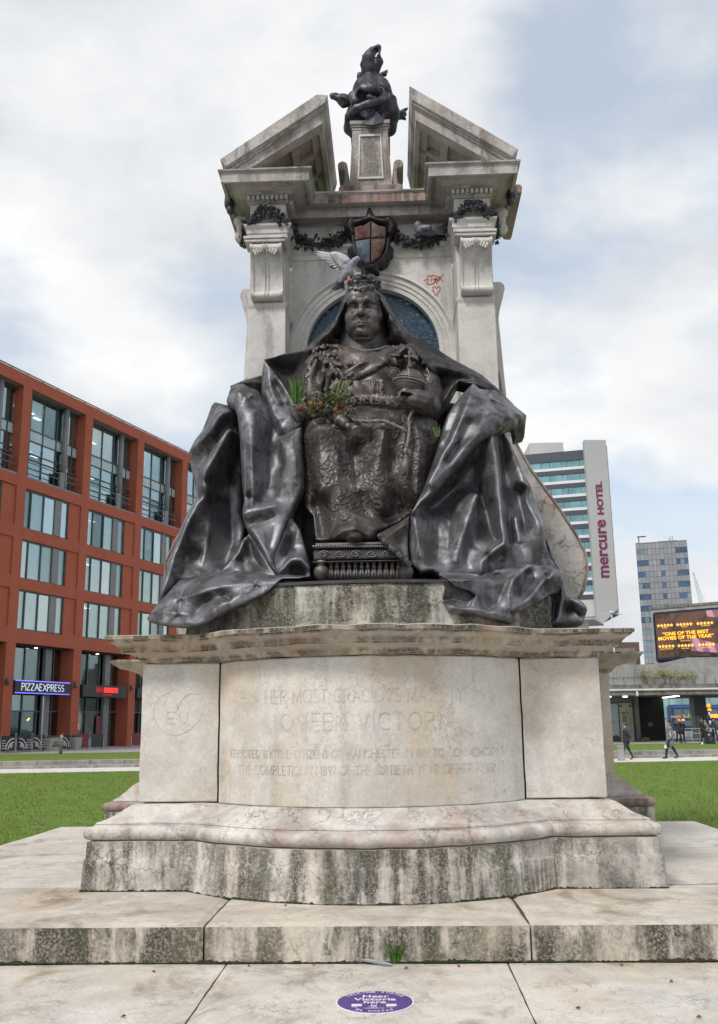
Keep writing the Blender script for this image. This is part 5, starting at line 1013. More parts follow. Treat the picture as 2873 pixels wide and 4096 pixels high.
# ================================================================== arms and garlands on the back
S5 = frame(1180, 780, .3851)
sh_out = [(740, 125), (805, 125), (820, 170), (858, 180), (850, 215), (880, 245), (940, 235), (955, 200), (985, 195), (1000, 250), (1040, 285), (1065, 310), (1060, 350), (1030, 390), (1000, 440), (985, 500), (995, 535), (1025, 550), (1025, 590), (985, 630), (965, 690), (900, 730), (870, 745), (875, 798), (690, 798), (690, 760), (720, 740), (660, 700), (600, 650), (560, 600), (540, 560), (560, 540), (600, 530), (590, 460), (560, 400), (520, 350), (505, 320), (530, 290), (560, 260), (570, 205), (605, 210), (620, 250), (690, 240), (715, 215), (700, 180), (735, 170)]
YS = 2.20
shd = drape('arms_cartouche', [S5(x, y, YS+.05) for x, y in sh_out], [[S5(x, y, YS-.02) for x, y in q] for q in ([(770, 140), (775, 215)], [(580, 240), (550, 320), (600, 380)], [(970, 230), (1020, 320), (985, 380)], [(600, 430), (615, 560), (700, 700), (780, 750), (880, 690), (950, 580), (970, 450)], [(650, 280), (780, 245), (920, 280)], [(720, 770), (850, 770)])]+[[S5(x, y, YS+.07) for x, y in q] for q in ([(785, 300), (785, 680)], [(640, 350), (640, 500), (690, 620), (785, 680), (890, 620), (930, 500), (930, 350), (785, 300), (640, 350)], [(700, 400), (860, 400), (780, 560), (700, 400)])], 'bronze_dark', mon, .014, .25, res=.008, ripple=.003, soft=.012)
def arms_mat(name, c1, c2, k):
    m, t = new_mat(name); n = t.noise(t.pos, 16+k, 4, .6, 1.2); n2 = t.noise(t.pos, 60, 3)
    c = t.mix(t.step(n, .50, .56), c1, c2); c = t.mix(t.step(n2, .55, .7, 0, .5), c, (.05, .045, .045)); setb(t, c, .65, 0, t.bump(n, .5, .02)); return m
qa = [('arms_quarter', [(612, 332), (700, 322), (785, 268), (785, 442), (622, 470)], arms_mat('gules', (.085, .024, .022), (.10, .072, .045), 0)), ('arms_quarter', [(793, 268), (870, 320), (945, 327), (943, 442), (793, 442)], arms_mat('gold_lion', (.105, .078, .05), (.085, .032, .028), 3)),
      ('arms_quarter', [(624, 478), (780, 450), (780, 700), (732, 708), (672, 640), (632, 542)], arms_mat('azure', (.045, .095, .16), (.13, .12, .085), 6)), ('arms_quarter', [(790, 450), (943, 450), (940, 490), (918, 560), (880, 640), (790, 700)], arms_mat('gules_low', (.085, .024, .022), (.105, .072, .045), 9))]
for nm, pts, mt in qa:
    cx = sum(p[0] for p in pts)/len(pts); cy = sum(p[1] for p in pts)/len(pts)
    def yb(x, y): return YS-.085+.03*((x-785)/160)**2+.02*((y-470)/220)**2
    q = drape(nm, [S5(x, y, yb(x, y)) for x, y in pts], [[S5(cx-20, cy-40, yb(cx, cy)-.012), S5(cx+20, cy+40, yb(cx, cy)-.012)]], mt, shd, .010, .12, res=.010, ripple=.003)
M['leaf_bronze'] = bronze('leaf_bronze', (.05, .05, .055), .5, .6, warm=.1)
def garland(name, path, r0=.05, n=150, seed=0, fruit=.25):
    c = curve(path, .01); rg = np.random.default_rng(seed); m = MB(); L = len(c); fm = MB()
    m.tube(c[::3], r0*.55, 6)
    for k in range(n):
        i = rg.integers(0, L); u = i/L; rr = r0*(.75+.5*math.sin(math.pi*u)); a = rg.uniform(0, 6.28); d = np.array([math.cos(a)*rr*.9, -abs(math.sin(a))*rr*.9, math.sin(a*1.7)*rr*.8]); p = c[i]+d
        if rg.random() < fruit: m.ball(p, rg.uniform(.016, .026), 7, 5)
        else:
            t = rg.normal(0, 1, 3); t[2] -= .4; t /= np.linalg.norm(t); w_ = np.cross(t, [0, -1, .2]); w_ /= np.linalg.norm(w_)+1e-9; l = rg.uniform(.05, .08); ww = l*.33; nn = np.array([0, -.016, 0])
            m.add([p, p+t*l*.5+w_*ww, p+t*l, p+t*l*.5-w_*ww, p+t*l*.5+nn], [(0, 1, 4), (1, 2, 4), (2, 3, 4), (3, 0, 4), (0, 3, 2, 1)])
    return m.build(name, 'leaf_bronze', mon)
garland('garland', [S5(*p, 2.34) for p in [(-10, 340), (30, 450), (100, 505), (200, 520), (350, 512), (450, 470), (530, 395)]], .058, 190, 1); garland('garland', [S5(*p, 2.34) for p in [(1060, 390), (1100, 475), (1200, 500), (1350, 500), (1450, 480), (1560, 395), (1600, 330)]], .058, 190, 2)
PLc = frame(850, 320, .3416); PRc = frame(1560, 320, .3416)
def swag(fr, front, side_in, side_out, bowx, bowy, seed):
    for k, (pts) in enumerate([[(*p, 1.80) for p in front[0]], [(*p, 1.80) for p in front[1]], side_in, side_out]): garland('garland', [fr(*p) for p in pts], .030 if k < 2 else .034, 75, seed+k, .2)
    bw = MB()
    for s in (-1, 1):
        q = fr(bowx+s*55, bowy, 1.78); bw.ball(q, .05, 10, 7, (1.2, .45, .55)); e = fr(bowx+s*38, bowy+120, 1.79); q0 = fr(bowx, bowy, 1.78); bw.tube([q0, (q0+e)/2+np.array([s*.01, -.01, 0]), e], [.018, .026, .022], 6)
    bw.ball(fr(bowx, bowy, 1.76), .03, 8, 6); bw.build('ribbon_bow', 'leaf_bronze', mon, True)
swag(PLc, [[(600, 1520), (520, 1590), (450, 1680)], [(690, 1530), (780, 1600), (850, 1680)]], [(860, 1690, 1.84), (905, 1740, 2.0), (915, 1860, 2.1), (900, 1890, 2.1)], [(440, 1690, 1.84), (385, 1720, 2.0), (370, 1850, 2.2), (400, 1960, 2.3)], 630, 1500, 30)
swag(PRc, [[(930, 1450), (860, 1530), (790, 1610)], [(1030, 1470), (1110, 1530), (1150, 1600)]], [(780, 1620, 1.84), (720, 1650, 2.0), (700, 1750, 2.1), (690, 1820, 2.15)], [(1160, 1600, 1.84), (1215, 1640, 2.0), (1235, 1740, 2.2), (1240, 1880, 2.3)], 975, 1425, 40)

# ================================================================== pigeons
M['feather_grey'] = plain('feather_grey', (.22, .235, .265), .6, var=.25, scale=30); M['feather_light'] = plain('feather_light', (.42, .42, .43), .6, var=.2, scale=25); M['feather_dark'] = plain('feather_dark', (.045, .05, .06), .6, var=.3, scale=25)
M['beak'] = plain('beak', (.22, .20, .19), .5); M['pigeon_leg'] = plain('pigeon_leg', (.50, .16, .14), .6); M['feather_slate'] = plain('feather_slate', (.13, .14, .17), .55, var=.3, scale=30); M['pigeon_eye'] = plain('pigeon_eye', (.35, .10, .03), .3)
def feather(m, base, tip, width, nrm):
    base, tip = np.array(base), np.array(tip); d = tip-base; w_ = np.cross(d, nrm); w_ /= np.linalg.norm(w_)+1e-9; w_ *= width; th = np.array(nrm)*.004
    ring = [base-w_*.3, base+d*.35-w_*.5, base+d*.8-w_*.48, tip-w_*.12, tip+w_*.12, base+d*.8+w_*.42, base+d*.35+w_*.45, base+w_*.3]
    n = len(ring); m.add([p-th for p in ring]+[p+th for p in ring], [tuple(range(n)), tuple(range(2*n-1, n-1, -1))]+[(i, (i+1) % n, (i+1) % n+n, i+n) for i in range(n)])
YP = .90
pg = thing('pigeon', S5(565, 880, YP), 'grey pigeon with one pale wing raised, perched on the bronze crown', 'pigeon', 'pigeons on the monument')
lo = S5(400, 980, YP); hi = S5(720, 620, YP); pf = Field((lo[0]-.05, YP-.15, lo[2]-.05), (hi[0]+.05, YP+.15, hi[2]+.05), .006)
pf.ell(S5(545, 780, YP), (.060, .058, .098), .03, rot=np.array([[math.cos(-.5), 0, -math.sin(-.5)], [0, 1, 0], [math.sin(-.5), 0, math.cos(-.5)]]).T); pf.cap([S5(560, 750, YP), S5(615, 690, YP-.01), S5(645, 662, YP-.02)], [.050, .034, .026], .02); pf.ell(S5(648, 662, YP-.02), (.028, .026, .026), .01); pf.cap([S5(520, 830, YP), S5(470, 900, YP+.01)], [.045, .022], .02)
pf.build('body', 'feather_grey', pg)
bk = MB(); bk.tube([S5(665, 662, YP-.025), S5(690, 672, YP-.03)], [.011, .003], 6); bk.build('beak', 'beak', pg, True); MB().ball(S5(652, 655, YP-.046), .005, 6, 5).build('eye', 'pigeon_eye', pg, True)
wg = MB(); wtips = [(225, 588), (222, 612), (235, 632), (262, 655), (300, 672), (330, 695), (362, 722), (395, 752), (430, 785), (462, 806)]
for i, tp_ in enumerate(wtips):
    b0 = S5(520-4*i, 640+9*i, YP-.01+.003*i); feather(wg, b0, S5(*tp_, YP+.02+.002*i), .030, (0, -1, .1))
wg.build('wing', 'feather_light', pg)
drape('wing_coverts', [S5(x, y, YP-.03) for x, y in [(575, 665), (520, 615), (440, 588), (380, 585), (360, 605), (390, 650), (430, 700), (470, 750), (510, 775), (550, 740)]], [[S5(420, 610, YP-.05), S5(520, 690, YP-.06)]], 'feather_light', pg, .012, .03, res=.008)
w2 = MB()
for i in range(4): feather(w2, S5(440, 730+6*i, YP+.06), S5(345+14*i, 735+8*i, YP+.12), .028, (0, -1, .1))
w2.build('far_wing', 'feather_slate', pg)
tl_ = MB()
for i in range(7): feather(tl_, S5(470+3*i, 860, YP+.01), S5(378+22*i, 990+8*math.sin(i), YP+.04+.004*i), .026, (.1, -1, .2))
tl_.build('tail', 'feather_dark', pg)
for dx in (0, 14): MB().tube([S5(545+dx, 840, YP-.02), S5(555+dx, 880, YP-.03), S5(575+dx, 884, YP-.05)], [.009, .006, .005], 6).build('leg', 'pigeon_leg', pg, True)
YP2 = 2.24
pg = thing('pigeon', S5(1400, 440, YP2), 'dark slate pigeon sitting on the bronze garland right of the shield', 'pigeon', 'pigeons on the monument')
lo = S5(1230, 450, YP2); hi = S5(1620, 260, YP2); pf = Field((lo[0]-.04, YP2-.13, lo[2]-.05), (hi[0]+.04, YP2+.13, hi[2]+.05), .007)
pf.ell(S5(1380, 372, YP2), (.135, .075, .072), .03, rot=np.array([[math.cos(.12), 0, math.sin(.12)], [0, 1, 0], [-math.sin(.12), 0, math.cos(.12)]])); pf.cap([S5(1300, 370, YP2-.01), S5(1275, 320, YP2-.02), S5(1278, 300, YP2-.02)], [.06, .04, .034], .03); pf.cap([S5(1460, 370, YP2), S5(1560, 345, YP2+.01)], [.045, .02], .03); pf.build('body', 'feather_slate', pg)
MB().tube([S5(1258, 300, YP2-.03), S5(1242, 305, YP2-.035)], [.012, .003], 6).build('beak', 'feather_light', pg, True); MB().ball(S5(1272, 292, YP2-.055), .006, 6, 5).build('eye', 'pigeon_eye', pg, True)
drape('wing', [S5(x, y, YP2-.075) for x, y in [(1295, 325), (1340, 305), (1400, 310), (1420, 330), (1400, 365), (1350, 378), (1310, 355)]], [[S5(1330, 340, YP2-.095), S5(1390, 335, YP2-.09)]], 'feather_grey', pg, .015, .03, res=.008)
wb = MB()
for k in range(2): wb.tube([S5(1412-k*38, 318, YP2-.085), S5(1395-k*36, 355, YP2-.094), S5(1355-k*25, 380, YP2-.085)], [.010, .014, .008], 6)
wb.build('wing_bar', 'feather_dark', pg, True)
tl_ = MB()
for i in range(5): feather(tl_, S5(1420, 335+12*i, YP2-.06), S5(1585-8*i, 330+20*i, YP2-.04), .035, (0, -1, .1))
tl_.build('tail', 'feather_dark', pg)

# ================================================================== flowers and weeds on the statue and step
M['blade'] = plain('blade', (.075, .165, .028), .5, var=.6, scale=60); M['stem'] = plain('stem', (.12, .14, .05), .6, var=.35, scale=20); M['dry_leaf'] = plain('dry_leaf', (.085, .10, .045), .6, var=.5, scale=25)
M['rose_red'] = plain('rose_red', (.20, .025, .035), .6, var=.3, scale=40); M['rose_dry'] = plain('rose_dry', (.26, .13, .065), .7, var=.35, scale=40); M['rose_dark'] = plain('rose_dark', (.07, .05, .11), .7, var=.3, scale=40)
def tuft(name, base, n, h, spread, seed, label, cat='grass', lean=(0, 0)):
    t = thing(name, base, label, cat, 'grass tufts'); rg = np.random.default_rng(seed); m = MB(); base = np.array(base)
    for k in range(n):
        a = rg.uniform(0, 6.28); l = h*rg.uniform(.45, 1.1); o = base+np.array([math.cos(a), math.sin(a)*.6, 0])*rg.uniform(0, .35)*spread; d = np.array([math.cos(a)*spread*rg.uniform(.2, 1)+lean[0], math.sin(a)*spread*.6+lean[1], l])
        w_ = .0024*rg.uniform(.6, 1.4); br = rg.uniform(-.05, .35); p = [o, o+d*np.array([.25, .25, .45]), o+d*np.array([.6, .6, .85-br*.2]), o+d*np.array([1.15, 1.15, 1.0-br])]; s = np.array([math.sin(a*3.1), math.cos(a*3.1)*.5, 0]); s /= np.linalg.norm(s)
        v = []
        for q, ww in zip(p[:3], (w_, w_, w_*.7)): v += [q-s*ww, q+s*ww]
        m.add(v+[p[3]], [(0, 1, 3, 2), (2, 3, 5, 4), (4, 5, 6)])
    m.build('blades', 'blade', t); return t
tuft('grass_tuft', TC(330, 560, .42), 110, .30, .13, 1, 'bright green grass tuft growing in the crook of the bronze arm'); tuft('grass_tuft', TC(1340, 800, .40), 24, .13, .07, 2, 'small sparse weed tuft beside the bronze skirt on the right')
tuft('grass_tuft', at(885*D_, 2158*D_, Z=G), 150, .17, .10, 3, 'green grass tuft growing from the joint below the stone step')
bq = thing('bouquet', TC(560, 640, .40), 'withered bouquet of roses lying in the lap of the bronze figure', 'bouquet')
rg = np.random.default_rng(5); sm2 = MB()
for k in range(16):
    e = TC(640+rg.uniform(-60, 95), 400+rg.uniform(-10, 90), .38); s_ = TC(470+rg.uniform(-70, 170), 600+rg.uniform(-20, 50), .36+rg.uniform(-.03, .03)); sm2.tube([s_, (s_+e)/2+np.array([rg.normal(0, .02), -.02, rg.normal(0, .02)]), e], .006, 5)
for k in range(6): sm2.tube([TC(640, 620, .36), TC(665+rg.uniform(-25, 40), 480, .40), TC(690+rg.uniform(-30, 40), 400, .42)], .008, 5)
sm2.build('stems', 'stem', bq, True)
lf = MB()
for k in range(620):
    p = TC(rg.normal(560, 85), rg.normal(575, 52), .34+rg.uniform(-.05, .08)); t_ = rg.normal(0, 1, 3); t_ /= np.linalg.norm(t_); w_ = np.cross(t_, rg.normal(0, 1, 3)); w_ /= np.linalg.norm(w_)+1e-9; l = rg.uniform(.03, .065); ww = l*.26; lf.add([p, p+t_*l*.5+w_*ww, p+t_*l, p+t_*l*.5-w_*ww], [(0, 1, 2), (0, 2, 3)])
lf.build('leaves', 'dry_leaf', bq)
for i, (x, y, mt) in enumerate([(655, 580, 'rose_red'), (615, 600, 'rose_dry'), (365, 580, 'rose_dry'), (355, 598, 'rose_red'), (440, 562, 'rose_dry'), (420, 590, 'rose_dry'), (545, 612, 'rose_dark'), (640, 620, 'rose_dry'), (500, 560, 'rose_dry')]):
    c0 = TC(x, y, .28); fm = MB()
    for k in range(20):
        a = k*2.4; r_ = .026*math.sqrt(k/20); nrm = np.array([math.cos(a)*.6*r_/.026, -.7, math.sin(a)*.6*r_/.026]); cc0 = np.array([c0[0]+r_*math.cos(a), c0[1]+r_*.6, c0[2]+r_*math.sin(a)]); uu_ = np.array([-math.sin(a), 0, math.cos(a)]); vv_ = np.cross(nrm, uu_); sz_ = .013; fm.add([cc0-uu_*sz_*.5-vv_*sz_*.8, cc0+uu_*sz_*.5-vv_*sz_*.8, cc0+uu_*sz_+vv_*sz_*.6+nrm*.006, cc0+vv_*sz_+nrm*.010, cc0-uu_*sz_+vv_*sz_*.6+nrm*.006], [(0, 1, 2, 3, 4)])
    fm.build('flower', mt, bq)
fe = thing('feather', at(815*D_, 2163*D_, Z=G), 'fallen grey feather on the paving beside the grass tuft', 'feather')
m = MB(); a = at(796*D_, 2156*D_, Z=G)+np.array([0, 0, .02]); b = at(880*D_, 2168*D_, Z=G)+np.array([0, 0, .012]); feather(m, a, b, .028, (0, -.5, .85)); m.build('vane', 'feather_grey', fe); MB().tube([a, (a+b)/2+np.array([0, 0, .008]), b+np.array([0, 0, .004])], .003, 5).build('quill', 'feather_light', fe)
M['brown_leaf'] = plain('brown_leaf', (.09, .055, .03), .7, var=.4, scale=30)
rg = np.random.default_rng(9)
for k, (x, y) in enumerate([(700, 2163), (1030, 2168), (1180, 2160), (640, 2030), (560, 2110), (1290, 2260), (1500, 2200), (1560, 2280), (270, 2280), (350, 2180), (1400, 2120), (905, 2172)]):
    zz_ = 0.002 if y < 2075 else G+.004; p = at(x*D_, y*D_, Z=zz_); a = rg.uniform(0, 6.28); l = .035
    if y >= 2075 and y < 2150: p = at(x*D_, 2165*D_, Z=G+.004)
    t_ = np.array([math.cos(a), math.sin(a), .15]); w_ = np.array([-math.sin(a), math.cos(a), .1]); o = obj('fallen_leaf', [p, p+t_*l*.5+w_*l*.35, p+t_*l, p+t_*l*.5-w_*l*.35, p+t_*l*.5+np.array([0, 0, .012])], [(0, 1, 4), (1, 2, 4), (2, 3, 4), (3, 0, 4)], 'brown_leaf')
    tag(o, 'small brown fallen leaf lying on the pale stone paving', 'leaf', 'fallen leaves on the paving')
# ================================================================== lettering
def arcp_(cx, cy, rx, ry, a0, a1, n=10): return [(cx+rx*math.cos(R(a)), cy+ry*math.sin(R(a))) for a in np.linspace(a0, a1, n)]
GL = {  # width, strokes (points in a unit-high box); serifs are added at open stroke ends
 'A': (.8, [[(0, 0), (.4, 1)], [(.4, 1), (.8, 0)], [(.15, .38), (.65, .38)]]), 'B': (.6, [[(0, 0), (0, 1)], [(0, 1), (.3, 1)]+arcp_(.3, .76, .24, .24, 90, -90)+[(0, .52)], [(.3, .52)]+arcp_(.32, .26, .28, .26, 90, -90)+[(0, 0)]]),
 'C': (.75, [arcp_(.45, .5, .45, .5, 45, 315, 16)]), 'D': (.75, [[(0, 0), (0, 1)], [(0, 1)]+arcp_(.25, .5, .5, .5, 90, -90, 14)+[(0, 0)]]), 'E': (.55, [[(0, 0), (0, 1)], [(0, 1), (.55, 1)], [(0, .52), (.42, .52)], [(0, 0), (.55, 0)]]),
 'F': (.52, [[(0, 0), (0, 1)], [(0, 1), (.52, 1)], [(0, .52), (.42, .52)]]), 'G': (.8, [arcp_(.45, .5, .45, .5, 45, 330, 16)+[(.8, .45)], [(.55, .45), (.8, .45)]]), 'H': (.75, [[(0, 0), (0, 1)], [(.75, 0), (.75, 1)], [(0, .52), (.75, .52)]]), 'I': (.06, [[(.03, 0), (.03, 1)]]),
 'J': (.4, [[(.36, 1), (.36, .2)]+arcp_(.18, .18, .18, .18, 0, -140, 6)]), 'L': (.5, [[(0, 1), (0, 0)], [(0, 0), (.5, 0)]]), 'M': (.9, [[(0, 0), (.08, 1)], [(.08, 1), (.45, .1)], [(.45, .1), (.82, 1)], [(.82, 1), (.9, 0)]]), 'N': (.75, [[(0, 0), (0, 1)], [(0, 1), (.75, 0)], [(.75, 0), (.75, 1)]]),
 'O': (.9, [arcp_(.45, .5, .45, .5, 0, 360, 24)]), 'P': (.58, [[(0, 0), (0, 1)], [(0, 1), (.3, 1)]+arcp_(.3, .75, .28, .25, 90, -90)+[(0, .5)]]), 'Q': (.9, [arcp_(.45, .5, .45, .5, 0, 360, 24), [(.45, .1), (.95, -.25)]]), 'R': (.65, [[(0, 0), (0, 1)], [(0, 1), (.3, 1)]+arcp_(.3, .75, .27, .25, 90, -90)+[(0, .5)], [(.3, .5), (.65, 0)]]),
 'S': (.55, [arcp_(.28, .75, .24, .25, 40, 270, 10)+arcp_(.28, .25, .27, .25, 90, -140, 10)]), 'T': (.7, [[(.35, 0), (.35, 1)], [(0, 1), (.7, 1)]]), 'U': (.7, [[(0, 1), (0, .3)]+arcp_(.35, .3, .35, .3, 180, 360, 10)+[(.7, 1)]]), 'V': (.75, [[(0, 1), (.38, 0)], [(.38, 0), (.75, 1)]]), 'X': (.75, [[(0, 0), (.75, 1)], [(0, 1), (.75, 0)]]),
 'Y': (.75, [[(0, 1), (.38, .5), (.75, 1)], [(.38, .5), (.38, 0)]]), 'Z': (.65, [[(0, 1), (.65, 1)], [(.65, 1), (0, 0)], [(0, 0), (.65, 0)]]), '1': (.2, [[(0, .85), (.12, 1), (.12, 0)]]), '8': (.5, [arcp_(.25, .74, .2, .26, 0, 360, 14), arcp_(.25, .24, .25, .24, 0, 360, 14)]), '9': (.5, [arcp_(.25, .7, .24, .3, 0, 360, 14), [(.49, .7), (.3, 0)]]), '7': (.5, [[(0, 1), (.5, 1), (.2, 0)]]), '0': (.5, [arcp_(.25, .5, .24, .5, 0, 360, 18)]), 'K': (.6, [[(0, 0), (0, 1)], [(.6, 1), (0, .45)], [(.2, .6), (.62, 0)]]), 'W': (1.0, [[(0, 1), (.25, 0)], [(.25, 0), (.5, 1)], [(.5, 1), (.75, 0)], [(.75, 0), (1, 1)]])}
def strokes(text, size, gap=.22, space=.5, serif=True):
    x = 0; out = []
    for ch in text:
        if ch == ' ': x += space; continue
        wd, ss = GL[ch]
        for s in ss:
            out.append([(x+p[0], p[1]) for p in s])
            if serif and len(s) == 2 and abs(s[0][0]-s[1][0]) < .35:
                for p in s:
                    if p[1] in (0, 1): out.append([(x+p[0]-.09, p[1]), (x+p[0]+.09, p[1])])
        x += wd+gap
    W_ = x-gap; return [[((p[0])*size, p[1]*size) for p in s] for s in out], W_*size
def ribbon(m, s, wd, place):
    """flat stroke; place(u, v, lift) -> 3-D"""
    n = len(s); L = []; Rr = []
    for i in range(n):
        a = s[max(i-1, 0)]; b = s[min(i+1, n-1)]; dx, dy = b[0]-a[0], b[1]-a[1]; l = math.hypot(dx, dy)+1e-9; nx, ny = -dy/l*wd/2, dx/l*wd/2
        L.append((s[i][0]+nx, s[i][1]+ny)); Rr.append((s[i][0]-nx, s[i][1]-ny))
    v = [place(*p, 1) for p in L]+[place(*p, 1) for p in Rr]+[place(*p, 0) for p in L]+[place(*p, 0) for p in Rr]
    f = []
    for i in range(n-1): f += [(i, i+1, n+i+1, n+i), (i, 2*n+i, 2*n+i+1, i+1), (n+i, n+i+1, 3*n+i+1, 3*n+i)]
    m.add(v, f+[(0, n, 3*n, 2*n), (n-1, 3*n-1, 4*n-1, 2*n-1)])
def bowed(xc, z0):
    def pl_(u, v, lift):
        x = xc+u; a = math.asin(max(-.99, min(.99, x/1.70))); r = 1.70+.0022*lift+.0012; return (r*math.sin(a), 1.376-r*math.cos(a), z0+v)
    return pl_
for text, x0, x1, y0, y1, gp in [('HER MOST GRACIOVS MAJESTY', 262, 1308, 265, 198, .42), ('QVEEN VICTORIA', 350, 1262, 408, 320, .50), ('ERECTED BY THE CITIZENS OF MANCHESTER IN 1901 TO COMMEMORATE', 52, 1562, 552, 512, .34), ('THE COMPLETION IN 1897 OF THE SIXTIETH YEAR OF HER REIGN', 100, 1500, 640, 595, .40)]:
    I5 = frame(850, 2600, .7764); pa_ = I5(x0, y0, -.25); pb_ = I5(x1, y0, -.25); h_ = abs(I5(x0, y0, -.25)[2]-I5(x0, y1, -.25)[2])
    _, w_ = strokes(text, h_, gp*.6, .5); kx = (pb_[0]-pa_[0])/w_; xc = (pa_[0]+pb_[0])/2; zc = I5((x0+x1)/2, y0, -.3)[2]; xx = 0
    for ch in text:
        if ch == ' ': xx += .5*h_; continue
        cs_, cw = strokes(ch, h_, gp*.6, .5); m = MB()
        for s in cs_: ribbon(m, [((xx+p[0]-w_/2)*kx, p[1]) for p in s], h_*.085, bowed(xc-.01, zc))
        m.build('letter', 'letter', insc_panel); xx += (GL[ch][0]+gp*.6)*h_
M['chalk_blue'] = plain('chalk_blue', (.52, .545, .55), .9, var=.15, scale=30); M['spray_red'] = plain('spray_red', (.45, .13, .09), .8, var=.2, scale=30)
def wall_marks(name, fr, Y, lines, wd, mat, lift=.003):
    m = MB()
    for s in lines:
        c = curve([fr(x, y, Y) for x, y in s], .02); ribbon(m, [(p[0], p[2]) for p in c], wd, lambda u, v, l: (u, Y-.0015-lift*l, v))
    return m.build(name, mat, mon)
GE = frame(0, 0, 1.7845)
wall_marks('graffiti_heart', GE, .36, [[(398, 1588), (388, 1560), (368, 1556), (348, 1580), (345, 1610), (362, 1635), (390, 1648), (425, 1635), (452, 1605), (458, 1575), (445, 1556), (420, 1558), (403, 1575), (398, 1592)], [(395, 1597), (375, 1597), (375, 1622), (395, 1622)], [(375, 1609), (390, 1609)], [(402, 1597), (405, 1615), (414, 1620), (420, 1612), (421, 1596)]], .0065, 'chalk_blue', .0015)
G2 = frame(900, 750, .745)
wall_marks('graffiti_tag', G2, WF, [[(1068, 500), (1092, 490), (1085, 520), (1120, 515)], [(1085, 478), (1110, 475), (1105, 505)], [(1112, 470), (1138, 480), (1120, 515)], [(1115, 495), (1140, 492)], [(1128, 485), (1135, 515), (1150, 480)], [(1140, 505), (1172, 465)], [(1145, 475), (1170, 505)], [(1120, 560), (1115, 540), (1125, 530), (1135, 542), (1148, 530), (1155, 545), (1140, 570), (1132, 580), (1118, 555)]], .012, 'spray_red')

def text_mesh(name, body, size, mat, parent, place, extrude=.001, sx=1.0, align='CENTER', bold=0.0, shear=0.0):
    """place: 4x4 matrix, text lies in its XY plane"""
    cu = bpy.data.curves.new(name, 'FONT'); cu.body = body; cu.size = size; cu.extrude = extrude; cu.offset = bold; cu.align_x = align; cu.align_y = 'CENTER'; cu.resolution_u = 3; cu.shear = shear
    o = bpy.data.objects.new(name, cu); COL.objects.link(o); dg = bpy.context.evaluated_depsgraph_get(); me = bpy.data.meshes.new_from_object(o.evaluated_get(dg)); bpy.data.objects.remove(o)
    me.transform(Matrix(place) @ Matrix.Diagonal((sx, 1, 1, 1))); me.materials.clear(); me.materials.append(M[mat] if isinstance(mat, str) else mat); me.name = name
    return link(name, me, parent)
def facing(c, right, up):
    r = Vector(right).normalized(); u = Vector(up).normalized(); n = r.cross(u); return Matrix(((r.x, u.x, n.x, c[0]), (r.y, u.y, n.y, c[1]), (r.z, u.z, n.z, c[2]), (0, 0, 0, 1)))

# ------------------------------------------------------------------ round floor sticker
M['sticker_purple'] = plain('sticker_purple', (.085, .035, .21), .45, var=.15, scale=12); M['sticker_white'] = plain('sticker_white', (.72, .70, .74), .5, var=.08, scale=20)
c0 = at(841*D_, 2252*D_, Z=G); el = at(752*D_, 2252*D_, Z=G); er = at(929*D_, 2250*D_, Z=G); rad = (er[0]-el[0])/2; cx, cy = (er[0]+el[0])/2, at(841*D_, 2252*D_, Z=G)[1]+.03
stk = thing('floor_sticker', (cx, cy, G), 'round purple floor sticker with white lettering on the paving', 'sticker')
MB().lathe(cx, cy, [(rad, G+.002), (rad, G+.0065)], 64).build('border', 'sticker_white', stk); MB().lathe(cx, cy, [(rad*.955, G+.0055), (rad*.955, G+.0085)], 64).build('disc', 'sticker_purple', stk)
FL = lambda x, y, z=.0095: facing((cx+x*rad, cy+y*rad, G+z), (1, 0, 0), (0, 1, 0))
for tx, y, sz, bd_ in [('Hear', .44, .30, .003), ('Victoria', .17, .30, .003), ('here', -.09, .28, .003), ('Type', -.50, .10, .0005), ('speak2.co/vica', -.60, .075, .0003)]: text_mesh('lettering', tx, sz*rad, 'sticker_white', stk, FL(0 if tx != 'Type' else -.04, y), .0005, 1.12, bold=bd_*.5)
for tx, x in (('Tap', -.50), ('Scan', .40)): text_mesh('lettering', tx, .10*rad, 'sticker_white', stk, FL(x, -.50), .0005, 1.1)
for tx, r_, a0_, a1_, sz, up in [('TALKING STATUE', .84, 146, 34, .17, 1), ('Be amazed', -.83, 240, 300, .17, -1)]:
    n = len(tx)
    for i, ch in enumerate(tx):
        if ch == ' ': continue
        a = R(a0_+(a1_-a0_)*i/(n-1)); x, y = abs(r_)*math.cos(a), abs(r_)*math.sin(a); rt = (math.sin(a), -math.cos(a), 0) if up > 0 else (-math.sin(a), math.cos(a), 0); u_ = (math.cos(a), math.sin(a), 0) if up > 0 else (-math.cos(a), -math.sin(a), 0)
        text_mesh('lettering', ch, sz*rad, 'sticker_white', stk, facing((cx+x*rad, cy+y*rad, G+.0095), rt, u_), .0005)
def flat_rect(name, x, y, w_, h_, mat, z=.0095): return MB().box(cx+(x-w_/2)*rad, cx+(x+w_/2)*rad, cy+(y-h_/2)*rad, cy+(y+h_/2)*rad, G+.008, G+z).build(name, mat, stk)
flat_rect('card_icon', -.45, -.33, .26, .18, 'sticker_white'); flat_rect('phone_icon', -.02, -.33, .14, .18, 'sticker_white'); flat_rect('phone_screen', -.02, -.315, .095, .11, 'sticker_purple', .0102); flat_rect('scan_icon', .42, -.33, .26, .18, 'sticker_white')
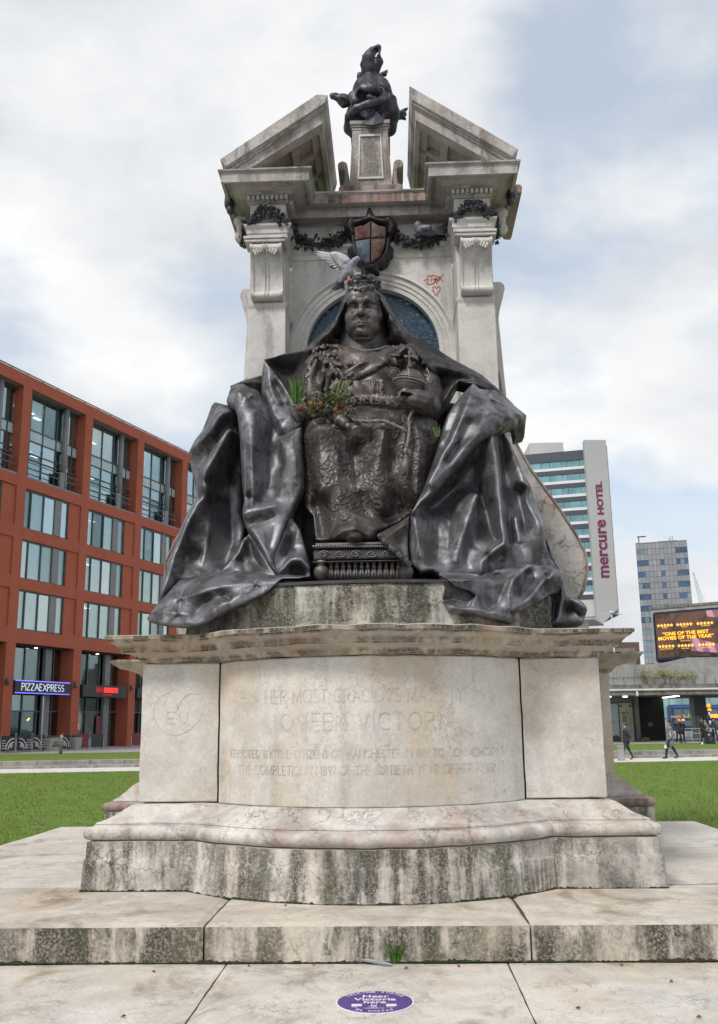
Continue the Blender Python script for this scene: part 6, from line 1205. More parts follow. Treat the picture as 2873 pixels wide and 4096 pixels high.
# ================================================================== lawns, path and steps behind the monument
def poly_sheet(name, pts, z, mat, kind='structure', parent=None, thick=0):
    if thick: o = MB().prism(pts, z-thick, z, 'z').build(name, mat, parent)
    else: o = obj(name, [(x, y, z) for x, y in pts], [tuple(range(len(pts)))], mat, parent)
    if parent is None: tag(o, kind=kind)
    return o
m, t = new_mat('grass'); n_ = t.noise(t.pos, 3.0, 6, .65); n2_ = t.noise(t.scale(t.pos, (1, .4, 1)), 26, 4, .7)
setb(t, t.mix(t.step(t.math('ADD', t.math('MULTIPLY', n_, .5), t.math('MULTIPLY', n2_, .5)), .35, .65), (.07, .12, .008), (.145, .235, .018)), .8, 0, t.bump(n2_, .8, .05)); M['grass'] = m
m, t = new_mat('grass_blades'); oi = t.noise(t.pos, 40, 2); setb(t, t.mix(oi, (.09, .15, .012), (.22, .31, .035)), .65); M['grass_blades'] = m
M['path'] = plain('path', (.60, .57, .54), .75, var=.12, scale=1.5); M['kerb'] = stone('kerb_stone', light=(.36, .345, .32), dark=(.22, .21, .195), streak=.5, crack=.3, seed=15, streak_scale=3, algae=.3); M['pave_far'] = plain('pave_far', (.30, .285, .275), .8, var=.2, scale=.7)
SK = 3.57/23.1
def sk(x, y): return (x, y+SK*(x+13.5))
def strip(x0, x1, ya, yb): return [sk(x0, ya), sk(x1, ya), sk(x1, yb), sk(x0, yb)]
poly_sheet('lawn', [(-60, 5.2), (-4.52, 5.2), (-4.52, -1.2), (-60, -1.2)][::-1]+[], G+.002, 'grass'); poly_sheet('lawn', [(5.92, 5.4), (60, 5.4), (60, -1.2), (5.92, -1.2)][::-1], G+.002, 'grass')
poly_sheet('lawn', [(-60, 5.42), (60, 5.42)]+[sk(60, 27.0), sk(-60, 27.0)], G+.004, 'grass')
poly_sheet('path', strip(-60, 60, 27.0, 30.6), G+.008, 'path')
ks = poly_sheet('steps', strip(-60, 60, 30.62, 31.1), G+.10, 'kerb', thick=.12)
x = -46.0; k = 0
while x < 46:
    wd = 2.3+.25*math.sin(k*2.1); bevel(poly_sheet('step_block', strip(x, x+wd-.02, 30.6, 31.3), G+.115, 'kerb', parent=ks, thick=.12), .01, 1)
    bevel(poly_sheet('kerb_block', strip(x-.8, x-.8+wd-.02, 31.22, 31.75), .045, 'kerb', parent=ks, thick=.29), .012, 1); x += wd; k += 1
poly_sheet('lawn', strip(-60, 60, 31.72, 43.5), .035, 'grass')
poly_sheet('terrace', strip(-80, 80, 43.5, 190), .02, 'pave_far')
rg = np.random.default_rng(21)
def blades(name, n, xr, yr, z, h0, w0, skewed=True):
    u = rg.random(n)**1.5; y = yr[0]+(yr[1]-yr[0])*u; x = xr[0]+(xr[1]-xr[0])*rg.random(n); x = x*(.55+.45*(y+8)/(yr[1]+8)) if skewed else x
    a = rg.uniform(0, 6.28, n); h = h0*rg.uniform(.3, 1.3, n)*(.6+.5*np.sin(x*1.3+np.sin(y*.9))**2); s = np.stack([np.cos(a), np.sin(a), 0*a], 1)*w0*(.6+(y[:, None]+8)/25); b = np.stack([x, y, 0*x+z], 1); tip = b+np.stack([rg.normal(0, .018, n), rg.normal(0, .018, n), h], 1)
    v = np.stack([b-s, b+s, tip], 1).reshape(-1, 3); o = fast_obj(name, v, np.arange(3*n).reshape(-1, 3), 'grass_blades'); tag(o, kind='stuff'); return o
tag(blades('grass', 45000, (-19, -4.6), (4.5, 27), G+.004, .05, .006), 'short mown green grass on the lawn left of the monument', 'grass'); tag(blades('grass', 45000, (4.3, 17), (6.0, 29.5), G+.004, .05, .006), 'short mown green grass on the lawn right of the monument', 'grass')

# ================================================================== red brick office building on the left
m, t = new_mat('red_brick'); br_ = t.new('ShaderNodeTexBrick'); tc = t.new('ShaderNodeTexCoord').outputs['Object']; x_, y_, z_ = t.sep(tc)[:3]
t.put(br_.inputs['Vector'], t.comb(t.math('ADD', x_, y_), z_, 0)); br_.inputs['Scale'].default_value = 4.5; br_.inputs['Color1'].default_value = (.46, .112, .058, 1); br_.inputs['Color2'].default_value = (.37, .085, .046, 1); br_.inputs['Mortar'].default_value = (.30, .13, .09, 1); br_.inputs['Mortar Size'].default_value = .015
setb(t, t.mix(t.step(t.noise(tc, .6, 4), .3, .7, 0, .35), br_.outputs[0], (.30, .068, .040)), .85); M['red_brick'] = m
M['frame_grey'] = plain('frame_grey', (.10, .105, .115), .45, var=.1, scale=2); M['panel_grey'] = plain('panel_grey', (.19, .195, .205), .5, var=.1, scale=2); M['frame_green'] = plain('frame_green', (.045, .07, .075), .4)
def glass_mat(name, tint, refl=.5, rough=.03, dark=(.02, .03, .035)):
    m = bpy.data.materials.new(name); m.use_nodes = True; t = NT(m.node_tree); t.n.clear(); out = t.new('ShaderNodeOutputMaterial')
    gl = t.new('ShaderNodeBsdfGlossy'); gl.inputs['Roughness'].default_value = rough; gl.inputs['Color'].default_value = (*tint, 1); tr = t.new('ShaderNodeBsdfTransparent'); tr.inputs[0].default_value = (.72, .80, .80, 1)
    pos = t.new('ShaderNodeNewGeometry').outputs['Position']; t.put(gl.inputs['Normal'], t.bump(t.noise(pos, .35, 2, .5), .05, .2))
    lw = t.new('ShaderNodeLayerWeight'); lw.inputs[0].default_value = .35; rnd = t.new('ShaderNodeObjectInfo').outputs['Random']
    fac = t.math('ADD', t.math('MULTIPLY', lw.outputs[0], .40), t.math('MULTIPLY_ADD', rnd, .6, refl-.42), clamp=True)
    mx = t.new('ShaderNodeMixShader'); t.put(mx.inputs[0], fac); t.l.new(tr.outputs[0], mx.inputs[1]); t.l.new(gl.outputs[0], mx.inputs[2]); t.l.new(mx.outputs[0], out.inputs[0]); return m
M['glass'] = glass_mat('glass', (.84, .98, .97), .46); M['glass_dark'] = glass_mat('glass_dark', (.6, .72, .72), .22)
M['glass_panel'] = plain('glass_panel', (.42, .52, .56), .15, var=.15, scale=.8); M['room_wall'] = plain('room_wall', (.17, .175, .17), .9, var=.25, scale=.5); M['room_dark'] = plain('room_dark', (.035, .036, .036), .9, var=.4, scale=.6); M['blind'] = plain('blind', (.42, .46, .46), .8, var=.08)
M['office_light'] = emis('office_light', (1, .95, .82), 5.0); M['spot_light'] = emis('spot_light', (1, .93, .8), 6.0)
P0 = np.array([CAM[0], CAM[1]])+_r0[:2]*-21.5+_f0[:2]*57.; P1 = np.array([CAM[0], CAM[1]])+_r0[:2]*-13.9+_f0[:2]*77.; fd = (P1-P0)/np.linalg.norm(P1-P0)
rb = thing('office_building', (P0[0], P0[1], 0), 'red brick office building with deep framed windows and ground floor restaurants', 'building'); rb.rotation_euler = (0, 0, math.atan2(fd[1], fd[0]))
def lo_(mb, name, mat, parent, smooth=False): o = mb.build(name, mat, None, smooth); o.parent = parent; return o
_pane_cache = {}
def pane(parent, s0, s1, z0, z1, q, mat='glass', name='pane'):
    key = (round(s1-s0, 2), round(z1-z0, 2), mat)
    if key not in _pane_cache:
        o = lo_(MB().box(0, s1-s0, -.02, .02, 0, z1-z0), name, mat, parent); _pane_cache[key] = o.data
    else: o = bpy.data.objects.new(name, _pane_cache[key]); COL.objects.link(o); o.parent = parent
    o.location = (s0, q, z0); return o
def lb(s0, s1, q0, q1, z0, z1, name, mat, parent=rb): return lo_(MB().box(s0, s1, q0, q1, z0, z1), name, mat, parent)
PIT = 6.43; K0, K1 = -2, 5
for k in range(K0, K1):
    c0 = .51+PIT*k; c1 = c0+.82; e = c0+PIT
    lb(c0, c1, 0, 1.6, -.3, 22.75, 'brick_pier', 'red_brick')
    lb(c1, e, .004, 1.2, 16.15+.02, 16.86, 'brick_beam', 'red_brick'); lb(c1, e, .05, .5, 16.86, 16.98, 'sill', 'panel_grey')
    lb(c1, e, .004, 1.6, 6.45, 7.25, 'brick_beam', 'red_brick')
    for z0, z1 in ((13.6, 16.15), (10.43, 12.9), (7.27, 9.75)):
        w0, w1 = c1-.05, c1+4.42
        lb(w1+.02, e, .10, .9, z0, z1, 'brick_panel', 'red_brick'); lb(c1, e, .008, .9, z1 if z1 < 16 else z1, z1+(.70 if z1 < 13 else .02), 'brick_beam', 'red_brick') if z1 < 13 else None
        lb(w1-.02, e-.02, .0, .12, z0-.02, z0+.12, 'ledge', 'red_brick')
        wn_ = lb(w0, w1, .16, .26, z0, z0+.10, 'window', 'frame_grey'); W_ = w1-w0
        for u0, u1 in ((0, 0), (.165, 0), (.44, 0), (.985, 0)): lo_(MB().box(w0+W_*u0-.0, w0+W_*u0+.09, .14, .27, z0+.1, z1), 'mullion', 'frame_green', wn_)
        lo_(MB().box(w0, w1, .13, .27, z1-.09, z1), 'frame_head', 'frame_grey', wn_); lo_(MB().box(w0+W_*.70, w0+W_*.84, .12, .30, z0+.1, z1-.09), 'spandrel_panel', 'panel_grey', wn_)
        for u0, u1 in ((.02, .165), (.185, .44), (.46, .70), (.84, .985)): pane(wn_, w0+W_*u0, w0+W_*u1, z0+.1, z1-.09, .22)
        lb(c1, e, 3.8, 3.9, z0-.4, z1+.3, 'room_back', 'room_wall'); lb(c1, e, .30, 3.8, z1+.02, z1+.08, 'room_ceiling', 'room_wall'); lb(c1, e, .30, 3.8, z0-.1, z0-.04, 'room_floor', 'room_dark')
        if (k+int(z0)) % 3 == 0: lb(w0+.1, w0+W_*.42, .34, .36, z0+1.0, z1-.05, 'blind', 'blind')
        if (k*2+int(z0)) % 3 != 1:
            for j in range(3): lb(w0+.5+j*1.3, w0+1.1+j*1.3, 1.2+.5*j, 1.35+.5*j, z1-.05, z1+.0, 'office_light', 'office_light')
    # double-height recess at the top
    lb(c1, e, 1.25-.5, 1.3-.5, 16.98, 17.05, 'recess_floor', 'panel_grey'); lb(c1, e, .2, 3.8, 22.72, 22.80, 'recess_soffit', 'panel_grey')
    wn_ = lb(c1, e, 1.16-.5, 1.26-.5, 16.98, 17.12, 'window', 'frame_green'); us = (0, .13, .36, .60, .76, .90, 1.0); zs = (17.1, 18.35, 18.75, 19.6, 20.35, 22.6); W_ = e-c1
    for u in us[:-1]: lo_(MB().box(c1+W_*u, c1+W_*u+.07, 1.12-.5, 1.28-.5, 17.1, 22.6), 'mullion', 'frame_green', wn_)
    for z in zs[1:]: lo_(MB().box(c1, e, 1.13-.5, 1.27-.5, z-.035, z+.035), 'transom', 'frame_green', wn_)
    for i in range(len(us)-1):
        for j in range(len(zs)-1): pane(wn_, c1+W_*us[i]+.07, c1+W_*us[i+1], zs[j]+.035, zs[j+1]-.035, .7, 'glass_panel' if j == 3 else 'glass')
    lo_(MB().lathe(c1+W_*.72, .42, [(.20, 17.0), (.20, 22.72)], 18), 'round_column', 'panel_grey', rb, True)
    for z in (17.55, 17.95): lb(c1, e, .22, .27, z, z+.05, 'balcony_rail', 'frame_grey')
    lb(c1+W_*.62, c1+W_*.70, .2, .28, 17.0, 18.1, 'balcony_post', 'panel_grey')
    lb(c1, e, 4.6, 4.7, 16.9, 22.7, 'room_back', 'room_wall'); lb(c1, e, 1.3, 4.6, 19.9, 20.15, 'room_floor', 'room_wall')
    for zc in (22.6, 19.85):
        for j in range(4): lb(c1+.5+j*1.25, c1+1.15+j*1.25, 1.9+.45*j, 2.1+.45*j, zc-.06, zc-.01, 'office_light', 'office_light')
    # ground floor shopfront
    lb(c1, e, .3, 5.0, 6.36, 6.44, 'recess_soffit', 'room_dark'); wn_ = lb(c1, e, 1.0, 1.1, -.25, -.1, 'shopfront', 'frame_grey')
    for u in (0, .12, .36, .60, .86): lo_(MB().box(c1+W_*u, c1+W_*u+.08, 1.0-.04, 1.12, -.1, 6.36), 'mullion', 'frame_grey', wn_)
    lo_(MB().box(c1, e, 1.0-.03, 1.11, 2.35, 2.43), 'transom', 'frame_grey', wn_); lo_(MB().box(c1+W_*.66, c1+W_*.77, 0.7, .94, -.1, 6.36), 'round_column', 'panel_grey', wn_)
    uu = (0, .12, .36, .60, .86, 1.0)
    for i in range(5):
        for za, zb in ((-.1, 2.35), (2.43, 6.3)): pane(wn_, c1+W_*uu[i]+.08, c1+W_*uu[i+1], za, zb, 1.04, 'glass_dark')
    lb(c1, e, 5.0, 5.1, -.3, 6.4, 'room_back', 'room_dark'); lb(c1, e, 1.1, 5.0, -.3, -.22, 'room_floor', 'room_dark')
    for j in range(2): lo_(MB().lathe(c1+.4+2.3*j, .7, [(.10, 6.32), (.10, 6.36)], 10), 'downlight', 'spot_light', rb)
    lo_(MB().lathe(c0+.2, -.14, [(.10, 3.9), (.13, 4.0), (.13, 4.25), (.10, 4.3)], 10), 'wall_light', 'frame_grey', rb, True)
sE = .51+PIT*K1; s0_ = .51+PIT*K0
lb(s0_, sE, -.006, 1.6, 22.75, 23.55, 'parapet', 'red_brick'); lb(s0_, sE, 1.6, 14, 22.8, 23.3, 'roof', 'panel_grey'); lb(s0_, sE, 5.2, 14, -.3, 22.8, 'core', 'room_dark'); lb(sE, sE+.8, 0, 14, -.3, 23.5, 'end_wall', 'red_brick'); lb(s0_-.8, s0_-.004, 0, 14, -.3, 23.5, 'end_wall', 'red_brick')
for h in (23.78,): lb(s0_, sE, .3, .36, h, h+.07, 'roof_rail', 'frame_grey')
for k in range(30): lb(s0_+k*1.5, s0_+k*1.5+.06, .3, .36, 23.55, 23.8, 'rail_post', 'frame_grey')
M['sign_navy'] = plain('sign_navy', (.012, .016, .045), .4); M['sign_black'] = plain('sign_black', (.02, .023, .028), .45); M['neon_violet'] = emis('neon_violet', (.16, .14, .85), 1.6); M['sign_white'] = emis('sign_white', (.62, .70, .78), .55); M['sign_red'] = emis('sign_red', (1, .04, .03), 1.3); M['sign_red_dim'] = emis('sign_red_dim', (.5, .02, .03), .45)
def fsign(name, s0, s1, z0, z1, mat): return lb(s0, s1, -.12, .25, z0, z1, name, mat)
lz = lambda s, z, q: facing((s, q, z), (1, 0, 0), (0, 0, 1))
def ltext(name, body, size, mat, parent, s, z, q, sx=1.0, bold=0): o = text_mesh(name, body, size, mat, None, lz(s, z, q), .01, sx, bold=bold); o.parent = parent; return o
sg = fsign('sign_board', 1.36, 6.56, 3.43, 4.22, 'sign_navy'); lo_(MB().box(1.36, 6.56, -.14, -.1, 4.16, 4.22), 'neon_strip', 'neon_violet', sg); lo_(MB().box(1.36, 6.56, -.14, -.1, 3.43, 3.48), 'neon_strip', 'neon_violet', sg)
ss, w_ = strokes('PIZZAEXPRESS', .40, .20, .4); mm_ = MB()
for s in ss: ribbon(mm_, [(p[0]*4.0/w_, p[1]) for p in s], .055, lambda u, v, l: (1.95+u, -.125-.012*l, 3.63+v))
lo_(mm_, 'sign_lettering', 'sign_white', sg)
sg = fsign('sign_board', 7.92, 12.97, 3.37, 4.16, 'sign_black'); ltext('sign_lettering', 'BAR', .46, 'sign_red_dim', sg, 9.72, 3.83, -.14, .86, .012); ltext('sign_lettering', 'BURRITO', .46, 'sign_red', sg, 11.05, 3.83, -.14, .86, .014); ltext('sign_lettering', 'MEXICAN CUISINE', .14, 'sign_red_dim', sg, 10.6, 3.52, -.14, .9)
fsign('sign_board', 14.3, 19.0, 3.4, 4.1, 'sign_black')
ltext('neon_lettering', 'Olé Hola!', .5, 'sign_red', rb, 8.35, 1.4, .92, .7)
M['poster_red'] = plain('poster_red', (.22, .05, .06), .6, var=.3, scale=3); lb(11.0, 12.3, 0.9, .95, .4, 2.1, 'poster', 'poster_red'); M['amber'] = emis('amber', (1, .55, .08), 4.0)
for dx in (0, .12, .06): lo_(MB().ball((5.1+dx, 1.9, 1.85+dx*.8), .06, 8, 6), 'pendant_lamp', 'amber', rb, True)
# café barriers and planters in front
rot = math.atan2(fd[1], fd[0]); inw = np.array([-math.sin(rot), math.cos(rot)])
def facpt(px, py, q):
    r = ray(px, py); o = P0+inw*q; A = np.array([[r[0], -fd[0]], [r[1], -fd[1]]]); tt, s_ = np.linalg.solve(A, o-CAM[:2]); return s_, CAM[2]+r[2]*tt
B0 = lambda x, y, q: facpt((0+.3727*x)/4, (2500+.3727*y)/4, q)
M['banner_black'] = plain('banner_black', (.016, .018, .022), .6); M['banner_white'] = plain('banner_white', (.58, .58, .58), .6); M['banner_red'] = plain('banner_red', (.17, .025, .03), .6, var=.5, scale=4); M['steel'] = plain('steel', (.38, .38, .39), .35, .8); M['planter'] = plain('planter', (.33, .31, .28), .7, var=.15, scale=3)
QB = -2.2
def at_fac(name, label, cat, s, group=None):
    p = P0+fd*s+inw*QB; o = thing(name, (p[0], p[1], .02), label, cat, group); o.rotation_euler = (0, 0, rot); return o
items = [(5, 160, 'b', 'leftmost black café barrier with white ribbed arcs'), (172, 335, 'b', 'second black café barrier from the left, with white ribbed arcs'), (350, 480, 'b', 'third black café barrier from the left, just left of the pale planter'), (665, 755, 'b', 'narrow black café barrier between the two pale planters'), (842, 952, 'r', 'dark red printed café barrier beside the small planter'), (970, 1108, 'k', 'plain dark café barrier on steel posts left of the brick pier'), (1408, 1530, 'r', 'red printed café barrier right of the brick pier')]
for x0, x1, kd, lab in items:
    s0, _ = B0(x0, 1300, QB); s1, _ = B0(x1, 1300, QB); h = .92; t_ = at_fac('cafe_barrier', lab, 'barrier', s0, 'café barriers outside the restaurants'); L = s1-s0
    lo_(MB().box(.05, L-.05, -.015, .015, .10, h), 'banner', {'b': 'banner_black', 'r': 'banner_red', 'k': 'sign_black'}[kd], t_)
    for xx in (0, L): lo_(MB().lathe(xx, 0, [(.16, 0), (.16, .03), (.025, .05), (.025, h+.06), (.035, h+.07), (.035, h+.11)], 10), 'post', 'steel', t_, True)
    if kd == 'b':
        side = 1 if x0 < 100 else -1; mb = MB()
        for rr_ in (.62, .42): mb.tube([(L/2+side*(.42-rr_*math.cos(a)) if side > 0 else L/2-(.42-rr_*math.cos(a)), -.03, .14+rr_*math.sin(a)) for a in np.linspace(.05, 1.6, 12)], .035, 5)
        for i in range(4): zz_ = .24+i*.14; mb.tube([((L-.08) if side < 0 else .08, -.025, zz_), (L/2+(-side*-.0)+(.22 if side < 0 else -.22), -.025, zz_)], .022, 5)
        cxm = L/2+side*.22; mb.tube([(cxm+.13*(1-j/30)*math.cos(j*.5), -.03, .36+.15*(1-j/30)*math.sin(j*.5)) for j in range(26)], .022, 5); lo_(mb, 'printed_emblem', 'banner_white', t_)
for x0, x1, lab in ((487, 628, 'larger pale stone planter in front of the left restaurant'), (766, 838, 'smaller pale stone planter beside the red café barrier')):
    s0, _ = B0(x0, 1300, QB); s1, _ = B0(x1, 1300, QB); t_ = at_fac('planter', lab, 'planter', s0, 'planters outside the restaurants'); L = s1-s0
    o = lo_(MB().add([(0.05, -.25, 0), (L-.05, -.25, 0), (L-.05, .25, 0), (.05, .25, 0), (0, -.3, .75), (L, -.3, .75), (L, .3, .75), (0, .3, .75)], [(0, 3, 2, 1), (0, 1, 5, 4), (1, 2, 6, 5), (2, 3, 7, 6), (3, 0, 4, 7), (4, 5, 6, 7)]), 'box', 'planter', t_); mb = MB()
    for k in range(60): mb.ball((rg.uniform(.05, L-.05), rg.uniform(-.2, .2), rg.uniform(.74, .86)), .05, 5, 4)
    lo_(mb, 'foliage', 'dry_leaf', t_)
    if L > 1: o2 = text_mesh('planter_lettering', 'PIZZA\nEXPRESS', .17, 'frame_grey', None, facing((L/2, -.29, .38), (1, 0, 0), (0, 0, 1)), .012); o2.parent = t_
def bollard(name, base, h, r, mat, label, group=None):
    t_ = thing(name, base, label, 'bollard', group); x, y, z = base; MB().lathe(x, y, [(r, z), (r, z+h*.72), (r*1.02, z+h*.73), (r*1.02, z+h*.76), (r, z+h*.77), (r, z+h*.97), (r*.9, z+h)], 18).build('post', mat, t_, True); MB().lathe(x, y, [(r*1.04, z+h*.80), (r*1.04, z+h*.86)], 18).build('band', 'frame_grey', t_, True); return t_
b0 = at((0+.3727*650)/4, (2500+.3727*1385)/4, Z=.035); bollard('bollard', b0, .95, .085, 'steel', 'brushed steel bollard on the lawn edge before the red building')
M['flagpole'] = plain('flagpole', (.55, .56, .58), .4); t_ = at_fac('flag_pole', 'thin white pole standing beside the left restaurant sign', 'pole', 1.45); lo_(MB().lathe(0, 0, [(.05, 0), (.045, 3.0), (.04, 3.15)], 8), 'pole', 'flagpole', t_, True)
# ================================================================== right side: hotel slab, office tower, billboard, canopy, street
C6 = frame(2050, 1700, .6096); R2 = frame(2400, 2600, .2938)
M['concrete'] = stone('concrete', light=(.40, .395, .39), dark=(.30, .297, .295), warm=.05, streak=.35, crack=.1, seed=22, streak_scale=.9, speck=.1, bump=.1); M['concrete_dark'] = stone('concrete_dark', light=(.22, .215, .21), dark=(.13, .128, .125), warm=.05, streak=.7, crack=.1, seed=23, streak_scale=2.5, speck=.2, bump=.2)
M['slab_grey'] = plain('slab_grey', (.40, .405, .40), .7, var=.06, scale=.05); M['slab_side'] = plain('slab_side', (.50, .505, .49), .7, var=.08, scale=.2); M['band_dark'] = plain('band_dark', (.055, .065, .085), .5); M['band_white'] = plain('band_white', (.68, .69, .72), .5); M['hotel_glass'] = plain('hotel_glass', (.16, .33, .37), .12, var=.35, scale=.25); M['sign_plum'] = plain('sign_plum', (.17, .012, .08), .5)
ht = thing('hotel_tower', (37, 195, 0), 'tall grey hotel slab with turquoise window bands and a vertical sign', 'building')
YH = 190.; rotH = R(-10); hx, hz = 43.1, 58.4
def hw(u, v, z):  # u metres left of the corner along the banded front, v back
    return (hx-u*math.cos(R(14))+v*math.sin(R(14)), YH+u*math.sin(R(14))+v*math.cos(R(14)), z)
def hbox(u0, u1, v0, v1, z0, z1, name, mat, parent=ht):
    c = [hw(u1, v0, z0), hw(u0, v0, z0), hw(u0, v1, z0), hw(u1, v1, z0), hw(u1, v0, z1), hw(u0, v0, z1), hw(u0, v1, z1), hw(u1, v1, z1)]
    return obj(name, c, [(0, 3, 2, 1), (4, 5, 6, 7), (0, 1, 5, 4), (1, 2, 6, 5), (2, 3, 7, 6), (3, 0, 4, 7)], mat, parent)
hbox(0, 26, .3, 16, 22, 58.2, 'wall', 'slab_side'); hbox(-.2, 26, -.15, 16, 56.3, 58.4, 'roof_band', 'band_dark')
FH = 3.02
for k in range(10):
    zt = 56.3-k*FH
    hbox(-.1, 26, -.1, .32, zt-2.05, zt-1.46, 'white_band', 'band_white'); hbox(-.05, 26, -.05, .32, zt-FH+.0, zt-2.06, 'dark_band', 'band_dark')
    wn_ = hbox(-.05, 26, .10, .31, zt-1.46, zt-1.41, 'window', 'frame_grey'); us = [0, 2.3, 4.9, 6.1, 8.6, 10.4, 12.9, 14.4, 16.9, 19.4, 22, 25]
    for a, b in zip(us[:-1], us[1:]): hbox(a+.06, b-.06, .02+.05*((k+int(a)) % 2), .3, zt-1.41, zt-.03, 'pane', 'hotel_glass', wn_)
hbox(-.05, 26, .05, 14, 22.5, 26.3, 'base_band', 'slab_side')
a = C6(122, 100, 190); b = C6(347, 78, 190); c = C6(370, 165, 190); MB().box(a[0], b[0], 193, 205, 57.9, 61.0).build('roof_house', 'slab_side', ht)
MB().box(33, 41.4, 194, 206, -.3, 22.4).build('stem', 'slab_side', ht); MB().box(20, 41.3, 196, 215, -.3, 8).build('podium', 'concrete', ht)
# sign slab at the corner
sl_ = MB().prism([(41.7, 60.0), (41.9, 21.5), (43.0, 20.7), (46.3, 23.7), (46.3, 59.9)], 188.2, 189.9, 'y').build('sign_slab', 'slab_grey', ht); clean(sl_)
MB().box(46.31, 46.7, 189.2, 205, 22.5, 59.0).build('end_wall', 'slab_side', ht)
for z in np.arange(26, 58, 3.6): MB().box(46.68, 46.76, 189.1, 205, z, z+.12).build('panel_joint', 'slab_grey', ht)
p0 = C6(600, 985, 188.1); p1 = C6(580, 620, 188.1); q1 = C6(578, 370, 188.1)
def vtext(body, za, zb, x, cap, bold): 
    o = text_mesh('sign_lettering', body, 1.0, 'sign_plum', None, facing((0, 0, 0), (1, 0, 0), (0, 1, 0)), .04, bold=bold); co = [v.co for v in o.data.vertices]; w_ = max(v.x for v in co)-min(v.x for v in co); hh = max(v.y for v in co)-min(v.y for v in co)
    xm = (max(v.x for v in co)+min(v.x for v in co))/2; ym = (max(v.y for v in co)+min(v.y for v in co))/2
    for v in o.data.vertices: u, t_ = (v.co.x-xm)/w_, (v.co.y-ym)/hh; v.co = (x-t_*cap, 188.12-v.co.z, (za+zb)/2+u*(zb-za))
    clean(o); adopt(o, ht); return o
vtext('mercure', C6(605, 1000, 188)[2], C6(595, 620, 188)[2], 44.2, 1.75, .02); vtext('HOTEL', C6(590, 585, 188)[2], C6(580, 370, 188)[2], 44.15, 1.35, .035)
# panelled tower
M['tower_panel'] = plain('tower_panel', (.27, .28, .30), .4, var=.12, scale=.2); M['tower_panel_pale'] = plain('tower_panel_pale', (.30, .31, .33), .4, var=.1, scale=.2); M['tower_joint'] = plain('tower_joint', (.15, .155, .165), .6); M['tower_glass'] = plain('tower_glass', (.055, .115, .205), .1, var=.4, scale=.15); M['tower_glass_pale'] = plain('tower_glass_pale', (.20, .28, .33), .15, var=.3, scale=.15)
tw = thing('office_tower', (77.1, 290, 0), 'grey panelled office tower with blue windows behind the billboard', 'building')
TX0, TX1, TZ = 77.1, 92.5, 56.0; MB().box(TX0, TX1, 290, 306, -.3, TZ).build('wall', 'tower_joint', tw); NC, NR = 13, 25; pw, ph = (TX1-TX0)/NC, 1.78
pmesh = {}
for r_ in range(NR):
    for c_ in range(NC):
        z1 = TZ-.35-r_*ph; z0 = z1-ph; win = (r_ % 2 == 1) and c_ in (0, 1, 2, 6, 10, 11, 12); mt = ('tower_glass_pale' if (r_ > 14 or (r_ == 1 and c_ < 3) or (c_+r_) % 7 == 0) else 'tower_glass') if win else ('tower_panel_pale' if (c_*3+r_) % 5 == 0 else 'tower_panel')
        if c_ > 3 and z1 < 34.5: continue
        if mt not in pmesh:
            o = MB().box(.05, pw-.05, -.12 if not win else -.02, .1, .04, ph-.06).build('window' if win else 'panel', mt, tw); pmesh[mt] = o.data
        else: o = link('window' if win else 'panel', pmesh[mt], tw)
        o.matrix_basis = Matrix.Translation((TX0+c_*pw, 290, z0))
MB().box(84, 90, 295, 300, 56, 57.0).build('plant_room', 'band_dark', tw); mm_ = MB(); mm_.tube([(78.2, 292, 56), (78.2, 292, 58.3)], .18, 5); mm_.tube([(77.8, 292, 58.3), (80.4, 292, 58.3)], .22, 5); mm_.build('roof_cradle', 'frame_grey', tw)
for x_, h_ in ((88, 1.6), (88.6, 1.9), (87.6, 1.2)): MB().tube([(x_, 297, 57), (x_, 297, 57+h_)], .08, 5).build('aerial', 'frame_grey', tw)
tw.rotation_euler = (0, 0, R(-14.5))
M['crane'] = plain('crane', (.55, .55, .56), .5); cn = thing('tower_crane', C6(1240, 1190, 420), 'pale lattice crane jib far behind the office tower', 'crane')
a = C6(1185, 965, 420); b = C6(1245, 1190, 420); c = C6(1278, 1190, 420); mm_ = MB(); d_ = (b-a)
for s in (-.6, .6): mm_.tube([a+np.array([s*.4, 0, 0]), b+np.array([s*1.4, 0, 0])], .15, 4)
for k in range(24): u = k/24; mm_.tube([a+d_*u+np.array([(-1 if k % 2 else 1)*.5, 0, 0]), a+d_*(u+1/24)+np.array([(1 if k % 2 else -1)*.5, 0, 0])], .10, 4)
mm_.build('jib', 'crane', cn); MB().tube([a, c], .08, 4).build('stay', 'crane', cn)
# billboard on its concrete wall
bb = thing('billboard', (20.15, 66, 0), 'large lit advertising screen with yellow star ratings above the concrete wall', 'billboard')
MB().box(20.15, 34, 66.05, 69, 2.95, 9.78).build('wall', 'concrete', bb); MB().box(20.1, 34, 65.98, 66.2, 9.72, 9.9).build('coping', 'concrete_dark', bb)
m, t = new_mat('screen_picture'); x_, y_, z_ = t.sep(t.pos)[:3]; n1_ = t.noise(t.pos, .5, 5, .6, .8); n3_ = t.noise(t.scale(t.pos, (6, 1, 1.5)), 1.0, 4)
c = t.mix(t.step(n1_, .40, .62), (.020, .014, .013), (.085, .042, .028)); c = t.mix(t.step(n3_, .5, .7, 0, .4), c, (.11, .07, .05))
st_ = t.math('GREATER_THAN', t.math('FRACT', t.math('ADD', t.math('MULTIPLY', x_, 1.35), t.math('MULTIPLY', z_, .35))), .5); pk = t.mix(st_, (.36, .18, .22), (.17, .075, .12))
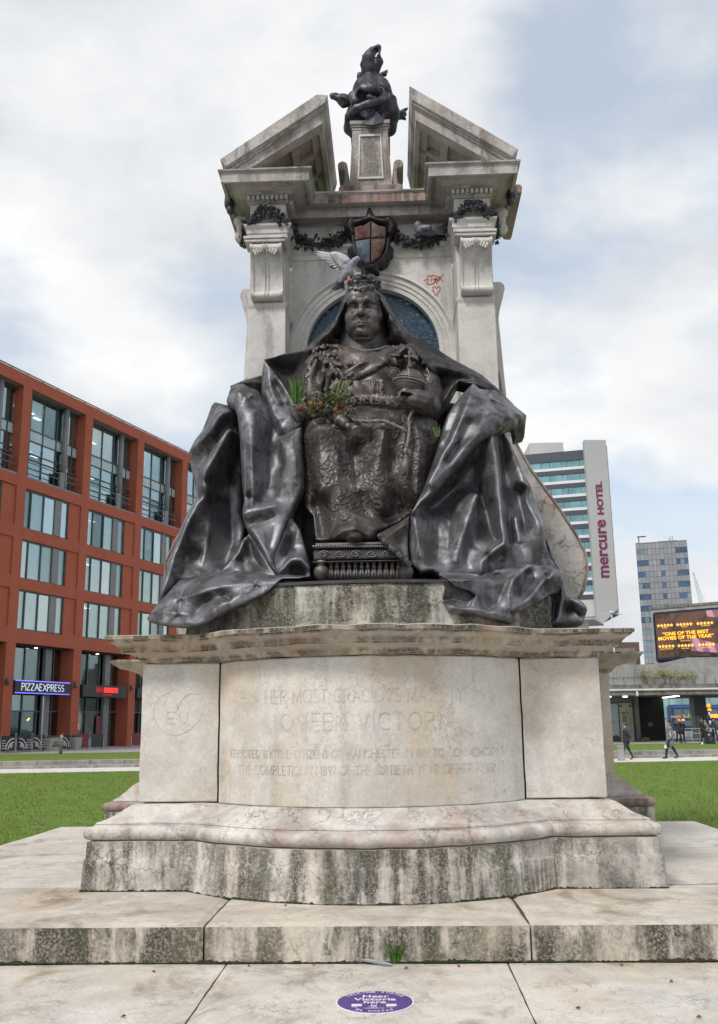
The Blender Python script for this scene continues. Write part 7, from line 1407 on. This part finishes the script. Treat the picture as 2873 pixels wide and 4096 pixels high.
low = t.math('LESS_THAN', z_, t.math('SUBTRACT', 7.55, t.math('MULTIPLY', t.math('SUBTRACT', x_, 22.2), .42))); low2 = t.math('GREATER_THAN', z_, t.math('ADD', 6.35, t.math('MULTIPLY', t.math('SUBTRACT', x_, 22.6), -.15))); low3 = t.math('GREATER_THAN', x_, t.math('ADD', 22.45, t.math('MULTIPLY', t.math('SUBTRACT', 7.0, z_), .0)))
patch = t.math('MULTIPLY', t.math('MULTIPLY', low, low2), low3); top_ = t.math('MULTIPLY', t.math('GREATER_THAN', z_, t.math('ADD', 8.75, t.math('MULTIPLY', t.math('SUBTRACT', x_, 24.2), t.math('MULTIPLY', t.math('SUBTRACT', x_, 24.2), .25)))), t.math('GREATER_THAN', x_, 23.55))
c = t.mix(t.math('MAXIMUM', patch, top_), c, pk); setb(t, c, .4); t.put(t.b.inputs['Emission Color'], c); t.put(t.b.inputs['Emission Strength'], .8); M['screen_picture'] = m
fr_ = MB().box(20.34, 27.5, 65.85, 66.04, 5.68, 9.46).build('screen_frame', 'sign_navy', bb); bevel(fr_, .12, 3); MB().box(20.55, 27.3, 65.83, 65.86, 5.95, 9.28).build('screen', 'screen_picture', bb)
M['star_gold'] = emis('star_gold', (1, .52, .10), .95); M['text_gold'] = emis('text_gold', (1, .50, .04), 1.0); BBt = lambda x, y: C6(x, y, 65.8)
def bbtext(body, x0, x1, y, mat='text_gold', bold=.0, cap=.085):
    a = BBt(x0, y); b = BBt(x1, y); o = text_mesh('screen_lettering', body, 1.0, mat, None, facing((0, 0, 0), (1, 0, 0), (0, 1, 0)), .001, bold=bold); co = [v.co for v in o.data.vertices]; xa = min(v.x for v in co); xb = max(v.x for v in co); k = (b[0]-a[0])/(xb-xa); ky = cap/(max(v.y for v in co)-min(v.y for v in co)); ym = (max(v.y for v in co)+min(v.y for v in co))/2
    for v in o.data.vertices: xx = a[0]+(v.co.x-xa)*k; v.co = (xx, 65.80-v.co.z*.5, a[2]+(v.co.y-ym)*ky)
    clean(o); adopt(o, bb)
bbtext('“ONE OF THE BEST', 998, 1300, 1376, bold=.03, cap=.27); bbtext('MOVIES OF THE YEAR”', 970, 1332, 1405, bold=.03, cap=.27); bbtext('RADIO TIMES', 1118, 1182, 1426, 'star_gold')
for nm, x, y in (('EMPIRE', 1013, 1336), ('TIME OUT', 1143, 1336), ('THE OBSERVER', 1278, 1336), ('LITTLE WHITE LIES', 1023, 1474), ('DAILY MAIL', 1150, 1474), ('DAILY MIRROR', 1288, 1474)): bbtext(nm, x-len(nm)*2.6, x+len(nm)*2.6, y, 'star_gold')
star = [(math.sin(k*math.pi/5)*(1 if k % 2 == 0 else .42), math.cos(k*math.pi/5)*(1 if k % 2 == 0 else .42)) for k in range(10)]
for x0, y0 in ((960, 1320), (1088, 1320), (1222, 1320), (970, 1456), (1098, 1456), (1232, 1456)):
    for k in range(5):
        c0 = BBt(x0+10+k*22, y0); MB().prism([(c0[0]+a*.145, c0[2]+b*.145) for a, b in star[::-1]], 65.79, 65.815, 'y').build('star', 'star_gold', bb)
MB().box(25.2, 27, 65.7, 65.95, 5.30, 5.62).build('name_plate', 'sign_plum', bb)
bb.rotation_euler = (0, 0, R(-36))
# concrete pavilion: wall block, canopy, shop below
pv = thing('concrete_pavilion', (17, 56, 0), 'low concrete pavilion with a flat canopy, dark passage and shop window', 'building')
o = MB().box(12, 18.75, 52.6, 60, 3.3, 4.78).build('upper_wall', 'concrete', pv)
for k in range(30): MB().box(12+k*.225, 12.1+k*.225, 52.56, 52.62, 3.9, 4.76).build('wall_rib', 'concrete', pv)
MB().box(18.76, 34, 53.2, 60, 2.9, 5.2).build('side_wall', 'concrete', pv); MB().box(10, 34, 51.7, 62, 3.24, 3.50).build('parapet', 'concrete_dark', pv); bevel(MB().box(10, 34, 51.5, 62, 3.12, 3.235).build('canopy_edge', 'path', pv), .02, 1); MB().box(10, 34, 51.6, 62, 2.86, 3.12).build('canopy', 'concrete_dark', pv)
for k in range(12): MB().box(13.1+k*.62, 13.13+k*.62, 51.62, 51.66, 3.50, 3.92).build('baluster', 'frame_grey', pv)
MB().box(12.5, 18.7, 51.60, 51.66, 3.90, 3.94).build('handrail', 'frame_grey', pv); MB().box(16.05, 18.4, 58, 58.2, -.3, 2.86).build('passage_wall', 'room_dark', pv); MB().box(15.85, 16.1, 55.5, 58, -.3, 2.86).build('shop_end', 'concrete_dark', pv)
MB().box(17.25, 17.56, 57.95, 58, .95, 1.2).build('notice', 'panel_grey', pv)
M['poster_blue'] = plain('poster_blue', (.46, .54, .62), .5, var=.1, scale=.6); M['poster_green'] = plain('poster_green', (.50, .54, .44), .6, var=.1, scale=3); M['ink_green'] = plain('ink_green', (.03, .20, .06), .6); M['ink_gold'] = plain('ink_gold', (.42, .30, .05), .6); M['lobster'] = plain('lobster', (.40, .055, .02), .6, var=.4, scale=4)
sw = MB().box(13.0, 15.9, 56.05, 56.2, -.3, 2.86).build('shop_window', 'frame_grey', pv); MB().box(13.0, 14.86, 56.0, 56.04, -.2, 2.44).build('poster', 'poster_blue', sw); MB().box(14.95, 15.80, 56.0, 56.04, -.2, 2.47).build('poster', 'poster_green', sw); MB().box(13.0, 15.86, 56.0, 56.04, 2.52, 2.84).build('transom_pane', 'panel_grey', sw)
mm_ = MB().prism([(13.6, -.2), (14.85, -.2), (14.85, .30), (14.7, .42), (14.5, .40), (14.3, .28), (14.1, .33), (13.9, .2), (13.6, .2)], 55.97, 55.995, 'y'); mm_.build('printed_shape', 'band_dark', sw)
mm_ = MB()
for k in range(7): c0 = R2(128+6*math.sin(k*1.3), 1010+k*27, 55.97); mm_.ball(c0, .10-.006*k, 8, 5, (1, .2, 1))
mm_.tube([R2(140, 1010, 55.96), R2(185, 970, 55.96)], .03, 5); mm_.build('printed_lobster', 'lobster', sw)
mm_ = MB(); mm_.add([R2(300, 845, 55.97), R2(340, 815, 55.97), R2(400, 860, 55.97), R2(300, 875, 55.97), R2(380, 862, 55.97)], [(0, 3, 4), (1, 2, 4)]); mm_.build('printed_leaf', 'ink_green', sw)
for k in range(3): a = R2(310+k*16, 980, 55.97); b = R2(320+k*16, 890, 55.97); MB().box(a[0], b[0], 55.96, 55.99, a[2], b[2]).build('printed_bar', 'ink_gold', sw)
for x in (282, 410): c0 = R2(x, 760, 55.98); MB().prism([(c0[0]+.085*math.cos(q), c0[2]+.085*math.sin(q)) for q in np.linspace(0, 6.1, 16)], 55.975, 55.995, 'y').build('printed_roundel', 'ink_green', sw)
def poster_text(body, x, y0, y1, mat='frame_grey'):
    a = R2(x, y0, 55.96); b = R2(x, y1, 55.96); o = text_mesh('poster_lettering', body, 1.0, mat, None, facing((0, 0, 0), (1, 0, 0), (0, 1, 0)), .001); co = [v.co for v in o.data.vertices]; xa = min(v.x for v in co); xb = max(v.x for v in co); k = (b[2]-a[2])/(xb-xa)
    for v in o.data.vertices: v.co = (a[0]-v.co.y*k*1.1, 55.96-v.co.z, a[2]+(v.co.x-xa)*k)
    clean(o); adopt(o, sw)
poster_text('BAR & GRILL', 372, 1120, 890); poster_text('with the fast grain"', 425, 1140, 880)
for x in (120, 342): c0 = R2(x, 642, 53.5); MB().ball((c0[0], 53.5, 2.83), .14, 10, 6, (1.2, 1, .4)).build('ceiling_lamp', 'office_light', pv, True)
for k in range(4): c0 = R2(1005+k*22, 625+k*12, 54); MB().box(c0[0], c0[0]+.35, 54+k*1.2, 54.2+k*1.2, 2.80, 2.85).build('strip_light', 'office_light', pv)
M['camera_white'] = plain('camera_white', (.62, .63, .64), .4); c0 = R2(507, 610, 51.4); cv = thing('security_camera', c0, 'white dome security camera hanging from the canopy edge', 'camera'); MB().ball((c0[0], 51.4, c0[2]), .09, 10, 8, (1, 1, 1.2)).build('dome', 'camera_white', cv, True); MB().lathe(c0[0], 51.4, [(.06, c0[2]+.05), (.06, c0[2]+.2), (.03, 2.95)], 10).build('mount', 'camera_white', cv, True); MB().box(c0[0]-.03, c0[0]+.03, 51.38, 51.62, c0[2]+.16, c0[2]+.21).build('bracket', 'camera_white', cv)
MB().box(18.2, 24, 62, 63, -.3, 2.86).build('far_column', 'concrete', pv) if False else None
c0 = R2(1365, 700, 56); MB().box(R2(1285, 800, 56)[0], R2(1450, 800, 56)[0], 56, 57, 1.6, 2.86).build('ticket_kiosk_head', 'band_dark', pv)
kx0, kx1 = R2(1300, 900, 56)[0], R2(1450, 900, 56)[0]
for x_ in (kx0, kx1-.1, (kx0+kx1)/2): MB().box(x_, x_+.1, 56.05, 56.9, -.3, 1.6).build('kiosk_post', 'frame_grey', pv)
# bush on the canopy roof
M['twig'] = plain('twig', (.10, .08, .055), .8); M['bush_leaf'] = plain('bush_leaf', (.26, .27, .12), .7, var=.4, scale=8)
bs = thing('roof_bush', R2(870, 470, 51.9), 'straggly nearly bare bush growing on the canopy roof', 'bush'); mm_ = MB(); lm = MB(); rg = np.random.default_rng(31)
def twig(p, d, l, r, depth):
    q = p+d*l; mm_.tube([p, (p+q)/2+rg.normal(0, .03, 3), q], [r, r*.8, r*.55], 4)
    if depth == 0 or depth == 1:
        for k in range(5):
            c = q+rg.normal(0, .10, 3); t_ = rg.normal(0, 1, 3); t_ /= np.linalg.norm(t_); w_ = np.cross(t_, [0, 1, 0]); lm.add([c, c+t_*.05+w_*.03, c+t_*.09, c+t_*.05-w_*.03], [(0, 1, 2, 3)])
    if depth > 0:
        for k in range(3): dd = d+rg.normal(0, .42, 3); dd[2] = abs(dd[2])*.7+.12; dd /= np.linalg.norm(dd); twig(q, dd, l*rg.uniform(.6, .9), r*.6, depth-1)
for x in (640, 760, 850, 900, 960, 1040, 1100, 1180):
    d = np.array([rg.normal(0, .45), rg.normal(0, .2), 1.0]); d /= np.linalg.norm(d); twig(R2(x, 475, 51.95), d, .32, .022, 3)
mm_.build('branches', 'twig', bs); lm.build('leaves', 'bush_leaf', bs)
# tall lamp post, blue pole, dark post
lp = thing('lamp_post', (16.6, 63, .02), 'slim pale street lamp with two horizontal arms above the pavilion', 'lamp'); a = C6(650, 1235, 63); MB().tube([(a[0], 63, .02), (a[0], 63, a[2])], [.06, .045], 10).build('pole', 'flagpole', lp, True); b = C6(575, 1245, 63); c = C6(722, 1240, 63); MB().tube([b, a, c], .03, 6).build('arm', 'flagpole', lp); MB().ball((a[0], 63, a[2]+.05), .2, 12, 6, (1, 1, .5)).build('lantern', 'camera_white', lp, True)
# street behind: two double-deck buses
M['bus_blue'] = plain('bus_blue', (.018, .035, .12), .35, var=.1, scale=.5); M['bus_sky'] = plain('bus_sky', (.05, .12, .32), .35); M['bus_glass'] = plain('bus_glass', (.10, .13, .16), .1, var=.3, scale=.5); M['bus_text'] = plain('bus_text', (.60, .42, .32), .5); M['bus_amber'] = emis('bus_amber', (1, .35, .05), 1.0); M['ad_green'] = plain('ad_green', (.02, .16, .05), .5); M['ad_lime'] = plain('ad_lime', (.35, .55, .10), .5); M['tyre'] = plain('tyre', (.02, .02, .02), .8)
YB = 112.
def bus(label, px0, px1, textbody, roof_mat, seed):
    xa = R2(px0, 900, YB)[0]; xb = R2(px1, 900, YB)[0]; zt = R2(px0, 745, YB)[2]; z0 = zt-3.75; b = thing('double_decker_bus', (xa, YB, z0), label, 'bus', 'buses in the street'); L = xb-xa
    o = MB().box(xa, xb, YB, YB+2.4, z0+.35, zt).build('body', 'bus_blue', b); bevel(o, .18, 3); MB().box(xa+.1, xb-.1, YB-.01, YB+.1, zt-.35, zt-.12).build('roof_stripe', roof_mat, b)
    n = max(3, int(L/1.45))
    for k in range(n): MB().box(xa+.2+k*(L-.4)/n, xa+.2+(k+1)*(L-.4)/n-.1, YB-.03, YB+.05, zt-1.42, zt-.55).build('window', 'bus_glass', b); MB().box(xa+.2+k*(L-.4)/n, xa+.2+(k+1)*(L-.4)/n-.1, YB-.03, YB+.05, z0+1.2, z0+1.85).build('window', 'bus_glass', b)
    for x in (xa+1.4, xb-1.6): MB().lathe(0, 0, [(.30, -.12), (.45, -.12), (.48, -.06), (.48, .06), (.45, .12), (.30, .12)], 18).build('wheel', 'tyre', b, True).matrix_basis = Matrix.Translation((x, YB+.1, z0+.48)) @ Matrix.Rotation(R(90), 4, 'X')
    return b, xa, xb, zt, z0
b, xa, xb, zt, z0 = bus('blue double-deck bus with pale lettering, its middle hidden by the kiosk', 985, 1420, 'magic bus', 'bus_sky', 1)
q = R2(1010, 905, YB); q2 = R2(1168, 905, YB); o = text_mesh('lettering', 'magic bus', .62, 'bus_text', b, facing(((q[0]+q2[0])/2, YB-.05, q[2]), (1, 0, 0), (0, 0, 1)), .005, .9, bold=.01); a_ = R2(1045, 965, YB); c_ = R2(1150, 938, YB); MB().box(a_[0], c_[0], YB-.05, YB, a_[2], c_[2]).build('destination_display', 'bus_amber', b)
a_ = R2(1195, 945, YB); c_ = R2(1300, 870, YB); MB().box(a_[0], c_[0], YB-.05, YB, a_[2], c_[2]).build('advert', 'ad_green', b); text_mesh('lettering', 'Men', .55, 'ad_lime', b, facing((R2(1250, 895, YB)[0], YB-.06, R2(1250, 893, YB)[2]), (1, 0, 0), (0, 0, 1)), .004, bold=.015)
b, xa, xb, zt, z0 = bus('second blue double-deck bus at the right edge behind the beacon', 1465, 1900, '', 'bus_sky', 2); a_ = R2(1500, 925, YB); c_ = R2(1700, 870, YB); MB().box(a_[0], c_[0], YB-.05, YB, a_[2], c_[2]).build('advert', 'bus_amber', b)
# far street buildings closing the view under the canopy
M['far_glass'] = plain('far_glass', (.20, .36, .38), .3, var=.4, scale=.3); fb_ = thing('street_building', (26, 130, 0), 'distant glazed street front seen beneath the canopy', 'building'); MB().box(14, 60, 130, 140, -3, 4.6).build('wall', 'concrete', fb_)
for k in range(16): MB().box(20+k*1.9, 21.6+k*1.9, 129.9, 130.1, 1.6, 4.4).build('window', 'far_glass', fb_)
br2 = thing('brick_block', (16, 90, 0), 'brown brick block with a flat roof behind the pavilion', 'building'); a = C6(760, 1425, 90); b = C6(830, 1425, 90); M['brown_brick'] = plain('brown_brick', (.13, .08, .06), .8, var=.2, scale=.5); MB().box(a[0]-3, b[0], 90, 100, -.3, a[2]).build('wall', 'brown_brick', br2); MB().box(a[0]-3.2, b[0]-.9, 88, 89.9, -.3, C6(700, 1470, 89)[2]).build('stair_wing', 'concrete_dark', br2)
# street furniture on the terrace
M['rail_red'] = plain('rail_red', (.10, .045, .045), .5); rl = thing('low_rail', (18, 44.5, .04), 'long low dark red pipe rail along the far edge of the lawn', 'rail'); zr = R2(700, 1325, 44.5)[2]
MB().tube([(9, 44.0, zr), (40, 48.6, zr+.03)], .10, 10).build('pipe', 'rail_red', rl, True)
for k in range(7): MB().box(12.0+k*4, 12.12+k*4, 44.4+k*.6, 44.55+k*.6, .0, zr).build('post', 'rail_red', rl)
q = R2(293, 1515, 32.0); bo_ = thing('bollard', (q[0], 32, G), 'pale square concrete bollard beside the man in the dark jacket', 'bollard'); hb = R2(293, 1295, 32)[2]; o = MB().box(q[0]-.13, q[0]+.13, 31.9, 32.16, G, hb).build('post', 'concrete', bo_); bevel(o, .025, 2); MB().box(q[0]-.135, q[0]+.135, 31.895, 32.165, hb-.12, hb-.09).build('groove', 'concrete_dark', bo_)
q = R2(1500, 1280, 46); zt = R2(1500, 1115, 46)[2]; bn = thing('litter_bin', (q[0], 46, .03), 'black litter bin beside the metal railing', 'bin'); o = MB().box(q[0]-.24, q[0]+.24, 45.8, 46.25, .03, zt-.22).build('body', 'sign_black', bn); bevel(o, .03, 2); o = MB().box(q[0]-.27, q[0]+.27, 45.77, 46.28, zt-.08, zt).build('hood', 'sign_black', bn); bevel(o, .03, 2)
for s in (-1, 1): MB().box(q[0]+s*.22-.02, q[0]+s*.22+.02, 45.82, 46.23, zt-.24, zt-.06).build('hood_post', 'sign_black', bn)
c0 = (q[0], 45.79, (zt-.2)*.62); MB().tube([(c0[0]+.07*math.cos(a), c0[1], c0[2]+.07*math.sin(a)) for a in np.linspace(0, 5.2, 12)], .014, 5).build('recycling_mark', 'steel', bn)
rl2 = thing('metal_railing', R2(1350, 1220, 49), 'galvanised railing with glass infill beside the litter bin', 'railing'); mm_ = MB(); za, zb = R2(1350, 1070, 49)[2], R2(1350, 1215, 49)[2]; x0_, x1_ = R2(1150, 1100, 49)[0], R2(1560, 1100, 49)[0]
for z in (za, za*.55+zb*.45, zb): MB().tube([(x0_, 49, z), (x1_, 49, z)], .035, 6).build('bar', 'steel', rl2)
for k in range(5): MB().tube([(x0_+(x1_-x0_)*k/4, 49, 0.02), (x0_+(x1_-x0_)*k/4, 49, za)], .03, 6).build('post', 'steel', rl2)
for k in range(4): MB().box(x0_+(x1_-x0_)*k/4+.08, x0_+(x1_-x0_)*(k+1)/4-.08, 48.99, 49.01, zb+.05, za-.06).build('glass_panel', 'glass_dark', rl2)
M['beacon_yellow'] = emis('beacon_yellow', (1, .42, .02), .7); M['stripe_white'] = plain('stripe_white', (.65, .65, .65), .5); q = R2(1505, 1060, 52); bz = R2(1487, 760, 52)[2]; be = thing('crossing_beacon', (q[0], 52, .02), 'yellow globe crossing beacon on a black and white pole', 'beacon')
for k in range(8): z0 = .02+k*(bz-.15)/8; MB().lathe(q[0]-.0, 52, [(.05, z0), (.05, z0+(bz-.15)/8-.002)], 10).build('pole_band', 'sign_black' if k % 2 else 'stripe_white', be, True)
MB().ball((q[0], 52, bz), .135, 14, 10).build('globe', 'beacon_yellow', be, True); MB().ball((q[0]+.04, 52, bz-.24), .10, 12, 8, (1.3, .8, 1)).build('lower_lamp', 'beacon_yellow', be, True)
q = R2(1395, 1330, 45.5); wl = thing('path_light', (q[0], 45.5, .03), 'small white tapered light standing on the red pipe rail', 'lamp'); za = R2(1395, 1255, 45.5)[2]; zb = R2(1395, 1330, 45.5)[2]; MB().lathe(q[0], 45.5, [(.12, zb), (.11, zb+.06), (.05, za-.03), (.02, za)], 10).build('shade', 'camera_white', wl, True); MB().lathe(q[0], 45.5, [(.04, .03), (.04, zb)], 8).build('stem', 'frame_grey', wl)
q = R2(612, 1290, 55); cr_ = thing('crate_stack', (q[0], 55, .02), 'yellowish crates stacked against the dark passage wall', 'crate'); M['crate'] = plain('crate', (.20, .18, .07), .7, var=.4, scale=6); za = R2(612, 1190, 55)[2]
for k in range(3): h = (za-.02)/3; bevel(MB().box(q[0]-.30+.03*k, q[0]+.30-.02*k, 54.8, 55.3, .02+k*h+.01, .02+(k+1)*h-.01).build('crate', 'crate', cr_), .02, 1)

# ================================================================== people
M['skin'] = plain('skin', (.42, .24, .18), .6, var=.08, scale=20); M['hair_dark'] = plain('hair_dark', (.02, .016, .013), .7); M['jacket_black'] = plain('jacket_black', (.016, .017, .021), .6, var=.3, scale=14); M['coat_grey'] = plain('coat_grey', (.17, .165, .165), .9, var=.25, scale=30); M['denim'] = plain('denim', (.018, .022, .036), .85, var=.25, scale=20); M['shirt'] = plain('shirt', (.55, .60, .70), .8); M['shoe_brown'] = plain('shoe_brown', (.09, .035, .02), .5); M['shoe_black'] = plain('shoe_black', (.012, .012, .014), .4); M['cap_green'] = plain('cap_green', (.018, .05, .025), .8); M['beige_coat'] = plain('beige_coat', (.24, .21, .18), .8)
def person(label, x, y, z, H, head=0.0, stride=.25, face=-1, coat='jacket_black', legs='denim', shoe='shoe_black', top=None, hairm='hair_dark', long_coat=.45, bend=.0, group=None, arm='pocket', h=.013):
    """face: -1 walks to the left, +1 to the right, 0 towards the viewer. All in metres for a figure H tall"""
    t_ = thing('person', (x, y, z), label, 'person', group); k = H/1.75; sgn = face if face else 1
    def pt(a, b, c): return np.array([x+a*k*(sgn if face else 1), y+b*k, z+c*k])
    def fld(lo, hi): return Field(pt(*lo) if sgn > 0 or not face else np.array([x-hi[0]*k, y+lo[1]*k, z+lo[2]*k]), pt(*hi) if sgn > 0 or not face else np.array([x-lo[0]*k, y+hi[1]*k, z+hi[2]*k]), h)
    wx = .12 if face else .20
    s1, s2 = stride, -stride
    L = fld((-.55, -.3, -.02), (.55, .3, 1.05))
    hipw = .09
    def leg(fx, lift, yb): 
        knee = pt(fx*.55+.05, yb, .50+lift*.4); L.cap([pt(0, yb, .92), knee, pt(fx, yb, .10+lift)], [.092*k, .068*k, .050*k], .02)
    if face: leg(s1, 0, -hipw); leg(s2-.05, .06, hipw)
    else:
        for sd in (-1, 1): L.cap([pt(sd*.09, 0, .92), pt(sd*.12, -.06, .5), pt(sd*(.10+stride*.4), -.02 if sd > 0 else .05, .09)], [.092*k, .068*k, .052*k], .02)
    L.ell(pt(0, 0, .94), (.15*k, .12*k, .10*k), .04); L.build('trousers', legs, t_)
    for sd in (0, 1):
        S = fld((-.65, -.35, -.05), (.65, .35, .2))
        if face: S.cap([pt(s1-.03, -hipw, .05), pt(s1+.15, -hipw, .035)] if sd else [pt(s2-.08, hipw, .10), pt(s2+.06, hipw, .03)], [.045*k, .035*k], .01)
        else: S.cap([pt((2*sd-1)*(.10+stride*.4), 0, .05), pt((2*sd-1)*(.12+stride*.4), -.14, .035)], [.045*k, .035*k], .01)
        S.build('shoe', shoe, t_)
    Cc = fld((-.45, -.4, .5), (.45, .4, 1.55)); rx, ry = (.15, .19) if face else (.20, .13)
    Cc.cap([pt(0, 0, 1.34), pt(0, 0, 1.05), pt(-.01, 0, .95-long_coat*.35)], [.155*k, .150*k, (.145+.06*long_coat)*k], .05); Cc.cap([pt(0, -.14, 1.38), pt(0, .14, 1.38)] if face else [pt(-.15, 0, 1.38), pt(.15, 0, 1.38)], .085*k, .05); Cc.cap([pt(0, 0, 1.40), pt(.01, 0, 1.48)], [.085*k, .07*k], .02)
    for sd in (-1, 1):
        shp = pt(0, sd*.19, 1.36) if face else pt(sd*.21, 0, 1.36)
        if arm == 'pocket': el = pt(-.14, sd*.24, 1.08) if face else pt(sd*.30, .05, 1.08); hn = pt(.06, sd*.19, .92) if face else pt(sd*.19, -.10, .90)
        else: el = pt(-.06*sd, sd*.24, 1.08) if face else pt(sd*.27, .02, 1.08); hn = pt(.12*sd, sd*.22, .84) if face else pt(sd*.27, -.06, .84)
        Cc.cap([shp, el, hn], [.075*k, .064*k, .052*k], .02)
    if coat == 'jacket_black':
        for q in range(6): Cc.cap([pt(.155*math.cos(a), .17*math.sin(a), .80+q*.09) for a in np.linspace(0, 6.28, 13)], .012*k, .02)
    Cc.wobble(.006, 22, 4); Cc.build('coat', coat, t_)
    if top: pf_ = MB(); a = pt(-.05, -.175, 1.46); b = pt(.05, -.175, 1.46); c = pt(.025, -.20, .98); pf_.add([a, b, c, pt(-.02, -.20, .98), pt(0, -.205, 1.25)], [(0, 3, 4), (3, 2, 4), (2, 1, 4), (1, 0, 4)]); pf_.build('shirt', top, t_)
    Hd = fld((-.2, -.2, 1.40), (.2, .2, 1.80)); fx = .04 if face else 0; fy = 0 if face else -.04
    hx_, hy_ = (1, 0) if face else (0, -1)
    Hd.ell(pt(0, 0, 1.64), (.082*k, .080*k, .108*k), .01); Hd.ell(pt(.03*hx_, .03*hy_, 1.60), (.062*k, .060*k, .075*k), .03); Hd.cap([pt(.085*hx_, .085*hy_, 1.645), pt(.105*hx_, .105*hy_, 1.615)], [.010*k, .015*k], .01); Hd.cap([pt(0, 0, 1.56), pt(-.005, .0, 1.44)], [.055*k, .058*k], .02)
    for sd in (-1, 1):
        Hd.ell(pt(0, sd*.082, 1.635) if face else pt(sd*.084, 0, 1.635), .018*k, .008)
        Hd.ell(pt(.078, sd*.032, 1.655) if face else pt(sd*.032, -.082, 1.655), .012*k, .008, cut=True)
    Hd.cap([pt(.088, -.02, 1.572), pt(.088, .02, 1.572)] if face else [pt(-.02, -.088, 1.572), pt(.02, -.088, 1.572)], .004, .006, cut=True)
    Hd.build('head', 'skin', t_)
    Hr = fld((-.2, -.2, 1.45), (.2, .2, 1.82)); Hr.ell(pt(-.015*hx_, -.015*hy_, 1.675), (.092*k, .090*k, .092*k), .01); Hr.ell(pt(.10*hx_, .10*hy_, 1.60), (.085*k, .095*k, .085*k), .015, cut=True); Hr.build('hair', hairm, t_)
    for sd in (-1, 1):
        if arm != 'pocket':
            hn = pt(.13*sd, sd*.22, .80) if face else pt(sd*.27, -.07, .80); Hn = Field(hn-.12, hn+.12, .008); Hn.ell(hn, (.024*k, .040*k, .045*k), .01)
            for q in range(4): Hn.cap([hn+np.array([0, (-.030+.020*q)*k, -.03*k]), hn+np.array([.008, (-.030+.020*q)*k, (-.075-.008*(q in (1, 2)))*k]), hn+np.array([-.012, (-.030+.018*q)*k, -.105*k])], [.011*k, .010*k, .008*k], .004)
            Hn.cap([hn+np.array([0, -.038*k, .01]), hn+np.array([.01, -.060*k, -.045*k])], [.012*k, .009*k], .005); Hn.build('hand', 'skin', t_)
    return t_
q = R2(365, 1515, 32.4); person('man in a black padded jacket and green cap walking left past the bollard', R2(370, 1400, 32.6)[0], 32.6, G+.012, 1.46, face=-1, stride=.22, coat='jacket_black', legs='sign_black', shoe='shoe_brown', hairm='cap_green', long_coat=.25)
person('man in a grey overcoat and pale shirt walking along the path', R2(965, 1400, 33.4)[0], 33.4, G+.012, 1.56, face=-1, stride=.26, coat='coat_grey', legs='denim', shoe='shoe_black', top='shirt', long_coat=.75, arm='pocket')
hb_ = R2(890, 1300, 33.2); tb_ = thing('carrier_bag', hb_-np.array([0, 0, .12]), 'small white bag in the hand of the man in the overcoat', 'bag'); o = MB().add([(hb_[0]-.06, 33.15, hb_[2]-.12), (hb_[0]+.06, 33.15, hb_[2]-.12), (hb_[0]+.06, 33.25, hb_[2]-.12), (hb_[0]-.06, 33.25, hb_[2]-.12), (hb_[0]-.03, 33.18, hb_[2]+.04), (hb_[0]+.03, 33.18, hb_[2]+.04), (hb_[0]+.03, 33.22, hb_[2]+.04), (hb_[0]-.03, 33.22, hb_[2]+.04)], [(0, 3, 2, 1), (4, 5, 6, 7), (0, 1, 5, 4), (1, 2, 6, 5), (2, 3, 7, 6), (3, 0, 4, 7)]).build('bag', 'camera_white', tb_); bevel(o, .012, 2)
for lab, px, Yp, Hp, fc, ct, lg in [('person in a black hooded coat standing in the passage opening', 1070, 48.5, 1.42, 0, 'sign_black', 'sign_black'), ('second dark clothed person close behind the man in the overcoat', 1115, 49.0, 1.36, 0, 'sign_black', 'sign_black'), ('person in a short black jacket walking left by the litter bin', 1402, 47.0, 1.38, -1, 'jacket_black', 'sign_black'), ('person in a beige coat walking left by the litter bin', 1447, 47.6, 1.32, -1, 'beige_coat', 'denim'), ('person in black at the right edge behind the railing', 1560, 51, 1.42, 1, 'sign_black', 'denim')]:
    person(lab, R2(px, 1150, Yp)[0], Yp, .03, Hp, face=fc, stride=.18, coat=ct, legs=lg, h=.02, long_coat=.4)
